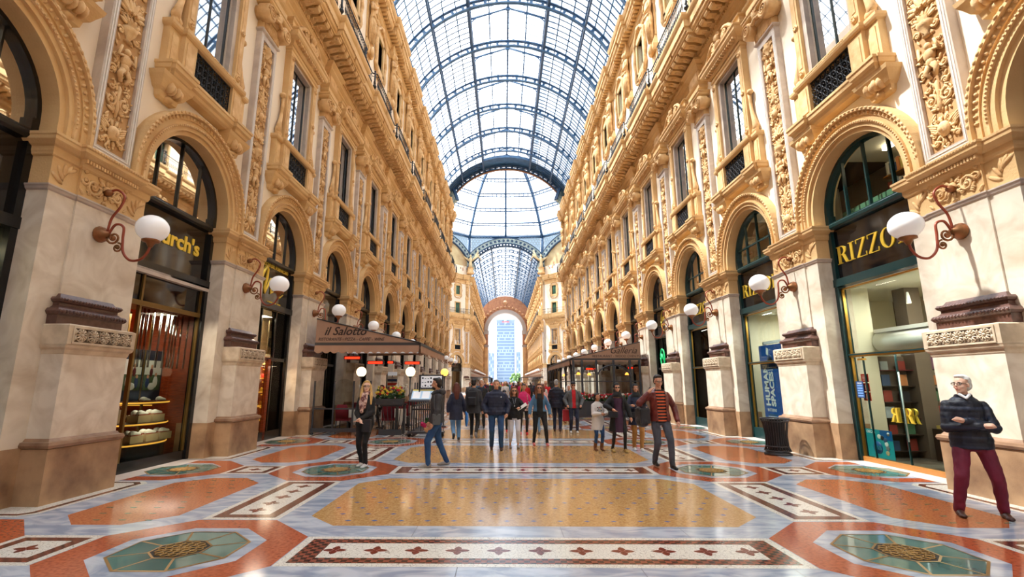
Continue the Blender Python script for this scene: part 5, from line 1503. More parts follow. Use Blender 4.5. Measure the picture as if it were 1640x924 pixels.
    for k, s in enumerate((-.3, .3)):
        p.box(s-.25, s+.25, 0, .006, .22, .86, 'photo_white'); p.box(s-.25, s+.25, 0, .008, .22, .55, 'photo_green')
        for a, z, rx, rz, c2 in ((-.05, .72, .035, .05, 'photo_skin'), (-.05, .6, .05, .1, 'dark_red'), (.1, .55, .04, .045, 'photo_skin'), (.1, .4, .075, .13, 'photo_white'), (-.14, .5, .035, .045, 'photo_skin'), (-.14, .38, .06, .12, 'photo_blue'), (.0, .3, .12, .08, 'photo_white')):
            p.ell((s+a*(1 if k else -1), .008, z), (rx, .006, rz), c2, 9, 7)
    o = p.build('window_picture', label='framed double photograph of people on the shoe display top tray', cat='picture'); o.matrix_world = M @ Matrix.Translation((-.45, -.82, 1.31))
shoe_shop()

# litter bin on the right
def bin_():
    root = empty('litter_bin', (6.2, 12.15, 0), label='dark slatted metal litter bin beside the right wall pier', cat='litter bin')
    m = MB(); n = 30
    for k in range(n):
        a = 2*pi*k/n; c, s = cos(a), sin(a)
        m.tube([(c*.28, s*.28, .1), (c*.24, s*.24, .2), (c*.23, s*.23, .45), (c*.27, s*.27, .74), (c*.31, s*.31, .84)], .013, 'bin_metal', 4)
    for z, r in ((.84, .31), (.78, .29), (.2, .245), (.1, .285)): m.tube([(cos(a)*r, sin(a)*r, z) for a in [2*pi*k/24 for k in range(25)]], .016, 'bin_metal', 5)
    m.build('slatted_basket', root)
    b = MB(); b.lathe([(.0, .0), (.3, .0), (.3, .04), (.22, .08), (.22, .1), (0, .1)], (0, 0, 0), 'bin_metal', 24); b.build('base', root)
    l = MB(); l.lathe([(.2, .12), (.2, .8)], (0, 0, 0), 'black', 20, cap=False); l.build('liner', root)
bin_()

# fill lights added inside the shops to brighten the displays
def shop_fill(side, j, s, n, z, e, col):
    ld = bpy.data.lights.new('shop_fill', 'AREA'); ld.energy = e; ld.color = col; ld.shape = 'RECTANGLE'; ld.size = 1.6; ld.size_y = .5
    o = bpy.data.objects.new('shop_fill', ld); COL.objects.link(o)
    M = (left if side == 'left' else right)(B0+L*j); o.location = M @ Vector((s, n, z))
for a in (('right', 0, 0, -1.0, 3.75, 130, (1, .93, .82)), ('right', 0, 0, -.75, 2.25, 30, (1, .93, .82)), ('right', 1, 0, -1, 3.75, 110, (1, .95, .86)), ('right', 2, 0, -1, 3.75, 90, (1, .95, .86)), ('left', 0, -.3, -.55, 3.15, 60, (1, .84, .66)), ('left', 0, -.4, -.42, 1.24, 8, (1, .84, .66)), ('left', 0, -.4, -.42, .81, 8, (1, .84, .66)), ('left', 1, 0, -.6, 3.7, 60, (1, .8, .6)), ('left', 1, -.6, -.7, 2.2, 40, (1, .76, .5))): shop_fill(*a)
# ------------------------------------------------------------------ mass behind the facades
def back_mass():
    for side, sg in (('left', -1), ('right', 1)):
        m = MB()
        for y0, y1 in ((-28, YN+.5), (YF-.5, YE+1)):
            a, b = sorted((sg*10.6, sg*10.9)); m.box(a, b, y0, y1, 0, 24.9, 'plaster')
            a, b = sorted((sg*7.7, sg*10.9)); m.box(a, b, y0, y1, 24.5, 24.9, 'plaster'); m.box(a, b, y0, y1, 7.8, 8.0, 'void')
        m.build(f'wall_{side}_back', kind='structure')
back_mass()

# ------------------------------------------------------------------ restaurants in the gallery

def awning(side, y0, y1, xw, xf, zw, zf, title, sub, label, tiltz):
    """canopy: side wall facing the camera at y0, roof falling from the wall (xw) to the front edge (xf)"""
    sg = -1 if side == 'left' else 1
    root = empty('awning', (0, 0, 0), label=label, cat='awning')
    c = MB()
    c.add([(xw, y0, zw), (xf, y0, zf+.08), (xf, y1, zf+.08), (xw, y1, zw)], [(0,1,2,3)], 'awning')
    c.add([(xw, y0, zw), (xf, y0, zf+.08), (xw, y0, zf)], [(0,1,2)], 'awning')
    c.add([(xw, y1, zw), (xf, y1, zf+.08), (xw, y1, zf)], [(0,1,2)], 'awning')
    c.build('canopy', root)
    f = MB(); a, b = sorted((xw, xf)); f.box(a, b, y0-.04, y0+.04, zf-.02, zf+.1, 'awning_dark'); f.box(xf-.05, xf+.05, y0-.04, y1, zf-.02, zf+.1, 'awning_dark')
    f.tube([(xw, y0, zw), (xf, y0, zf+.1)], .025, 'awning_dark', 5); f.build('edge_rail', root)
    v = MB()
    def scallop(p, q, n):
        p, q = Vector(p), Vector(q); pts = []; top = []
        for i in range(n*8+1):
            t = i/(n*8); ph = (i % 8)/8
            pts.append(p.lerp(q, t)+Vector((0, 0, -.2-.07*sin(pi*ph)))); top.append(p.lerp(q, t))
        b0 = [tuple(x) for x in top]+[tuple(x) for x in pts]; k = len(top)
        v.add(b0, [(i, i+1, k+i+1, k+i) for i in range(k-1)], 'awning')
    scallop((xw, y0-.05, zf), (xf, y0-.05, zf), 13); scallop((xf-sg*.05, y0, zf), (xf-sg*.05, y1, zf), int((y1-y0)/.28))
    v.build('valance', root)
    t = MB()
    w = abs(xw-xf); cx = (xw*.72+xf*.28) if side == 'left' else (xw*.75+xf*.25)
    Mt = Matrix(((1, 0, 0, cx), (0, 0, -1, y0-.012), (0, 1, 0, zf+.36), (0, 0, 0, 1)))
    t.merge(title, Mt @ Matrix.Rotation(tiltz, 4, 'Z')); Mt2 = Matrix(((1, 0, 0, cx-sg*.22), (0, 0, -1, y0-.012), (0, 1, 0, zf+.16), (0, 0, 0, 1))); t.merge(sub, Mt2)
    t.build('lettering', root)
    return root
AW_L = awning('left', 16.42, 23.0, -6.82, -3.25, 3.86, 2.94, text_mb('il Salotto', .40, 'awning_letter', .002, .35, bold=.006), text_mb("RISTORANTE - PIZZA - CAFFE' - WINE", .16, 'awning_letter', .002, .3, xs=.84), 'brown canvas restaurant awning lettered il Salotto on the left wall', 0)
AW_R = awning('right', 25.6, 38.0, 6.82, 3.12, 3.82, 2.86, text_mb('Galleria', .46, 'awning_letter', .002, .45), text_mb('RESTAURANT - WOOD OVEN PIZZA', .17, 'awning_letter', .002, 0), 'brown canvas restaurant awning lettered Galleria on the right wall', 0)
for sg, nm in ((-1, 'left'), (1, 'right')):
    m = MB(); y0, y1 = YF+1.5, YF+34
    m.add([(sg*7.0, y0, 3.5), (sg*3.3, y0, 2.9), (sg*3.3, y1, 2.9), (sg*7.0, y1, 3.5)], [(0,1,2,3)], 'awning'); m.add([(sg*7.0, y0, 3.5), (sg*3.3, y0, 2.9), (sg*7.0, y0, 2.9)], [(0,1,2)], 'awning')
    m.box(*sorted((sg*3.25, sg*3.35)), y0, y1, 2.8, 2.92, 'awning_dark'); m.box(*sorted((sg*3.3, sg*7.1)), y0-.05, y0+.05, 2.75, 2.9, 'awning_dark')
    for k in range(9): m.box(*sorted((sg*3.35, sg*3.45)), y0+4*k, y0+4*k+.1, 0, 2.85, 'awning_dark')
    m.build('awning', label=f'brown restaurant awning in the far arm beyond the dome, {nm} side', cat='awning')

def lamp_post(x, y, h, mat, label, r=.15):
    root = empty('post_lamp', (x, y, 0), label=label, cat='lamp')
    p = MB(); p.tube([(0, 0, 0), (0, 0, h-r)], .022, 'frame_grey', 8); p.lathe([(.11, 0), (.11, .03), (.03, .06)], (0, 0, 0), 'frame_grey', 12); p.lathe([(.03, h-r-.04), (.07, h-r+.0), (.07, h-r+.03)], (0, 0, 0), 'frame_grey', 12); p.build('pole', root)
    g = MB(); g.ell((0, 0, h), r, mat, 18, 12); g.build('globe', root)
lamp_post(-5.15, 16.3, 2.05, 'opal_lit', 'lit white globe on a black pole behind the blonde woman', .165)
lamp_post(-3.5, 16.3, 2.05, 'opal_lit', 'lit white globe on a black pole left of the menu stand', .165)
lamp_post(-2.75, 19.5, 2.1, 'amber_globe', 'lit yellow globe on a pole behind the man in the grey hooded jacket', .155)

def screen(name, x0, x1, y, z0, z1, bars, label, low=None):
    root = empty(name, (0, 0, 0), label=label, cat='glass screen')
    f = MB(); f.box(x0, x1, y-.05, y+.05, .1, .22, 'frame_grey'); 
    n = len(bars)
    for x in bars: f.box(x-.025, x+.025, y-.025, y+.025, .1, z1, 'frame_grey')
    if low: f.box(x0, x1, y-.02, y+.02, low, low+.05, 'frame_grey')
    for x in (bars[0], bars[-1]):
        f.lathe([(0, -.03), (.05, -.03), (.05, .03), (0, .03)], (x, y, .05), 'frame_grey', 12, 'Y')
    f.build('frame', root)
    for i in range(n-1):
        g = MB(); a, b = bars[i]+.03, bars[i+1]-.03; pts = [(a, y, .22), (b, y, .22), (b, y, z1-.15)]
        pts += [(a+(b-a)*(.5+.5*cos(pi*q/8)), y, z1-.15+.22*sin(pi*q/8)) for q in range(1, 8)] + [(a, y, z1-.15)]
        g.poly(pts, 'clear_glass'); g.build('pane', root)
screen('glass_screen', -6.75, -4.8, 16.4, .1, 1.75, [-6.72, -6.05, -5.4, -4.84], 'grey framed glass screen on castors in front of the il Salotto tables', .82)
def railing_screen():
    root = empty('terrace_fence', (0, 0, 0), label='dark metal fence with thin bars under the flower box beside the blonde woman', cat='fence')
    f = MB(); f.box(-4.5, -3.75, 16.36, 16.44, .0, .18, 'frame_grey'); f.box(-4.5, -3.75, 16.37, 16.43, .92, .97, 'frame_grey')
    for i in range(8): f.tube([(-4.46+.098*i, 16.4, .15), (-4.75+.16*i, 16.4, .95)], .012, 'frame_grey', 5)
    f.build('rails', root)
    root = empty('terrace_fence', (0, 0, 0), label='grey metal side fence of the il Salotto terrace running away from the menu stand', cat='fence')
    side = MB()
    side.box(-3.45, -3.35, 16.6, 22.9, .0, .15, 'frame_grey'); side.box(-3.45, -3.35, 16.6, 22.9, .9, .95, 'frame_grey')
    for i in range(14): side.box(-3.42, -3.38, 16.65+.48*i, 16.69+.48*i, .1, 1.7, 'frame_grey')
    side.build('side_rails', root)
railing_screen()
def planter(x0, x1, y, z0, z1, label, colours, n, seed, d=.3):
    root = empty('flower_box', ((x0+x1)/2, y, z0), label=label, cat='planter'); w = (x1-x0)/2
    b = MB(); b.box(-w, w, 0, d, 0, z1-z0, 'planter'); b.box(-w-.02, w+.02, -.02, d+.02, z1-z0-.05, z1-z0, 'planter')
    for i in range(max(2, int(w*3))): b.box(-w+.05+i*.32, -w+.28+i*.32, -.012, 0, .05, z1-z0-.1, 'frame_grey')
    b.build('trough', root)
    rr = random.Random(seed); g = MB(); fl = MB()
    for i in range(n*2):
        x, yy, z = rr.uniform(-w, w), rr.uniform(0, d), z1-z0+rr.uniform(.02, .3); R = Matrix.Rotation(rr.uniform(0, 6), 3, 'Z') @ Matrix.Rotation(rr.uniform(-1, 1), 3, 'X')
        g.ell((x, yy, z), (.055, .02, .045), 'leafy', 5, 3, rot=R)
    g.build('foliage', root, kind='stuff')
    for i in range(n):
        x, yy, z = rr.uniform(-w, w), rr.uniform(-.04, d), z1-z0+rr.uniform(.12, .38); c = rr.choice(colours)
        for q in range(4): a = q*pi/2; fl.ell((x+cos(a)*.022, yy-.01, z+sin(a)*.022), .022, c, 5, 3)
    fl.build('blossoms', root, kind='stuff')
planter(-4.62, -3.7, 16.29, .975, 1.17, 'flower box of red and yellow blooms on the fence beside the blonde woman', ['petal_red', 'petal_yellow', 'petal_yellow'], 70, 1, .22)
planter(3.4, 6.4, 25.05, 0, .78, 'long dark planter of red flowers below the Galleria awning', ['petal_red', 'petal_red', 'petal_white'], 240, 2)
planter(2.7, 3.05, 30.0, 0, .78, 'dark planter of red and white flowers further along the Galleria terrace', ['petal_red', 'petal_white'], 60, 3)

def heater(x, y, z, label, w=.5):
    root = link('heater', None, AW_L if x < 0 else AW_R, loc=(x, y, z))
    b = MB(); b.box(-w/2-.04, w/2+.04, -.06, .1, .0, .12, 'awning_dark'); b.tube([(0, .05, .1), (0, .2, .4)], .015, 'awning_dark', 5); b.build('housing', root)
    t = MB(); t.box(-w/2, w/2, -.075, -.055, .01, .09, 'heater_red'); t.build('glowing_tube', root)
heater(-6.0, 18, 2.55, 'glowing red heater under the il Salotto awning, leftmost', .55); heater(-5.3, 18.6, 2.4, 'glowing red heater under the il Salotto awning, second from the left', .55)
heater(-4.95, 19.6, 2.45, 'small glowing red heater under the il Salotto awning, third from the left', .2); heater(-3.95, 19, 2.4, 'glowing red heater under the il Salotto awning, rightmost', .55)
heater(4.4, 27, 2.4, 'glowing orange heater under the Galleria awning, left one'); heater(6.6, 27, 2.45, 'small glowing orange heater under the Galleria awning, right one', .25)
def light_bar():
    m = MB(); m.box(-5.9, -3.4, 17.0, 17.1, 2.72, 2.76, 'menu_white'); m.build('light_bar', label='slim white light bar under the front of the il Salotto awning', cat='light')
light_bar()

def chair(x, y, rz, mat, label, group):
    root = empty('dining_chair', (x, y, 0), (0, 0, rz), label=label, cat='chair', group=group)
    s = MB(); s.box(-.22, .22, -.22, .22, .42, .5, mat); s.build('seat', root)
    b = MB(); b.loft([[(x2, .2+dy, z), (x2, .26+dy, z)] for x2, dy, z in ()] or [[(-.21, .18, .5), (.21, .18, .5), (.21, .24, .5), (-.21, .24, .5)], [(-.22, .22, .8), (.22, .22, .8), (.22, .28, .8), (-.22, .28, .8)], [(-.15, .25, .96), (.15, .25, .96), (.15, .3, .96), (-.15, .3, .96)]], mat, True, True); b.build('backrest', root)
    for a in (-.19, .19):
        for c in (-.19, .19):
            l = MB(); l.tube([(a, c, .42), (a*1.1, c*1.15, 0)], [.02, .015], 'frame_grey', 6); l.build('leg', root)
def table(x, y, label):
    root = empty('restaurant_table', (x, y, 0), label=label, cat='table', group='tables with white cloths')
    t = MB(); t.box(-.35, .35, -.35, .35, .72, .75, 'cloth_white'); t.build('tabletop', root)
    l = MB(); l.tube([(0, 0, 0), (0, 0, .72)], .035, 'frame_grey', 8); l.lathe([(.25, 0), (.25, .02), (.04, .05)], (0, 0, 0), 'frame_grey', 14); l.build('pedestal', root)
    c = MB(); n = 32; r0 = []; r1 = []
    for k in range(n):
        a = 2*pi*k/n; u, w = cos(a), sin(a); q = max(abs(u), abs(w)); f = .37/q
        r0.append((u*f, w*f, .755)); g = f*(1+.05*cos(8*a)); r1.append((u*g, w*g, .30+.08*cos(4*a)))
    c.loft([r0, r1], 'cloth_white', False, True); c.poly(r0, 'cloth_white'); c.build('hanging_cloth', root)
    g = MB(); g.lathe([(.03, .757), (.005, .765), (.005, .84), (.035, .9), (.03, .96)], (.12, .0, 0), 'clear_glass', 10, cap=False); 
    o = g.build('wine_glass', label='wine glass on the white cloth, '+label.split(',')[-1].strip(), cat='glass', group='wine glasses on the terrace tables'); o.location = (x, y, 0)
for i, (x, y, w) in enumerate(((-5.9, 17.75, 'nearest the screen at the wall'), (-4.35, 17.85, 'nearest the fence in the middle'), (-5.9, 20.2, 'second row at the wall'), (-4.35, 20.3, 'second row on the open side'))):
    table(x, y, f'small white clothed il Salotto table, {w}')
    chair(x, y+.66, 0, 'velvet_red', f'dark red chair behind the il Salotto table {w}', 'red terrace chairs')
    chair(x, y-.66, pi, 'velvet_red', f'dark red chair before the il Salotto table {w}', 'red terrace chairs')

def menu_stand():
    root = empty('menu_stand', (-2.85, 16.0, 0), label='black wheeled menu stand with lit menu boards beside the grey hooded jacket man', cat='menu stand')
    f = MB()
    for x in (-.5, .42): f.box(x-.02, x+.02, -.02, .02, .1, 1.15, 'frame_grey')
    f.box(-.6, .55, -.15, .2, .1, .16, 'frame_grey'); f.box(-.52, .44, -.03, .03, .82, .87, 'frame_grey')
    for x in (-.2, .1): f.tube([(x, 0, .15), (x, 0, .85)], .01, 'frame_grey', 5)
    for x in (-.55, .5): f.lathe([(0, -.03), (.06, -.03), (.06, .03), (0, .03)], (x, -.1, .06), 'black', 12, 'Y')
    f.build('frame', root)
    R = Matrix.Translation((0, -.1, 1.28)) @ Matrix.Rotation(radians(-52), 4, 'X')
    a = MB(); t = MB(); t.box(-.56, .5, -.03, .0, -.3, .3, 'frame_grey'); t.box(-.5, .44, -.04, -.03, -.22, .22, 'menu_blue'); t.box(-.5, .44, -.042, -.04, .2, .26, 'petal_yellow')
    for q in range(3): t.box(-.46+.3*q, -.22+.3*q, -.043, -.041, -.18, .16, 'menu_white')
    a.merge(t, R); a.build('lower_board', root)
    b = MB(); b.box(-.28, .5, -.02, .02, 1.5, 1.95, 'frame_grey'); b.box(-.23, .45, -.03, -.02, 1.54, 1.91, 'menu_white')
    rr = random.Random(4)
    for i in range(22): x = -.2+.09*(i % 7); z = 1.57+.12*(i//7); b.box(x, x+.05, -.033, -.03, z, z+rr.choice((.02, .06)), 'frame_grey')
    b.box(-.3, -.26, -.02, .02, 1.1, 1.95, 'frame_grey'); b.build('upper_board', root)
    k = empty('flower_basket', (-2.75, 15.75, .16), label='small wicker basket of magenta wrapped flowers at the foot of the menu stand', cat='flower basket')
    w = MB(); w.lathe([(.1, 0), (.15, .06), (.16, .14), (.13, .14)], (0, 0, 0), 'wicker', 14); w.build('basket', k)
    g = MB(); rr = random.Random(8)
    for i in range(60): a = rr.uniform(0, 6.28); g.ell((cos(a)*rr.uniform(0, .17), sin(a)*rr.uniform(0, .12), .22+rr.uniform(0, .2)), (.045, .03, .03), 'leafy', 5, 3)
    g.build('foliage', k, kind='stuff')
    p = MB()
    for i in range(12):
        a = 2*pi*i/12; p.prism([(0, 0), (.14, .05), (.2, .12), (.06, .1)], 'Y', -.004, .004, 'magenta') if False else p.loft([[(cos(a)*.12, sin(a)*.1, .12), (cos(a+.5)*.12, sin(a+.5)*.1, .12)], [(cos(a-.1)*.28, sin(a-.1)*.2, .2+.06*(i % 3)), (cos(a+.6)*.26, sin(a+.6)*.2, .24+.05*(i % 2))]], 'magenta', False, False, False)
    p.build('wrapping', k)
menu_stand()
def notice_stand():
    m = MB(); m.box(-.02, .02, -.02, .02, 0, 2.1, 'frame_grey'); m.box(-.22, .22, -.02, .02, .9, 1.95, 'photo_white'); m.box(-.2, .2, -.03, -.02, 2.0, 2.15, 'menu_white')
    for i in range(6): m.box(-.2, .2, -.025, -.02, .95+.16*i, 1.05+.16*i, ('red_sticker', 'blue_dark', 'petal_yellow', 'book_5')[i % 4])
    o = m.build('menu_board', label='tall narrow coloured menu board standing inside the il Salotto terrace', cat='sign'); o.location = (-5.15, 20.9, 0)
notice_stand()
def orchids(x, y, z, label):
    m = MB(); rr = random.Random(int(x*10))
    m.lathe([(.05, 0), (.07, .12)], (0, 0, 0), 'planter', 10)
    for k in range(3):
        m.tube([(0, 0, .1), (.05*(k-1), 0, .4), (.14*(k-1), -.02, .6)], .006, 'leafy', 4)
        for i in range(6): m.ell((.14*(k-1)+rr.uniform(-.06, .06), -.03, .5+rr.uniform(-.12, .14)), (.035, .015, .035), 'orchid', 6, 4)
    o = m.build('orchid', label=label, cat='plant'); o.location = (x, y, z)
def half_shelf(x0, x1, y0, y1, label):
    m = MB(); m.box(x0, x1, y0, y1, .95, 1.0, 'frame_grey'); m.box(x0+.05, x0+.1, y0, y1, 0, .95, 'frame_grey'); m.box(x1-.1, x1-.05, y0, y1, 0, .95, 'frame_grey'); m.build('side_table', label=label, cat='table')
half_shelf(-5.35, -4.95, 16.75, 17.0, 'slim grey side table carrying the orchid behind the blonde woman'); half_shelf(-4.1, -3.7, 16.75, 17.0, 'slim grey side table carrying the orchid beside the seated diner')
orchids(-5.15, 16.88, 1.0, 'white orchid on a side table left of the blonde woman'); orchids(-3.9, 16.88, 1.0, 'white orchid on a side table right of the waitress')

def galleria_pavilion():
    root = AW_R
    f = MB(); y = 25.5; xs = [3.25, 3.75, 4.5, 6.3, 6.95]
    for x in (3.25, 3.7, 4.45, 5.35, 6.2, 6.7): f.box(x-.05, x+.05, y-.05, y+.05, 0, 2.85, 'frame_grey')
    for z in (.75, 1.75): f.box(3.25, 6.7, y-.03, y+.03, z, z+.05, 'frame_grey')
    def arch(cx, w, y_, ax='x'):
        pts = [(cx+cos(a)*w, y_, 1.95+sin(a)*.65) for a in [pi*q/14 for q in range(15)]]; f.tube(pts, .035, 'frame_grey', 6)
    arch(5.33, .86, y-.02); arch(4.07, .36, y-.02)
    x = 3.2
    for k in range(6):
        yy = 26+2.4*k; f.box(x-.05, x+.05, yy-.05, yy+.05, 0, 2.85, 'frame_grey')
        pts = [(x, yy+1.2+cos(a)*1.1, 1.95+sin(a)*.7) for a in [pi*q/12 for q in range(13)]]; f.tube(pts, .035, 'frame_grey', 6)
    for z in (.75, 1.75): f.box(x-.03, x+.03, 26, 38, z, z+.05, 'frame_grey')
    f.build('frame', root)
    for a, b in ((3.3, 4.4), (4.5, 6.15), (6.25, 6.65)):
        g = MB(); g.box(a, b, y-.005, y+.005, .8, 2.8, 'clear_glass'); g.build('pane', root)
galleria_pavilion()
for i, (x, y, w) in enumerate(((4.2, 27.6, 'front left'), (5.75, 27.6, 'front right'), (5.2, 30.2, 'second row'))):
    table(x, y, f'white clothed table in the Galleria pavilion, {w}')
    chair(x, y+.66, 0, 'frame_grey', f'grey chair behind the Galleria table, {w}', 'grey pavilion chairs'); chair(x, y-.66, pi, 'frame_grey', f'grey chair in front of the Galleria table, {w}', 'grey pavilion chairs')
def pendant(x, y, z, label):
    root = empty('pendant_lamp', (x, y, z), label=label, cat='lamp', group='amber pendant lamps')
    s = MB(); s.lathe([(.02, .12), (.06, .1), (.12, 0), (.1, -.02)], (0, 0, 0), 'amber', 12); s.build('shade', root); w = MB(); w.tube([(0, 0, .12), (0, 0, 3.0-z)], .006, 'frame_grey', 4); w.build('cord', root)
for x, y, w in ((3.7, 26.8, 'leftmost'), (4.6, 28.6, 'centre'), (6.55, 27.6, 'rightmost'), (3.55, 32, 'far left')): pendant(x, y, 2.15, f'amber pendant lamp under the Galleria awning, {w}')
def table_lamp(x, y, z, label):
    root = empty('table_lamp', (x, y, z), label=label, cat='lamp')
    s = MB(); s.lathe([(.07, .48), (.13, .28)], (0, 0, 0), 'red_shade', 14, cap=False); s.build('lamp_shade', root); w = MB(); w.lathe([(.06, 0), (.06, .02), (.012, .04), (.012, .4)], (0, 0, 0), 'brass', 10); w.build('base', root)
def lectern():
    m = MB(); m.box(-.3, .3, -.2, .2, 0, .95, 'planter'); m.box(-.33, .33, -.23, .23, .95, 1.0, 'wood_rail'); o = m.build('host_desk', label='dark host desk with wooden top right of the Galleria planter', cat='desk'); o.location = (6.1, 24.2, 0)
lectern(); table_lamp(6.1, 24.2, 1.0, 'red shaded table lamp on the host desk beside the Galleria terrace')
table_lamp(4.05, 27.6, .755, 'red shaded table lamp on a table behind the Galleria planter')
# ------------------------------------------------------------------ people
V = Vector
from mathutils import noise
def wrinkle(me, amp, quilt=0):
    """real folds: push the cloth in and out along its normals"""
    nr = [v.normal.copy() for v in me.vertices]
    for v, n_ in zip(me.vertices, nr):
        c = v.co
        a = noise.noise(V((c.x*9+c.z*5, c.y*9, c.z*13-c.x*6)))*.6+noise.noise(V((c.x*22, c.y*22, c.z*9+c.x*14)))*.4
        d = amp*a
        if quilt: d += quilt*(abs(sin(c.z*pi/.075))**.5-.6)
        v.co = c+n_*d
def remesh(mb, name, vox, smooth_it=2):
    me = bpy.data.meshes.new('tmp'); me.from_pydata(mb.v, [], mb.f); me.update()
    ob = bpy.data.objects.new('tmp', me); COL.objects.link(ob)
    md = ob.modifiers.new('r', 'REMESH'); md.mode = 'VOXEL'; md.voxel_size = vox; md.use_smooth_shade = True
    sm = ob.modifiers.new('s', 'SMOOTH'); sm.iterations = smooth_it; sm.factor = .5
    dg = bpy.context.evaluated_depsgraph_get(); dg.update()
    out = bpy.data.meshes.new_from_object(ob.evaluated_get(dg)); out.name = name
    bpy.data.objects.remove(ob); bpy.data.meshes.remove(me)
    out.polygons.foreach_set('use_smooth', [True]*len(out.polygons))
    return out
def limb(m, pts, rs, n=10):
    """closed capsule chain"""
    pts = [V(p) for p in pts]
    for i in range(len(pts)-1):
        a, b = pts[i], pts[i+1]; d = (b-a)
        if d.length < 1e-4: continue
        m.tube([a+d*k/4 for k in range(5)], [rs[i]+(rs[i+1]-rs[i])*k/4 for k in range(5)], 's', n)
    for p, r in zip(pts, rs): m.ell(p, r, 's', n, 7)
def loft_body(m, secs, n=18, rot=0):
    """sections (z, cx, cy, rx, ry)"""
    m.loft([[(cx+cos(a)*rx, cy+sin(a)*ry, z) for a in [2*pi*k/n for k in range(n)]] for z, cx, cy, rx, ry in secs], 's', True, True)
_spec['s'] = dict(_spec['white'])

CLOTH = ('trousers', 'jacket', 'coat', 'cardigan', 'jumper', 'dress', 'shirt', 'headscarf', 'scarf', 'hood')
def knee(hip, foot, l1, l2, fwd):
    """two-bone joint position"""
    hip, foot = V(hip), V(foot); d = foot-hip; D = min(d.length, (l1+l2)*.999)
    a = (l1*l1-l2*l2+D*D)/(2*D); h = sqrt(max(0, l1*l1-a*a)); u = d.normalized(); w = (V(fwd)-u*u.dot(V(fwd))).normalized()
    return hip+u*a+w*h

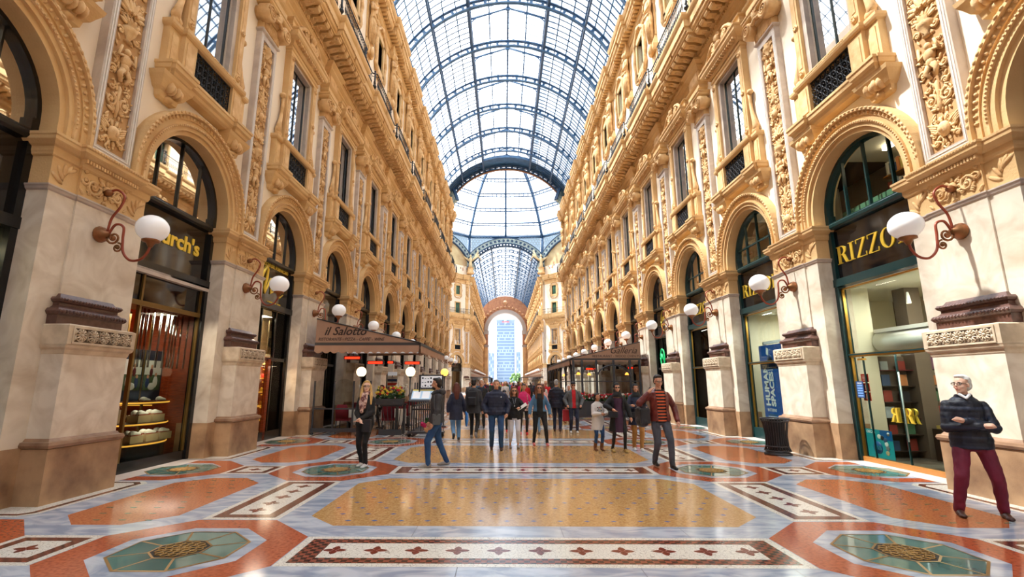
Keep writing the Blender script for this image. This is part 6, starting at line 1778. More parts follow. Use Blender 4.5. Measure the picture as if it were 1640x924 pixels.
FACE_DONE = {}
def person(label, loc, yaw, H=1.74, sex='m', feet=None, hands=None, top=None, bottom=None, shoes='black', hair='dark', hair_style='short', skin='skin', head_turn=0, head_tilt=0, vox=.012, lean=0, build=1.0, extras=(), elbow_out=(1, 1), glasses=None, sleeve=1.0, cat='person', elbows=None, beard=False, curl=None, hipw=1.0, skirt=None, coat=None, fingers=True, name='person'):
    """local frame: +y is where the person faces, +x their right... sizes are for H=1.74 and scaled"""
    k = H/1.74
    root = empty(name, (loc[0], loc[1], 0), (0, 0, yaw), label=label, cat=cat); root.scale = (k, k, k)
    sh = .155*build if sex == 'm' else .135*build; hw = (.095 if sex == 'm' else .1)*hipw; hz = .92
    feet = feet or (((-.11, .02, 0)), ((.11, -.02, 0)))
    P = V((0, 0, hz)); C = V((0, lean*.45, 1.38)); N = V((0, lean*.6, 1.46)); HD = V((0, lean*.62+.02, 1.62))
    SH = [V((-sh, lean*.5-.01, 1.365)), V((sh, lean*.5-.01, 1.365))]
    hips = [V((-hw, 0, hz-.02)), V((hw, 0, hz-.02))]
    ank = []; kn = []
    for i in (0, 1):
        f = V(feet[i]); a = V((f.x, f.y-.03, f.z+.085)); ank.append(a); kn.append(knee(hips[i], a, .43, .43, (.0+(f.x-hips[i].x)*.6, 1, 0)))
    hands = hands or ((-.26, .02, .82), (.26, .02, .82))
    hd = [V(h) for h in hands]; el = []
    for i in (0, 1):
        s = -1 if i == 0 else 1
        el.append(V(elbows[i]) if elbows and elbows[i] else knee(SH[i], hd[i], .28, .255, (s*elbow_out[i], -.8, -.2)))
    # ---- body: one continuous skin
    b = MB(); g = build
    loft_body(b, [(hz-.1, 0, 0, .11*hipw, .075), (hz, 0, -.01, .13*hipw, .085), (1.08, 0, lean*.1, .105*g, .075), (1.25, 0, lean*.3, .12*g, .08), (1.38, 0, lean*.45, .12*g, .07), (1.45, 0, lean*.55, .06, .055)])
    limb(b, [N+V((0, -.01, -.05)), HD+V((0, -.02, -.06))], [.062, .052])
    for i in (0, 1):
        limb(b, [SH[i], el[i]], [.045, .038]); limb(b, [el[i], hd[i]], [.042, .027])
        limb(b, [hips[i], kn[i]], [.068, .044]); limb(b, [kn[i], ank[i]+V((0, 0, .0))], [.044, .026]); limb(b, [ank[i], ank[i]+V((0, .08, -.055))], [.022, .02])
    Rh = Matrix.Rotation(head_turn, 4, 'Z') @ Matrix.Rotation(head_tilt, 4, 'X')
    def hp(x, y, z): return HD + (Rh @ V((x, y, z)))
    hm = MB()
    hm.ell((0, -.01, .035), (.074, .093, .088), 's', 16, 12); hm.ell((0, .02, -.035), (.057, .068, .075), 's', 14, 10); hm.ell((0, .05, -.085), (.032, .03, .024), 's', 10, 8)
    hm.ell((0, .092, -.02), (.013, .022, .013), 's', 8, 6); hm.tube([(0, .08, .02), (0, .1, -.02)], [.008, .013], 's', 6); hm.ell((0, .075, -.058), (.024, .018, .012), 's', 8, 6)
    for s in (1, -1): hm.ell((s*.077, -.0, -.008), (.01, .02, .03), 's', 8, 6); hm.ell((s*.033, .07, .022), (.022, .012, .007), 's', 8, 5); hm.ell((s*.045, .05, -.03), (.018, .02, .022), 's', 8, 5)
    b.merge(hm, Matrix.Translation(HD) @ Rh)
    for i in (0, 1):
        s = -1 if i == 0 else 1
        d = (hd[i]-el[i]).normalized(); side = d.cross(V((0, 1, 0)));  side = side.normalized() if side.length > .2 else V((1, 0, 0)); up = side.cross(d).normalized()
        pc = hd[i]+d*.045; limb(b, [hd[i], pc, hd[i]+d*.08], [.027, .036, .034], 8)
        if fingers:
            for q in range(4):
                o = up*(.024-.016*q); p0 = hd[i]+d*.08+o; l = (.07, .078, .072, .056)[q]; cur = side*(-s)*.0
                inn = V(curl) if curl else V((-s*.5, .3, 0)); f2 = .62 if curl else .85; p1 = p0+d*l*.5+inn*.016; p2 = p0+d*l*f2+inn*.05; limb(b, [p0, p1, p2], [.0095, .009, .0075], 6)
            t0 = hd[i]+d*.035+up*.028; limb(b, [t0, t0+d*.03+up*.022, t0+d*.055+up*.028], [.012, .011, .009], 6)
    me = remesh(b, 'body', vox*.8 if fingers else vox, 1); me.materials.append(MAT(skin)); link('body', me, root)
    def part(name, mb, mat, v=None, it=2, lab=None):
        me = remesh(mb, name, v or vox, it); me.materials.append(MAT(mat))
        if name in CLOTH: wrinkle(me, .012 if name in ('trousers', 'jacket', 'coat', 'cardigan') else .008, .005 if mat in ('navy_quilt', 'navy') and name == 'jacket' else 0)
        o = link(name, me, root)
        if lab: o['label'] = lab
        return o
    # ---- face details
    f = MB()
    for s in (1, -1):
        f.ell((s*.031, .074, .004), (.012, .008, .007), 'eye_white', 8, 6); f.ell((s*.031, .0805, .004), (.0055, .004, .0055), 'black', 6, 5)
        f.tube([(s*.014, .083, .02), (s*.032, .085, .025), (s*.05, .074, .019)], .0032, 'brow', 4)
    f.ell((0, .091, -.058), (.022, .007, .0055), 'lip', 8, 5)
    fo = MB(); fo.merge(f, Matrix.Translation(HD) @ Rh); fo.build('face', root)
    if glasses:
        gm = MB()
        for s in (1, -1):
            if glasses == 'sun': gm.ell((s*.034, .088, .004), (.028, .008, .02), 'black', 12, 8)
            else: gm.tube([(s*.034+cos(a)*.026, .092, .004+sin(a)*.017) for a in [2*pi*q/12 for q in range(13)]], .0035, 'black', 4)
            gm.tube([(s*.06, .088, .01), (s*.08, .0, .008)], .004, 'black', 4)
        gm.tube([(-.01, .096, .008), (.01, .096, .008)], .003, 'black', 4); go = MB(); go.merge(gm, Matrix.Translation(HD) @ Rh); go.build('glasses', root)
    # ---- hair
    h = MB(); st = hair_style
    def hl(*pts_r): limb(hq, [p for p, r in pts_r], [r for p, r in pts_r], 8)
    hq = MB()
    if st != 'bald':
        hq.ell((0, -.028, .055), (.084, .094, .084), 's', 14, 10); hq.ell((0, -.058, .0), (.078, .066, .08), 's', 12, 8)
        hq.ell((0, .03, .105), (.06, .05, .028), 's', 10, 8)
        if st in ('long', 'longwavy'):
            for s in (1, -1): hl((V((s*.07, -.01, .04)), .03), (V((s*.09, .0, -.06)), .034), (V((s*.1, .045, -.2)), .036), (V((s*.1, .065, -.36)), .022))
            hl((V((0, -.07, 0)), .075), (V((0, -.1, -.15)), .085), (V((0, -.1, -.3)), .065), (V((0, -.09, -.4)), .03))
        if st == 'bob':
            for s in (1, -1): hl((V((s*.07, -.02, .04)), .04), (V((s*.095, -.01, -.06)), .05), (V((s*.09, .0, -.14)), .04))
            hl((V((0, -.07, 0)), .08), (V((0, -.08, -.12)), .08)); 
        if st == 'longback': hl((V((0, -.06, 0)), .085), (V((0, -.1, -.15)), .1), (V((0, -.11, -.32)), .085), (V((0, -.1, -.42)), .03)); [hl((V((s*.06, -.04, .0)), .05), (V((s*.08, -.06, -.25)), .05)) for s in (1, -1)]
        if st == 'braid': hl((V((.05, .02, -.06)), .035), (V((.085, .08, -.18)), .028), (V((.09, .1, -.36)), .026))
        if st == 'balding': pass
        ho = MB(); ho.merge(hq, Matrix.Translation(HD) @ Rh)
        if st in ('hijab',):
            ho = MB(); q = MB(); q.ell((0, -.025, .03), (.092, .108, .108), 's', 16, 12); q.ell((0, -.03, -.06), (.085, .085, .09), 's', 14, 10)
            ho.merge(q, Matrix.Translation(HD) @ Rh); loft_body(ho, [(1.38, 0, lean*.5, .17, .12), (1.44, 0, lean*.5+.01, .13, .12), (1.5, 0, lean*.55+.01, .09, .1), (1.56, 0, lean*.6, .085, .09)])
        o = part('headscarf' if st == 'hijab' else 'hair', ho, hair, vox*.8)
        # open the face
        import bmesh
        bm = bmesh.new(); bm.from_mesh(o.data); Ri = Rh.inverted(); kill = []
        for fc in bm.faces:
            c = Ri @ (fc.calc_center_median()-HD)
            front = .1 if st == 'hijab' else .045
            if c.y > -.0 and (abs(c.x) < (.06 if st in ('hijab', 'long', 'longwavy', 'bob') else .12)) and c.z < (.07 if st == 'hijab' else (.075-.25*max(0, .05-c.y))) and c.z > (-.1 if st == 'hijab' else -.5): kill.append(fc)
        if st == 'balding': kill += [fc for fc in bm.faces if (Ri @ (fc.calc_center_median()-HD)).y > .02]
        bmesh.ops.delete(bm, geom=list(set(kill)), context='FACES'); bm.to_mesh(o.data); bm.free()
    if st == 'cap':
        cp = MB(); q = MB(); q.ell((0, -.01, .075), (.09, .105, .07), 'cap', 14, 10); q.ell((0, .1, .07), (.065, .07, .01), 'cap', 12, 6); cp.merge(q, Matrix.Translation(HD) @ Rh); cp.build('cap', root)
    if beard: 
        bd = MB(); q = MB(); q.ell((0, .04, -.075), (.055, .055, .05), 's', 12, 8); bd.merge(q, Matrix.Translation(HD) @ Rh); part('beard', bd, hair, vox)
    # ---- trousers
    if bottom:
        m = MB(); fl = bottom.get('flare', 1.0); ln = bottom.get('length', 1.0)
        loft_body(m, [(hz-.13, 0, 0, .155*hipw, .11), (hz-.02, 0, -.01, .17*hipw, .125), (hz+.1, 0, 0, .15*hipw*max(1, g*.95), .11)])
        for i in (0, 1):
            e = ank[i].lerp(kn[i], 1-ln) + V((0, 0, -.015 if ln > .9 else 0)); limb(m, [hips[i]+V((0, -.005, -.0)), kn[i]], [.098*hipw**.5, .068*fl], 12); limb(m, [kn[i], e], [.068*fl, .05*fl], 12)
        part('trousers' if not bottom.get('kind') else bottom['kind'], m, bottom['mat'])
    # ---- top
    if top:
        m = MB(); z0 = top.get('z0', .86); fat = top.get('fat', .02); gg = g
        secs = [(1.485, 0, lean*.57-.01, .06+fat*.5, .06+fat*.5), (1.45, 0, lean*.54-.01, .085*gg+fat, .072+fat), (1.41, 0, lean*.48-.005, .128*gg+fat, .09+fat), (1.3, 0, lean*.38, .158*gg+fat, .112+fat), (1.2, 0, lean*.25, .155*gg+fat, .115+fat), (1.06, 0, lean*.1, .145*gg+fat, .108+fat), (.95, 0, 0, .168*hipw*max(1, gg*.97)+fat, .126+fat)]
        if z0 < .9: secs.append((z0, 0, -.0, (.186*hipw+fat)*top.get('hem', 1), (.132+fat)*top.get('hem', 1)))
        if z0 < .7: secs.insert(-1, (.8, 0, 0, .175*hipw+fat, .13+fat))
        loft_body(m, secs[::-1], 24)
        for i in (0, 1):
            sl = top.get('sleeve', 1.0); e = el[i].lerp(hd[i], sl*.93) if sl > 0 else el[i]
            limb(m, [SH[i]+V((0, 0, -.005)), el[i]], [.05+fat*.65, .046+fat*.6], 12); 
            if sl > 0: limb(m, [el[i], e], [.048+fat*.8, .036+fat*.6], 12)
        if top.get('quilt'):
            for z in [z0+.03+.075*q for q in range(int((1.4-z0)/.075))]:
                t = (z-z0)/(1.42-z0)
        if top.get('collar'): m.lathe([(.085, 1.44), (.092, 1.5)], (0, lean*.56, 0), 's', 16)
        o = part(top.get('kind', 'jacket'), m, top['mat'])
        if top.get('open'):
            import bmesh
            bm = bmesh.new(); bm.from_mesh(o.data); w = top['open']
            kill = [fc for fc in bm.faces if (lambda c: c.y > .03 and abs(c.x-top.get('ox', 0)) < w*(1 if c.z < 1.3 else 1.1) and c.z > top.get('oz', 0) and abs(fc.normal.x) < .95)(fc.calc_center_median())]
            # keep the forearms that cross the opening
            kill = [fc for fc in kill if min((fc.calc_center_median()-hd[0].lerp(el[0], t/6)).length for t in range(7)) > .075 and min((fc.calc_center_median()-hd[1].lerp(el[1], t/6)).length for t in range(7)) > .075]
            bmesh.ops.delete(bm, geom=kill, context='FACES'); bm.to_mesh(o.data); bm.free()
    if top and top.get('inner'):
        m = MB(); fat = .008
        loft_body(m, [(.84, 0, 0, .165*hipw+fat, .122+fat), (.95, 0, 0, .158*hipw+fat, .12+fat), (1.06, 0, lean*.1, .145*g+fat, .108+fat), (1.2, 0, lean*.25, .155*g+fat, .115+fat), (1.34, 0, lean*.42, .16*g+fat, .11+fat), (1.43, 0, lean*.54, .11, .085), (1.46, 0, lean*.56, .07, .065)], 24)
        part('shirt', m, top['inner'])
    if skirt:
        m = MB(); loft_body(m, [(skirt['z0'], 0, 0, .2*skirt.get('w', 1), .17*skirt.get('w', 1)), (.75, 0, 0, .19, .15), (.95, 0, 0, .165, .125), (1.1, 0, lean*.1, .14, .105), (1.36, 0, lean*.45, .15, .105)]); part('dress', m, skirt['mat'])
    # ---- shoes
    for i in (0, 1):
        m = MB(); a = ank[i]; tx = (-.02 if i == 0 else .02); fz = feet[i][2]; pit = feet[i][3] if len(feet[i]) > 3 else 0
        fo_ = V((tx, cos(pit), -sin(pit))); up = V((0, sin(pit), cos(pit))); base = a-up*.055
        m.ell(base-fo_*.02+up*.02, (.042, .052, .055), 's', 10, 8); limb(m, [base-fo_*.02-up*.0, base+fo_*.06+up*.006, base+fo_*.13-up*.008], [.04, .042, .036], 10); m.ell(base+fo_*.15-up*.006, (.042, .055, .028), 's', 10, 8)
        if shoes in ('boot_brown',): limb(m, [a, a.lerp(kn[i], .35)], [.052, .06], 10)
        o = part('boot' if 'boot' in shoes else 'shoe', m, shoes, vox*.8)
    # ---- extras: (name, material, builder)
    for nm, mat_, fn in extras:
        m = MB(); r = fn(m, dict(SH=SH, el=el, hd=hd, HD=HD, hips=hips, N=N))
        if r == 'raw':
            for i in range(len(m.names)):
                if m.names[i] == 's': m.names[i] = mat_
            m.build(nm, root)
        else: part(nm, m, mat_)
    return root


def shoulder_bag(side, z=.85, size=(.06, .16, .14), y=0, strap=True, cross=False):
    def fn(m, J):
        s = side; m.box(s*.24-size[0]*.9, s*.24+size[0]*.9, y-size[1]*.9, y+size[1]*.9, z-size[2]*.9, z+size[2]*.9, 's')
        if strap:
            a = J['SH'][0 if (s > 0) == cross else 1] if cross else J['SH'][1 if s > 0 else 0]
            limb(m, [(s*.23, y, z+size[2]), (s*.2, y+.12 if cross else y+.04, 1.15), V(a)*.8+V((0, .09, .3))], [.014, .014, .014], 6)
    return fn
PEOPLE = dict(vox=.012)
def at(loc): return loc
# 1 man with crossed arms by the right pier (faces the nave, to the left)
person('white haired man with crossed arms, navy jacket, burgundy trousers, by the right pier', (5.77, 6.66), radians(152), 1.78, 'm', build=1.12, hipw=1.05,
       feet=((-.21, -.04, 0), (.24, .05, 0)), hands=((.08, .19, 1.17), (-.08, .215, 1.115)), elbows=((-.235, .07, 1.08), (.235, .08, 1.08)),
       top=dict(mat='navy_quilt', z0=.82, fat=.022, collar=True), bottom=dict(mat='burgundy', flare=1.08), shoes='brown_shoe', curl=(0, -.8, -.5), hair='white_hair', hair_style='short', skin='skin_pale', head_turn=radians(-48), head_tilt=radians(6), glasses='frame', vox=.0095,
       extras=[('shirt_collar', 'shirt_white', lambda m, J: limb(m, [(-.05, .07, 1.5), (0, .115, 1.45), (.05, .07, 1.5)], [.02, .016, .02], 8))])
# 2 blonde woman
def scarf(m, J):
    limb(m, [(-.08, .02, 1.5), (0, .09, 1.47), (.08, .02, 1.5), (0, -.07, 1.5), (-.08, .02, 1.5)], [.035]*5, 8); limb(m, [(.02, .1, 1.46), (.05, .15, 1.3), (.02, .16, 1.12)], [.05, .05, .04], 8); limb(m, [(-.03, .1, 1.46), (-.04, .15, 1.32), (-.03, .155, 1.2)], [.04, .045, .035], 8)
person('blonde woman in a black jacket with patterned scarf and white trainers, hands clasped', (-3.25, 10.3), radians(172), 1.72, 'f', feet=((-.06, .06, 0), (.09, -.08, 0)), hands=((.0, .21, .98), (.03, .2, .96)), hipw=.98,
       top=dict(mat='black_cloth', z0=.84, fat=.022, open=.05, inner='black_cloth'), bottom=dict(mat='black_cloth', flare=.88), shoes='sneaker', hair='blonde', hair_style='long', skin='skin_pale', head_turn=radians(25), head_tilt=radians(8), glasses='frame', vox=.0105,
       extras=[('scarf', 'scarf', scarf), ('handbag', 'bag_black', shoulder_bag(-.45, .84, (.1, .06, .14), .17, False))])
# 3 man in the grey hooded jacket, turned towards the menu
def hood(m, J): limb(m, [(-.1, -.05, 1.47), (0, -.12, 1.46), (.1, -.05, 1.47)], [.05, .065, .05], 8); limb(m, [(-.1, .02, 1.47), (-.05, .1, 1.42)], [.04, .025], 8); limb(m, [(.1, .02, 1.47), (.05, .1, 1.42)], [.04, .025], 8)
person('dark haired man in a grey hooded jacket and blue jeans looking at the menu stand', (-1.78, 10.4), radians(108), 1.78, 'm', feet=((-.1, .2, .0), (.1, -.22, 0)), hands=((-.22, .12, .86), (.23, .1, .86)),
       top=dict(mat='charcoal', z0=.86, fat=.022), bottom=dict(mat='jeans', flare=1.02), shoes='sneaker_grey', hair='dark', hair_style='short', skin='skin_tan', head_turn=radians(-18), beard=True, vox=.0105,
       extras=[('hood', 'charcoal', hood), ('drawstring', 'white', lambda m, J: (m.tube([(-.04, .13, 1.42), (-.045, .155, 1.27)], .006, 's', 5), 'raw')[1]), ('shoulder_bag', 'olive_grey', shoulder_bag(-1, .93, (.04, .09, .12), .05))])
# 4 man in the red leather jacket
def tote(m, J): m.box(.25, .44, -.18, .16, .82, 1.1, 's'); m.ell((.35, -.02, .86), (.12, .2, .12), 's', 14, 10); m.ell((.35, -.02, 1.08), (.1, .16, .08), 's', 12, 8); limb(m, [(.33, .06, 1.15), (.26, .1, 1.38), (.2, .1, 1.5)], [.03, .022, .018], 8)
person('man in red leather jacket and striped jumper with a black bag over his shoulder', (2.87, 10.35), radians(184), 1.84, 'm', build=1.08, feet=((-.12, .2, .0), (.10, -.12, .02)), hands=((-.30, .12, .86), (.25, .11, 1.40)), elbows=((-.31, -.03, 1.12), (.43, .08, 1.2)),
       top=dict(mat='leather_red', z0=.86, fat=.024, open=.085, inner='stripe_knit'), bottom=dict(mat='grey_trouser', flare=1.0), shoes='black_shoe', hair='dark', hair_style='short', skin='skin', head_turn=radians(4), head_tilt=radians(-8), glasses='frame', vox=.0105, extras=[('shoulder_bag', 'bag_black', tote)])
# 5-7 girl and two women in headscarves
person('girl with a braid in a long white jumper, jeans and brown boots', (2.05, 12.85), radians(190), 1.42, 'f', feet=((-.09, .03, 0), (.1, -.03, 0)), hands=((-.12, .24, 1.1), (-.02, .25, 1.12)),
       top=dict(mat='white_knit', z0=.62, fat=.025, kind='jumper', hem=1.05), bottom=dict(mat='jeans', flare=.86), shoes='boot_brown', hair='dark', hair_style='braid', skin='skin_tan', head_turn=radians(40),
       extras=[('knit_pattern', 'black', lambda m, J: ([m.box(x, x+.045, .155, .163, z, z+.02, c) for x, z, c in ((-.09, 1.3, 'black'), (-.03, 1.3, 'petal_red'), (.03, 1.3, 'black'), (-.06, 1.25, 'petal_yellow'), (0, 1.25, 'blue_dark'), (-.09, 1.2, 'black'), (-.03, 1.2, 'blue_light'), (.03, 1.2, 'black'))], 'raw')[1])])
person('woman in a black headscarf and sunglasses, plum dress under a long black cardigan', (2.5, 12.55), radians(182), 1.68, 'f', feet=((-.15, .05, 0), (.15, -.05, 0)), hands=((-.3, .1, .88), (.2, .24, 1.08)),
       top=dict(mat='black_cloth', z0=.52, fat=.03, open=.11, hem=1.15, kind='cardigan'), skirt=dict(mat='plum', z0=.5, w=1.05), bottom=dict(mat='black_cloth', flare=.75), shoes='gold_shoe', hair='black_cloth', hair_style='hijab', skin='skin', glasses='sun', extras=[('handbag', 'bag_black', shoulder_bag(.7, .95, (.13, .07, .09), .17, False))])
person('young woman in black headscarf with crossed arms, dark coat, tan trousers', (3.05, 12.85), radians(178), 1.66, 'f', feet=((-.08, .1, 0), (.08, -.08, 0)), hands=((.08, .2, 1.16), (-.08, .22, 1.12)), elbows=((-.26, .06, 1.08), (.26, .06, 1.08)),
       top=dict(mat='navy', z0=.66, fat=.028, hem=1.08, kind='coat'), bottom=dict(mat='tan_trouser', flare=1.0), shoes='sneaker', hair='black_cloth', hair_style='hijab', skin='skin_tan', extras=[('handbag', 'bag_black', shoulder_bag(.6, .93, (.09, .05, .08), .18, False))])
# 8 navy jacket man in the centre
person('heavy grey haired man in a navy padded jacket and jeans walking towards the camera', (-.57, 12.95), radians(182), 1.76, 'm', build=1.3, hipw=1.15, feet=((-.12, .1, 0), (.12, -.08, .0)), hands=((-.27, .12, .9), (.27, .1, .9)),
       top=dict(mat='navy', z0=.86, fat=.035, collar=True), bottom=dict(mat='jeans', flare=1.08), shoes='brown_shoe', hair='grey_hair', hair_style='short', skin='skin', extras=[('chest_badge', 'white', lambda m, J: (m.ell((-.12, .205, 1.31), (.018, .006, .018), 's', 8, 5), 'raw')[1])])
person('woman with wavy hair, sunglasses, black jacket and white cropped trousers holding papers', (-.1, 13.3), radians(184), 1.58, 'f', feet=((-.11, .05, 0), (.11, -.06, 0)), hands=((-.14, .26, 1.14), (.3, .08, .95)),
       top=dict(mat='black_cloth', z0=.8, fat=.025, open=.07, inner='black_cloth'), bottom=dict(mat='white_trouser', flare=1.1, length=.72), shoes='sneaker_grey', hair='brown_hair', hair_style='bob', skin='skin', glasses='sun',
       extras=[('papers', 'paper', lambda m, J: (m.add([(-.32, .26, 1.3), (-.06, .27, 1.12), (-.1, .29, 1.06), (-.36, .28, 1.22)], [(0,1,2,3)], 's'), 'raw')[1]), ('pendant', 'silver', lambda m, J: (m.tube([(-.05, .1, 1.42), (0, .14, 1.2), (.05, .1, 1.42)], .004, 's', 4), m.ell((0, .145, 1.19), .018, 's', 6, 5), 'raw')[2])])
person('young woman in sunglasses with denim jacket over black clothes and pink shoes', (.62, 13.85), radians(183), 1.66, 'f', hipw=1.08, feet=((-.2, .08, 0), (.17, -.05, 0)), hands=((-.3, .08, .88), (.3, .1, .88)),
       top=dict(mat='denim_jkt', z0=.93, fat=.022, open=.09, inner='black_cloth'), bottom=dict(mat='black_cloth', flare=.9), shoes='pink_shoe', hair='brown_hair', hair_style='long', skin='skin', glasses='sun')
person('woman in a fuchsia top with red trainers behind the papers', (.3, 16.8), radians(182), 1.64, 'f', feet=((-.1, .08, 0), (.12, -.08, 0)), hands=((-.24, .12, .9), (.15, .2, 1.0)), top=dict(mat='fuchsia', z0=.9, fat=.02), bottom=dict(mat='black_cloth', flare=.9), shoes='red_shoe', hair='dark', hair_style='short', skin='skin_tan', extras=[('shoulder_bag', 'scarf', shoulder_bag(-.7, .92, (.16, .07, .12), .14))], fingers=False)
person('child in a black cap and red shoes behind the man in the navy jacket', (-.36, 17.8), radians(180), 1.42, 'm', feet=((-.1, .1, 0), (.1, -.1, 0)), top=dict(mat='black_cloth', z0=.84, fat=.02), bottom=dict(mat='black_cloth'), shoes='red_shoe', hair='dark', hair_style='cap', fingers=False)
person('woman seen from behind in a pale pink jacket and light jeans', (.92, 16.8), radians(15), 1.64, 'f', feet=((-.09, .1, 0), (.1, -.1, 0)), top=dict(mat='pink', z0=.84, fat=.02), bottom=dict(mat='jeans_light', flare=.9), shoes='sneaker_grey', hair='auburn', hair_style='bob', fingers=False)
person('grey haired man in black puffer jacket from behind, carrying a red bag', (1.5, 17.6), radians(-12), 1.8, 'm', build=1.15, feet=((-.1, .15, 0), (.12, -.15, .02)), hands=((-.27, .06, .85), (.3, .0, .84)), top=dict(mat='navy_quilt', z0=.8, fat=.035, collar=True), bottom=dict(mat='jeans_dark'), shoes='brown_shoe', hair='grey_hair', hair_style='short', fingers=False,
       extras=[('backpack', 'bag_red', lambda m, J: (m.box(.2, .42, -.08, .08, .36, .74, 's'), limb(m, [(.3, 0, .74), (.3, 0, .82)], [.02, .02], 6), None)[2])])
person('man in a black cap, grey jacket and red shirt with a shoulder bag', (2.05, 17.2), radians(178), 1.72, 'm', build=1.1, feet=((-.1, .03, 0), (.12, -.03, 0)), hands=((-.24, .14, .95), (.24, .14, .95)), top=dict(mat='olive_grey', z0=.84, fat=.03, open=.06, inner='red_shirt'), bottom=dict(mat='jeans_dark'), shoes='sneaker', hair='dark', hair_style='cap', glasses='sun', fingers=False, extras=[('shoulder_bag', 'bag_black', shoulder_bag(-1, .88, (.05, .08, .09), .06))])
person('woman seen from behind with long auburn hair in a dark coat, walking away', (-1.82, 15.0), radians(12), 1.68, 'f', feet=((-.09, -.2, .12, .6), (.1, .1, 0)), hands=((-.26, .02, .86), (.27, .05, .86)), top=dict(mat='navy', z0=.62, fat=.03, hem=1.05, kind='coat'), bottom=dict(mat='jeans_light', flare=1.15), shoes='black_shoe', hair='auburn', hair_style='longback', fingers=False, extras=[('carrier_bag', 'bag_blue', lambda m, J: (m.ell((.33, .0, .62), (.05, .14, .22), 's', 10, 8), limb(m, [(.3, 0, .84), (.33, 0, .78)], [.03, .05], 8), None)[2])])
person('man seen from behind with a black backpack in a dark grey coat, walking away', (-1.32, 15.5), radians(-8), 1.8, 'm', build=1.08, feet=((-.08, .12, 0), (.12, -.22, .1, .5)), top=dict(mat='charcoal', z0=.74, fat=.03, kind='coat'), bottom=dict(mat='black_cloth', flare=.92), shoes='sneaker_grey', hair='dark', hair_style='cap' if False else 'short', fingers=False, extras=[('backpack', 'bag_black', lambda m, J: (m.box(-.14, .14, -.27, -.12, .98, 1.38, 's'), m.box(-.11, .11, -.31, -.2, 1.0, 1.2, 's'), None)[2])])
person('white haired person in dark clothes bending over beside the Galleria planter', (2.35, 21.5), radians(200), 1.6, 'f', lean=.35, feet=((-.1, .05, 0), (.1, -.05, 0)), hands=((-.2, .4, .9), (.2, .4, .9)), top=dict(mat='black_cloth', z0=.84, fat=.03), bottom=dict(mat='black_cloth'), shoes='boot_brown', hair='white_hair', hair_style='bob', fingers=False)
person('man in dark suit with white hair walking behind the navy jacket man', (-1.25, 19.0), radians(180), 1.82, 'm', build=1.1, feet=((-.1, .1, 0), (.1, -.1, 0)), top=dict(mat='black_cloth', z0=.8, fat=.03, open=.05, inner='navy'), bottom=dict(mat='black_cloth'), shoes='black_shoe', hair='white_hair', fingers=False)
person('dark haired waitress in black with a white bib on the il Salotto terrace', (-5.1, 19.0), radians(160), 1.6, 'f', feet=((-.09, 0, 0), (.09, 0, 0)), hands=((-.15, .2, 1.0), (.15, .2, 1.0)), top=dict(mat='black_cloth', z0=.84, fat=.02, open=.05, inner='shirt_white'), bottom=dict(mat='black_cloth'), shoes='black_shoe', hair='dark', hair_style='bob', fingers=False)

# far crowd: light figures, each its own object
def crowd_template(sex, gait, coat, n):
    m = MB(); sg = gait; sh = .18 if sex == 'm' else .155
    def lb(p, r, mat): 
        q = MB(); limb(q, p, r, 7); q.names = [mat]; m.merge(q)
    def bd(secs, mat):
        q = MB(); loft_body(q, secs, 10); q.names = [mat]; m.merge(q)
    z0 = .6 if coat else .86
    bd([(z0, 0, 0, .17, .13), (.95, 0, 0, .165, .125), (1.1, 0, 0, .15*1.05, .12), (1.34, 0, 0, .175, .13), (1.43, 0, 0, .13, .09), (1.48, 0, 0, .06, .06)], 'A')
    for s in (1, -1):
        a = s*sg*.16; lb([(s*.09, 0, .9), (s*.1, a*.5+.03, .48), (s*.1, a, .07)], [.095, .065, .048], 'B'); lb([(s*.1, a, .05), (s*.1, a+.13, .035)], [.042, .035], 'C')
        lb([(s*sh, 0, 1.39), (s*(sh+.07), -a*.4-.02, 1.12), (s*(sh+.05), -a*.8+.06, .9)], [.068, .055, .04], 'A'); q = MB(); q.ell((s*(sh+.05), -a*.8+.07, .83), (.03, .035, .055), 'H', 6, 5); m.merge(q)
    q = MB(); q.tube([(0, 0, 1.45), (0, .01, 1.58)], .05, 'H', 8); q.ell((0, .01, 1.63), (.075, .09, .11), 'H', 10, 8); q.ell((0, .1, 1.61), (.012, .015, .018), 'H', 5, 4)
    for s in (1, -1): q.ell((s*.03, .09, 1.645), (.014, .008, .01), 'C', 5, 4)
    q.ell((0, -.025, 1.66), (.084, .095, .1), 'D', 10, 8)
    if sex == 'f': q.ell((0, -.07, 1.52), (.085, .06, .17), 'D', 8, 7)
    m.merge(q); return m
for c in 'ABCDH': _spec[c] = dict(_spec['white'])
TEMPL = [(n, crowd_template(*a).mesh('walker')) for n, a in (('m', ('m', 1, False, 0)), ('m', ('m', -1, True, 0)), ('f', ('f', 1, False, 0)), ('f', ('f', -1, True, 0)))]
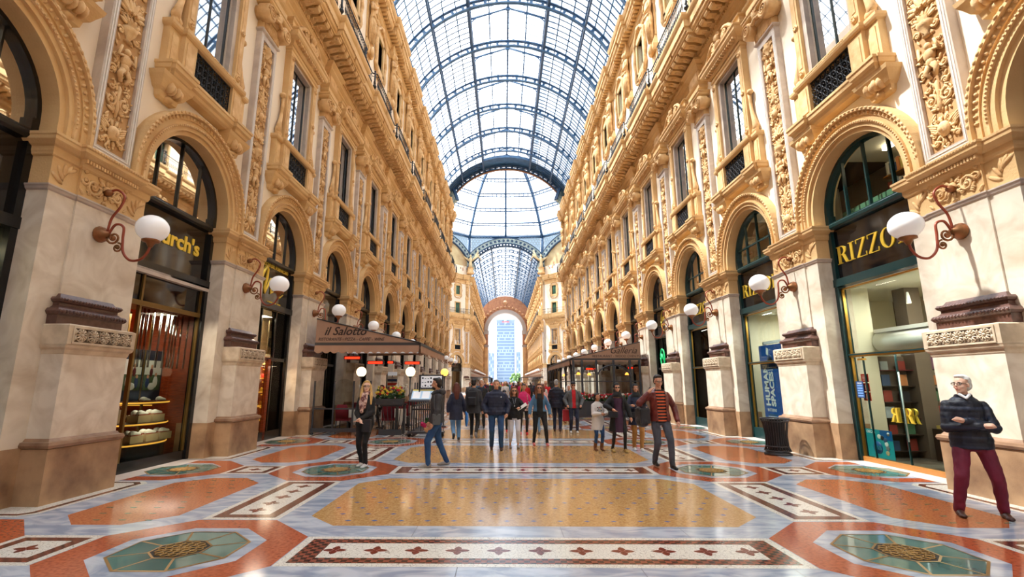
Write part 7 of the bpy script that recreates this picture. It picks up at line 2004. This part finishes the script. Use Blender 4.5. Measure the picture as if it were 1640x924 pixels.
TOPS = [('red_shirt', 'red'), ('navy', 'navy'), ('black_cloth', 'black'), ('charcoal', 'dark grey'), ('petal_yellow', 'yellow'), ('white_knit', 'white'), ('denim_jkt', 'blue'), ('fuchsia', 'pink'), ('tan_trouser', 'tan'), ('leafy', 'green'), ('olive_grey', 'grey'), ('leather_red', 'rust'), ('plum', 'purple')]
BOTS = [('jeans', 'jeans'), ('black_cloth', 'black trousers'), ('grey_trouser', 'grey trousers'), ('jeans_light', 'pale jeans')]
HAIRS = [('dark', 'dark'), ('brown_hair', 'brown'), ('grey_hair', 'grey'), ('blonde', 'blond')]
rc = random.Random(21); used = set(); placed = []
i = 0
while len(placed) < 110 and i < 4000:
    i += 1
    y = 20+62*rc.random()**.75 if len(placed) < 80 else 60+50*rc.random(); x = rc.uniform(-3.0, 2.6) if y < 94 else rc.uniform(-2.7, 2.7)
    if 3.0 > x > 1.6 and y < 24: continue
    if any((x-a)**2+(y-b)**2 < (.75 if y < 50 else .5) for a, b in placed): continue
    if (x+1.25)**2+(y-19)**2 < .8: continue
    placed.append((x, y)); t = rc.randrange(4); tp = TOPS[rc.randrange(13)]; bt = BOTS[rc.randrange(4)]; hr = HAIRS[rc.randrange(4)]; away = rc.random() < .5
    who = {'m': 'man', 'f': 'woman'}[TEMPL[t][0]]; side = 'left' if x < -1.2 else ('right' if x > 1.2 else 'middle')
    lab_of = lambda tp, bt, hr: f'{hr[1]} haired {who}, {tp[1]} top, {bt[1]}, {side} of the crowd'
    while lab_of(tp, bt, hr) in used: tp = TOPS[rc.randrange(13)]; hr = HAIRS[rc.randrange(4)]
    o = bpy.data.objects.new('person', TEMPL[t][1]); COL.objects.link(o); o.location = (x, y, 0); o.rotation_euler = (0, 0, (0 if away else pi)+rc.uniform(-.3, .3)); s = rc.uniform(.93, 1.06); o.scale = (s, s, s)
    sl = {'A': tp[0], 'B': bt[0], 'C': 'black', 'D': hr[0], 'H': 'skin'}
    for k, ms in enumerate(o.material_slots):
        nm = ms.material.name.split('.')[0]; ms.link = 'OBJECT'; ms.material = MAT(sl.get(nm, 'black'))
    lab = lab_of(tp, bt, hr)
    used.add(lab); o['label'] = lab; o['category'] = 'person'; o['group'] = 'people in the crowd down the hall'
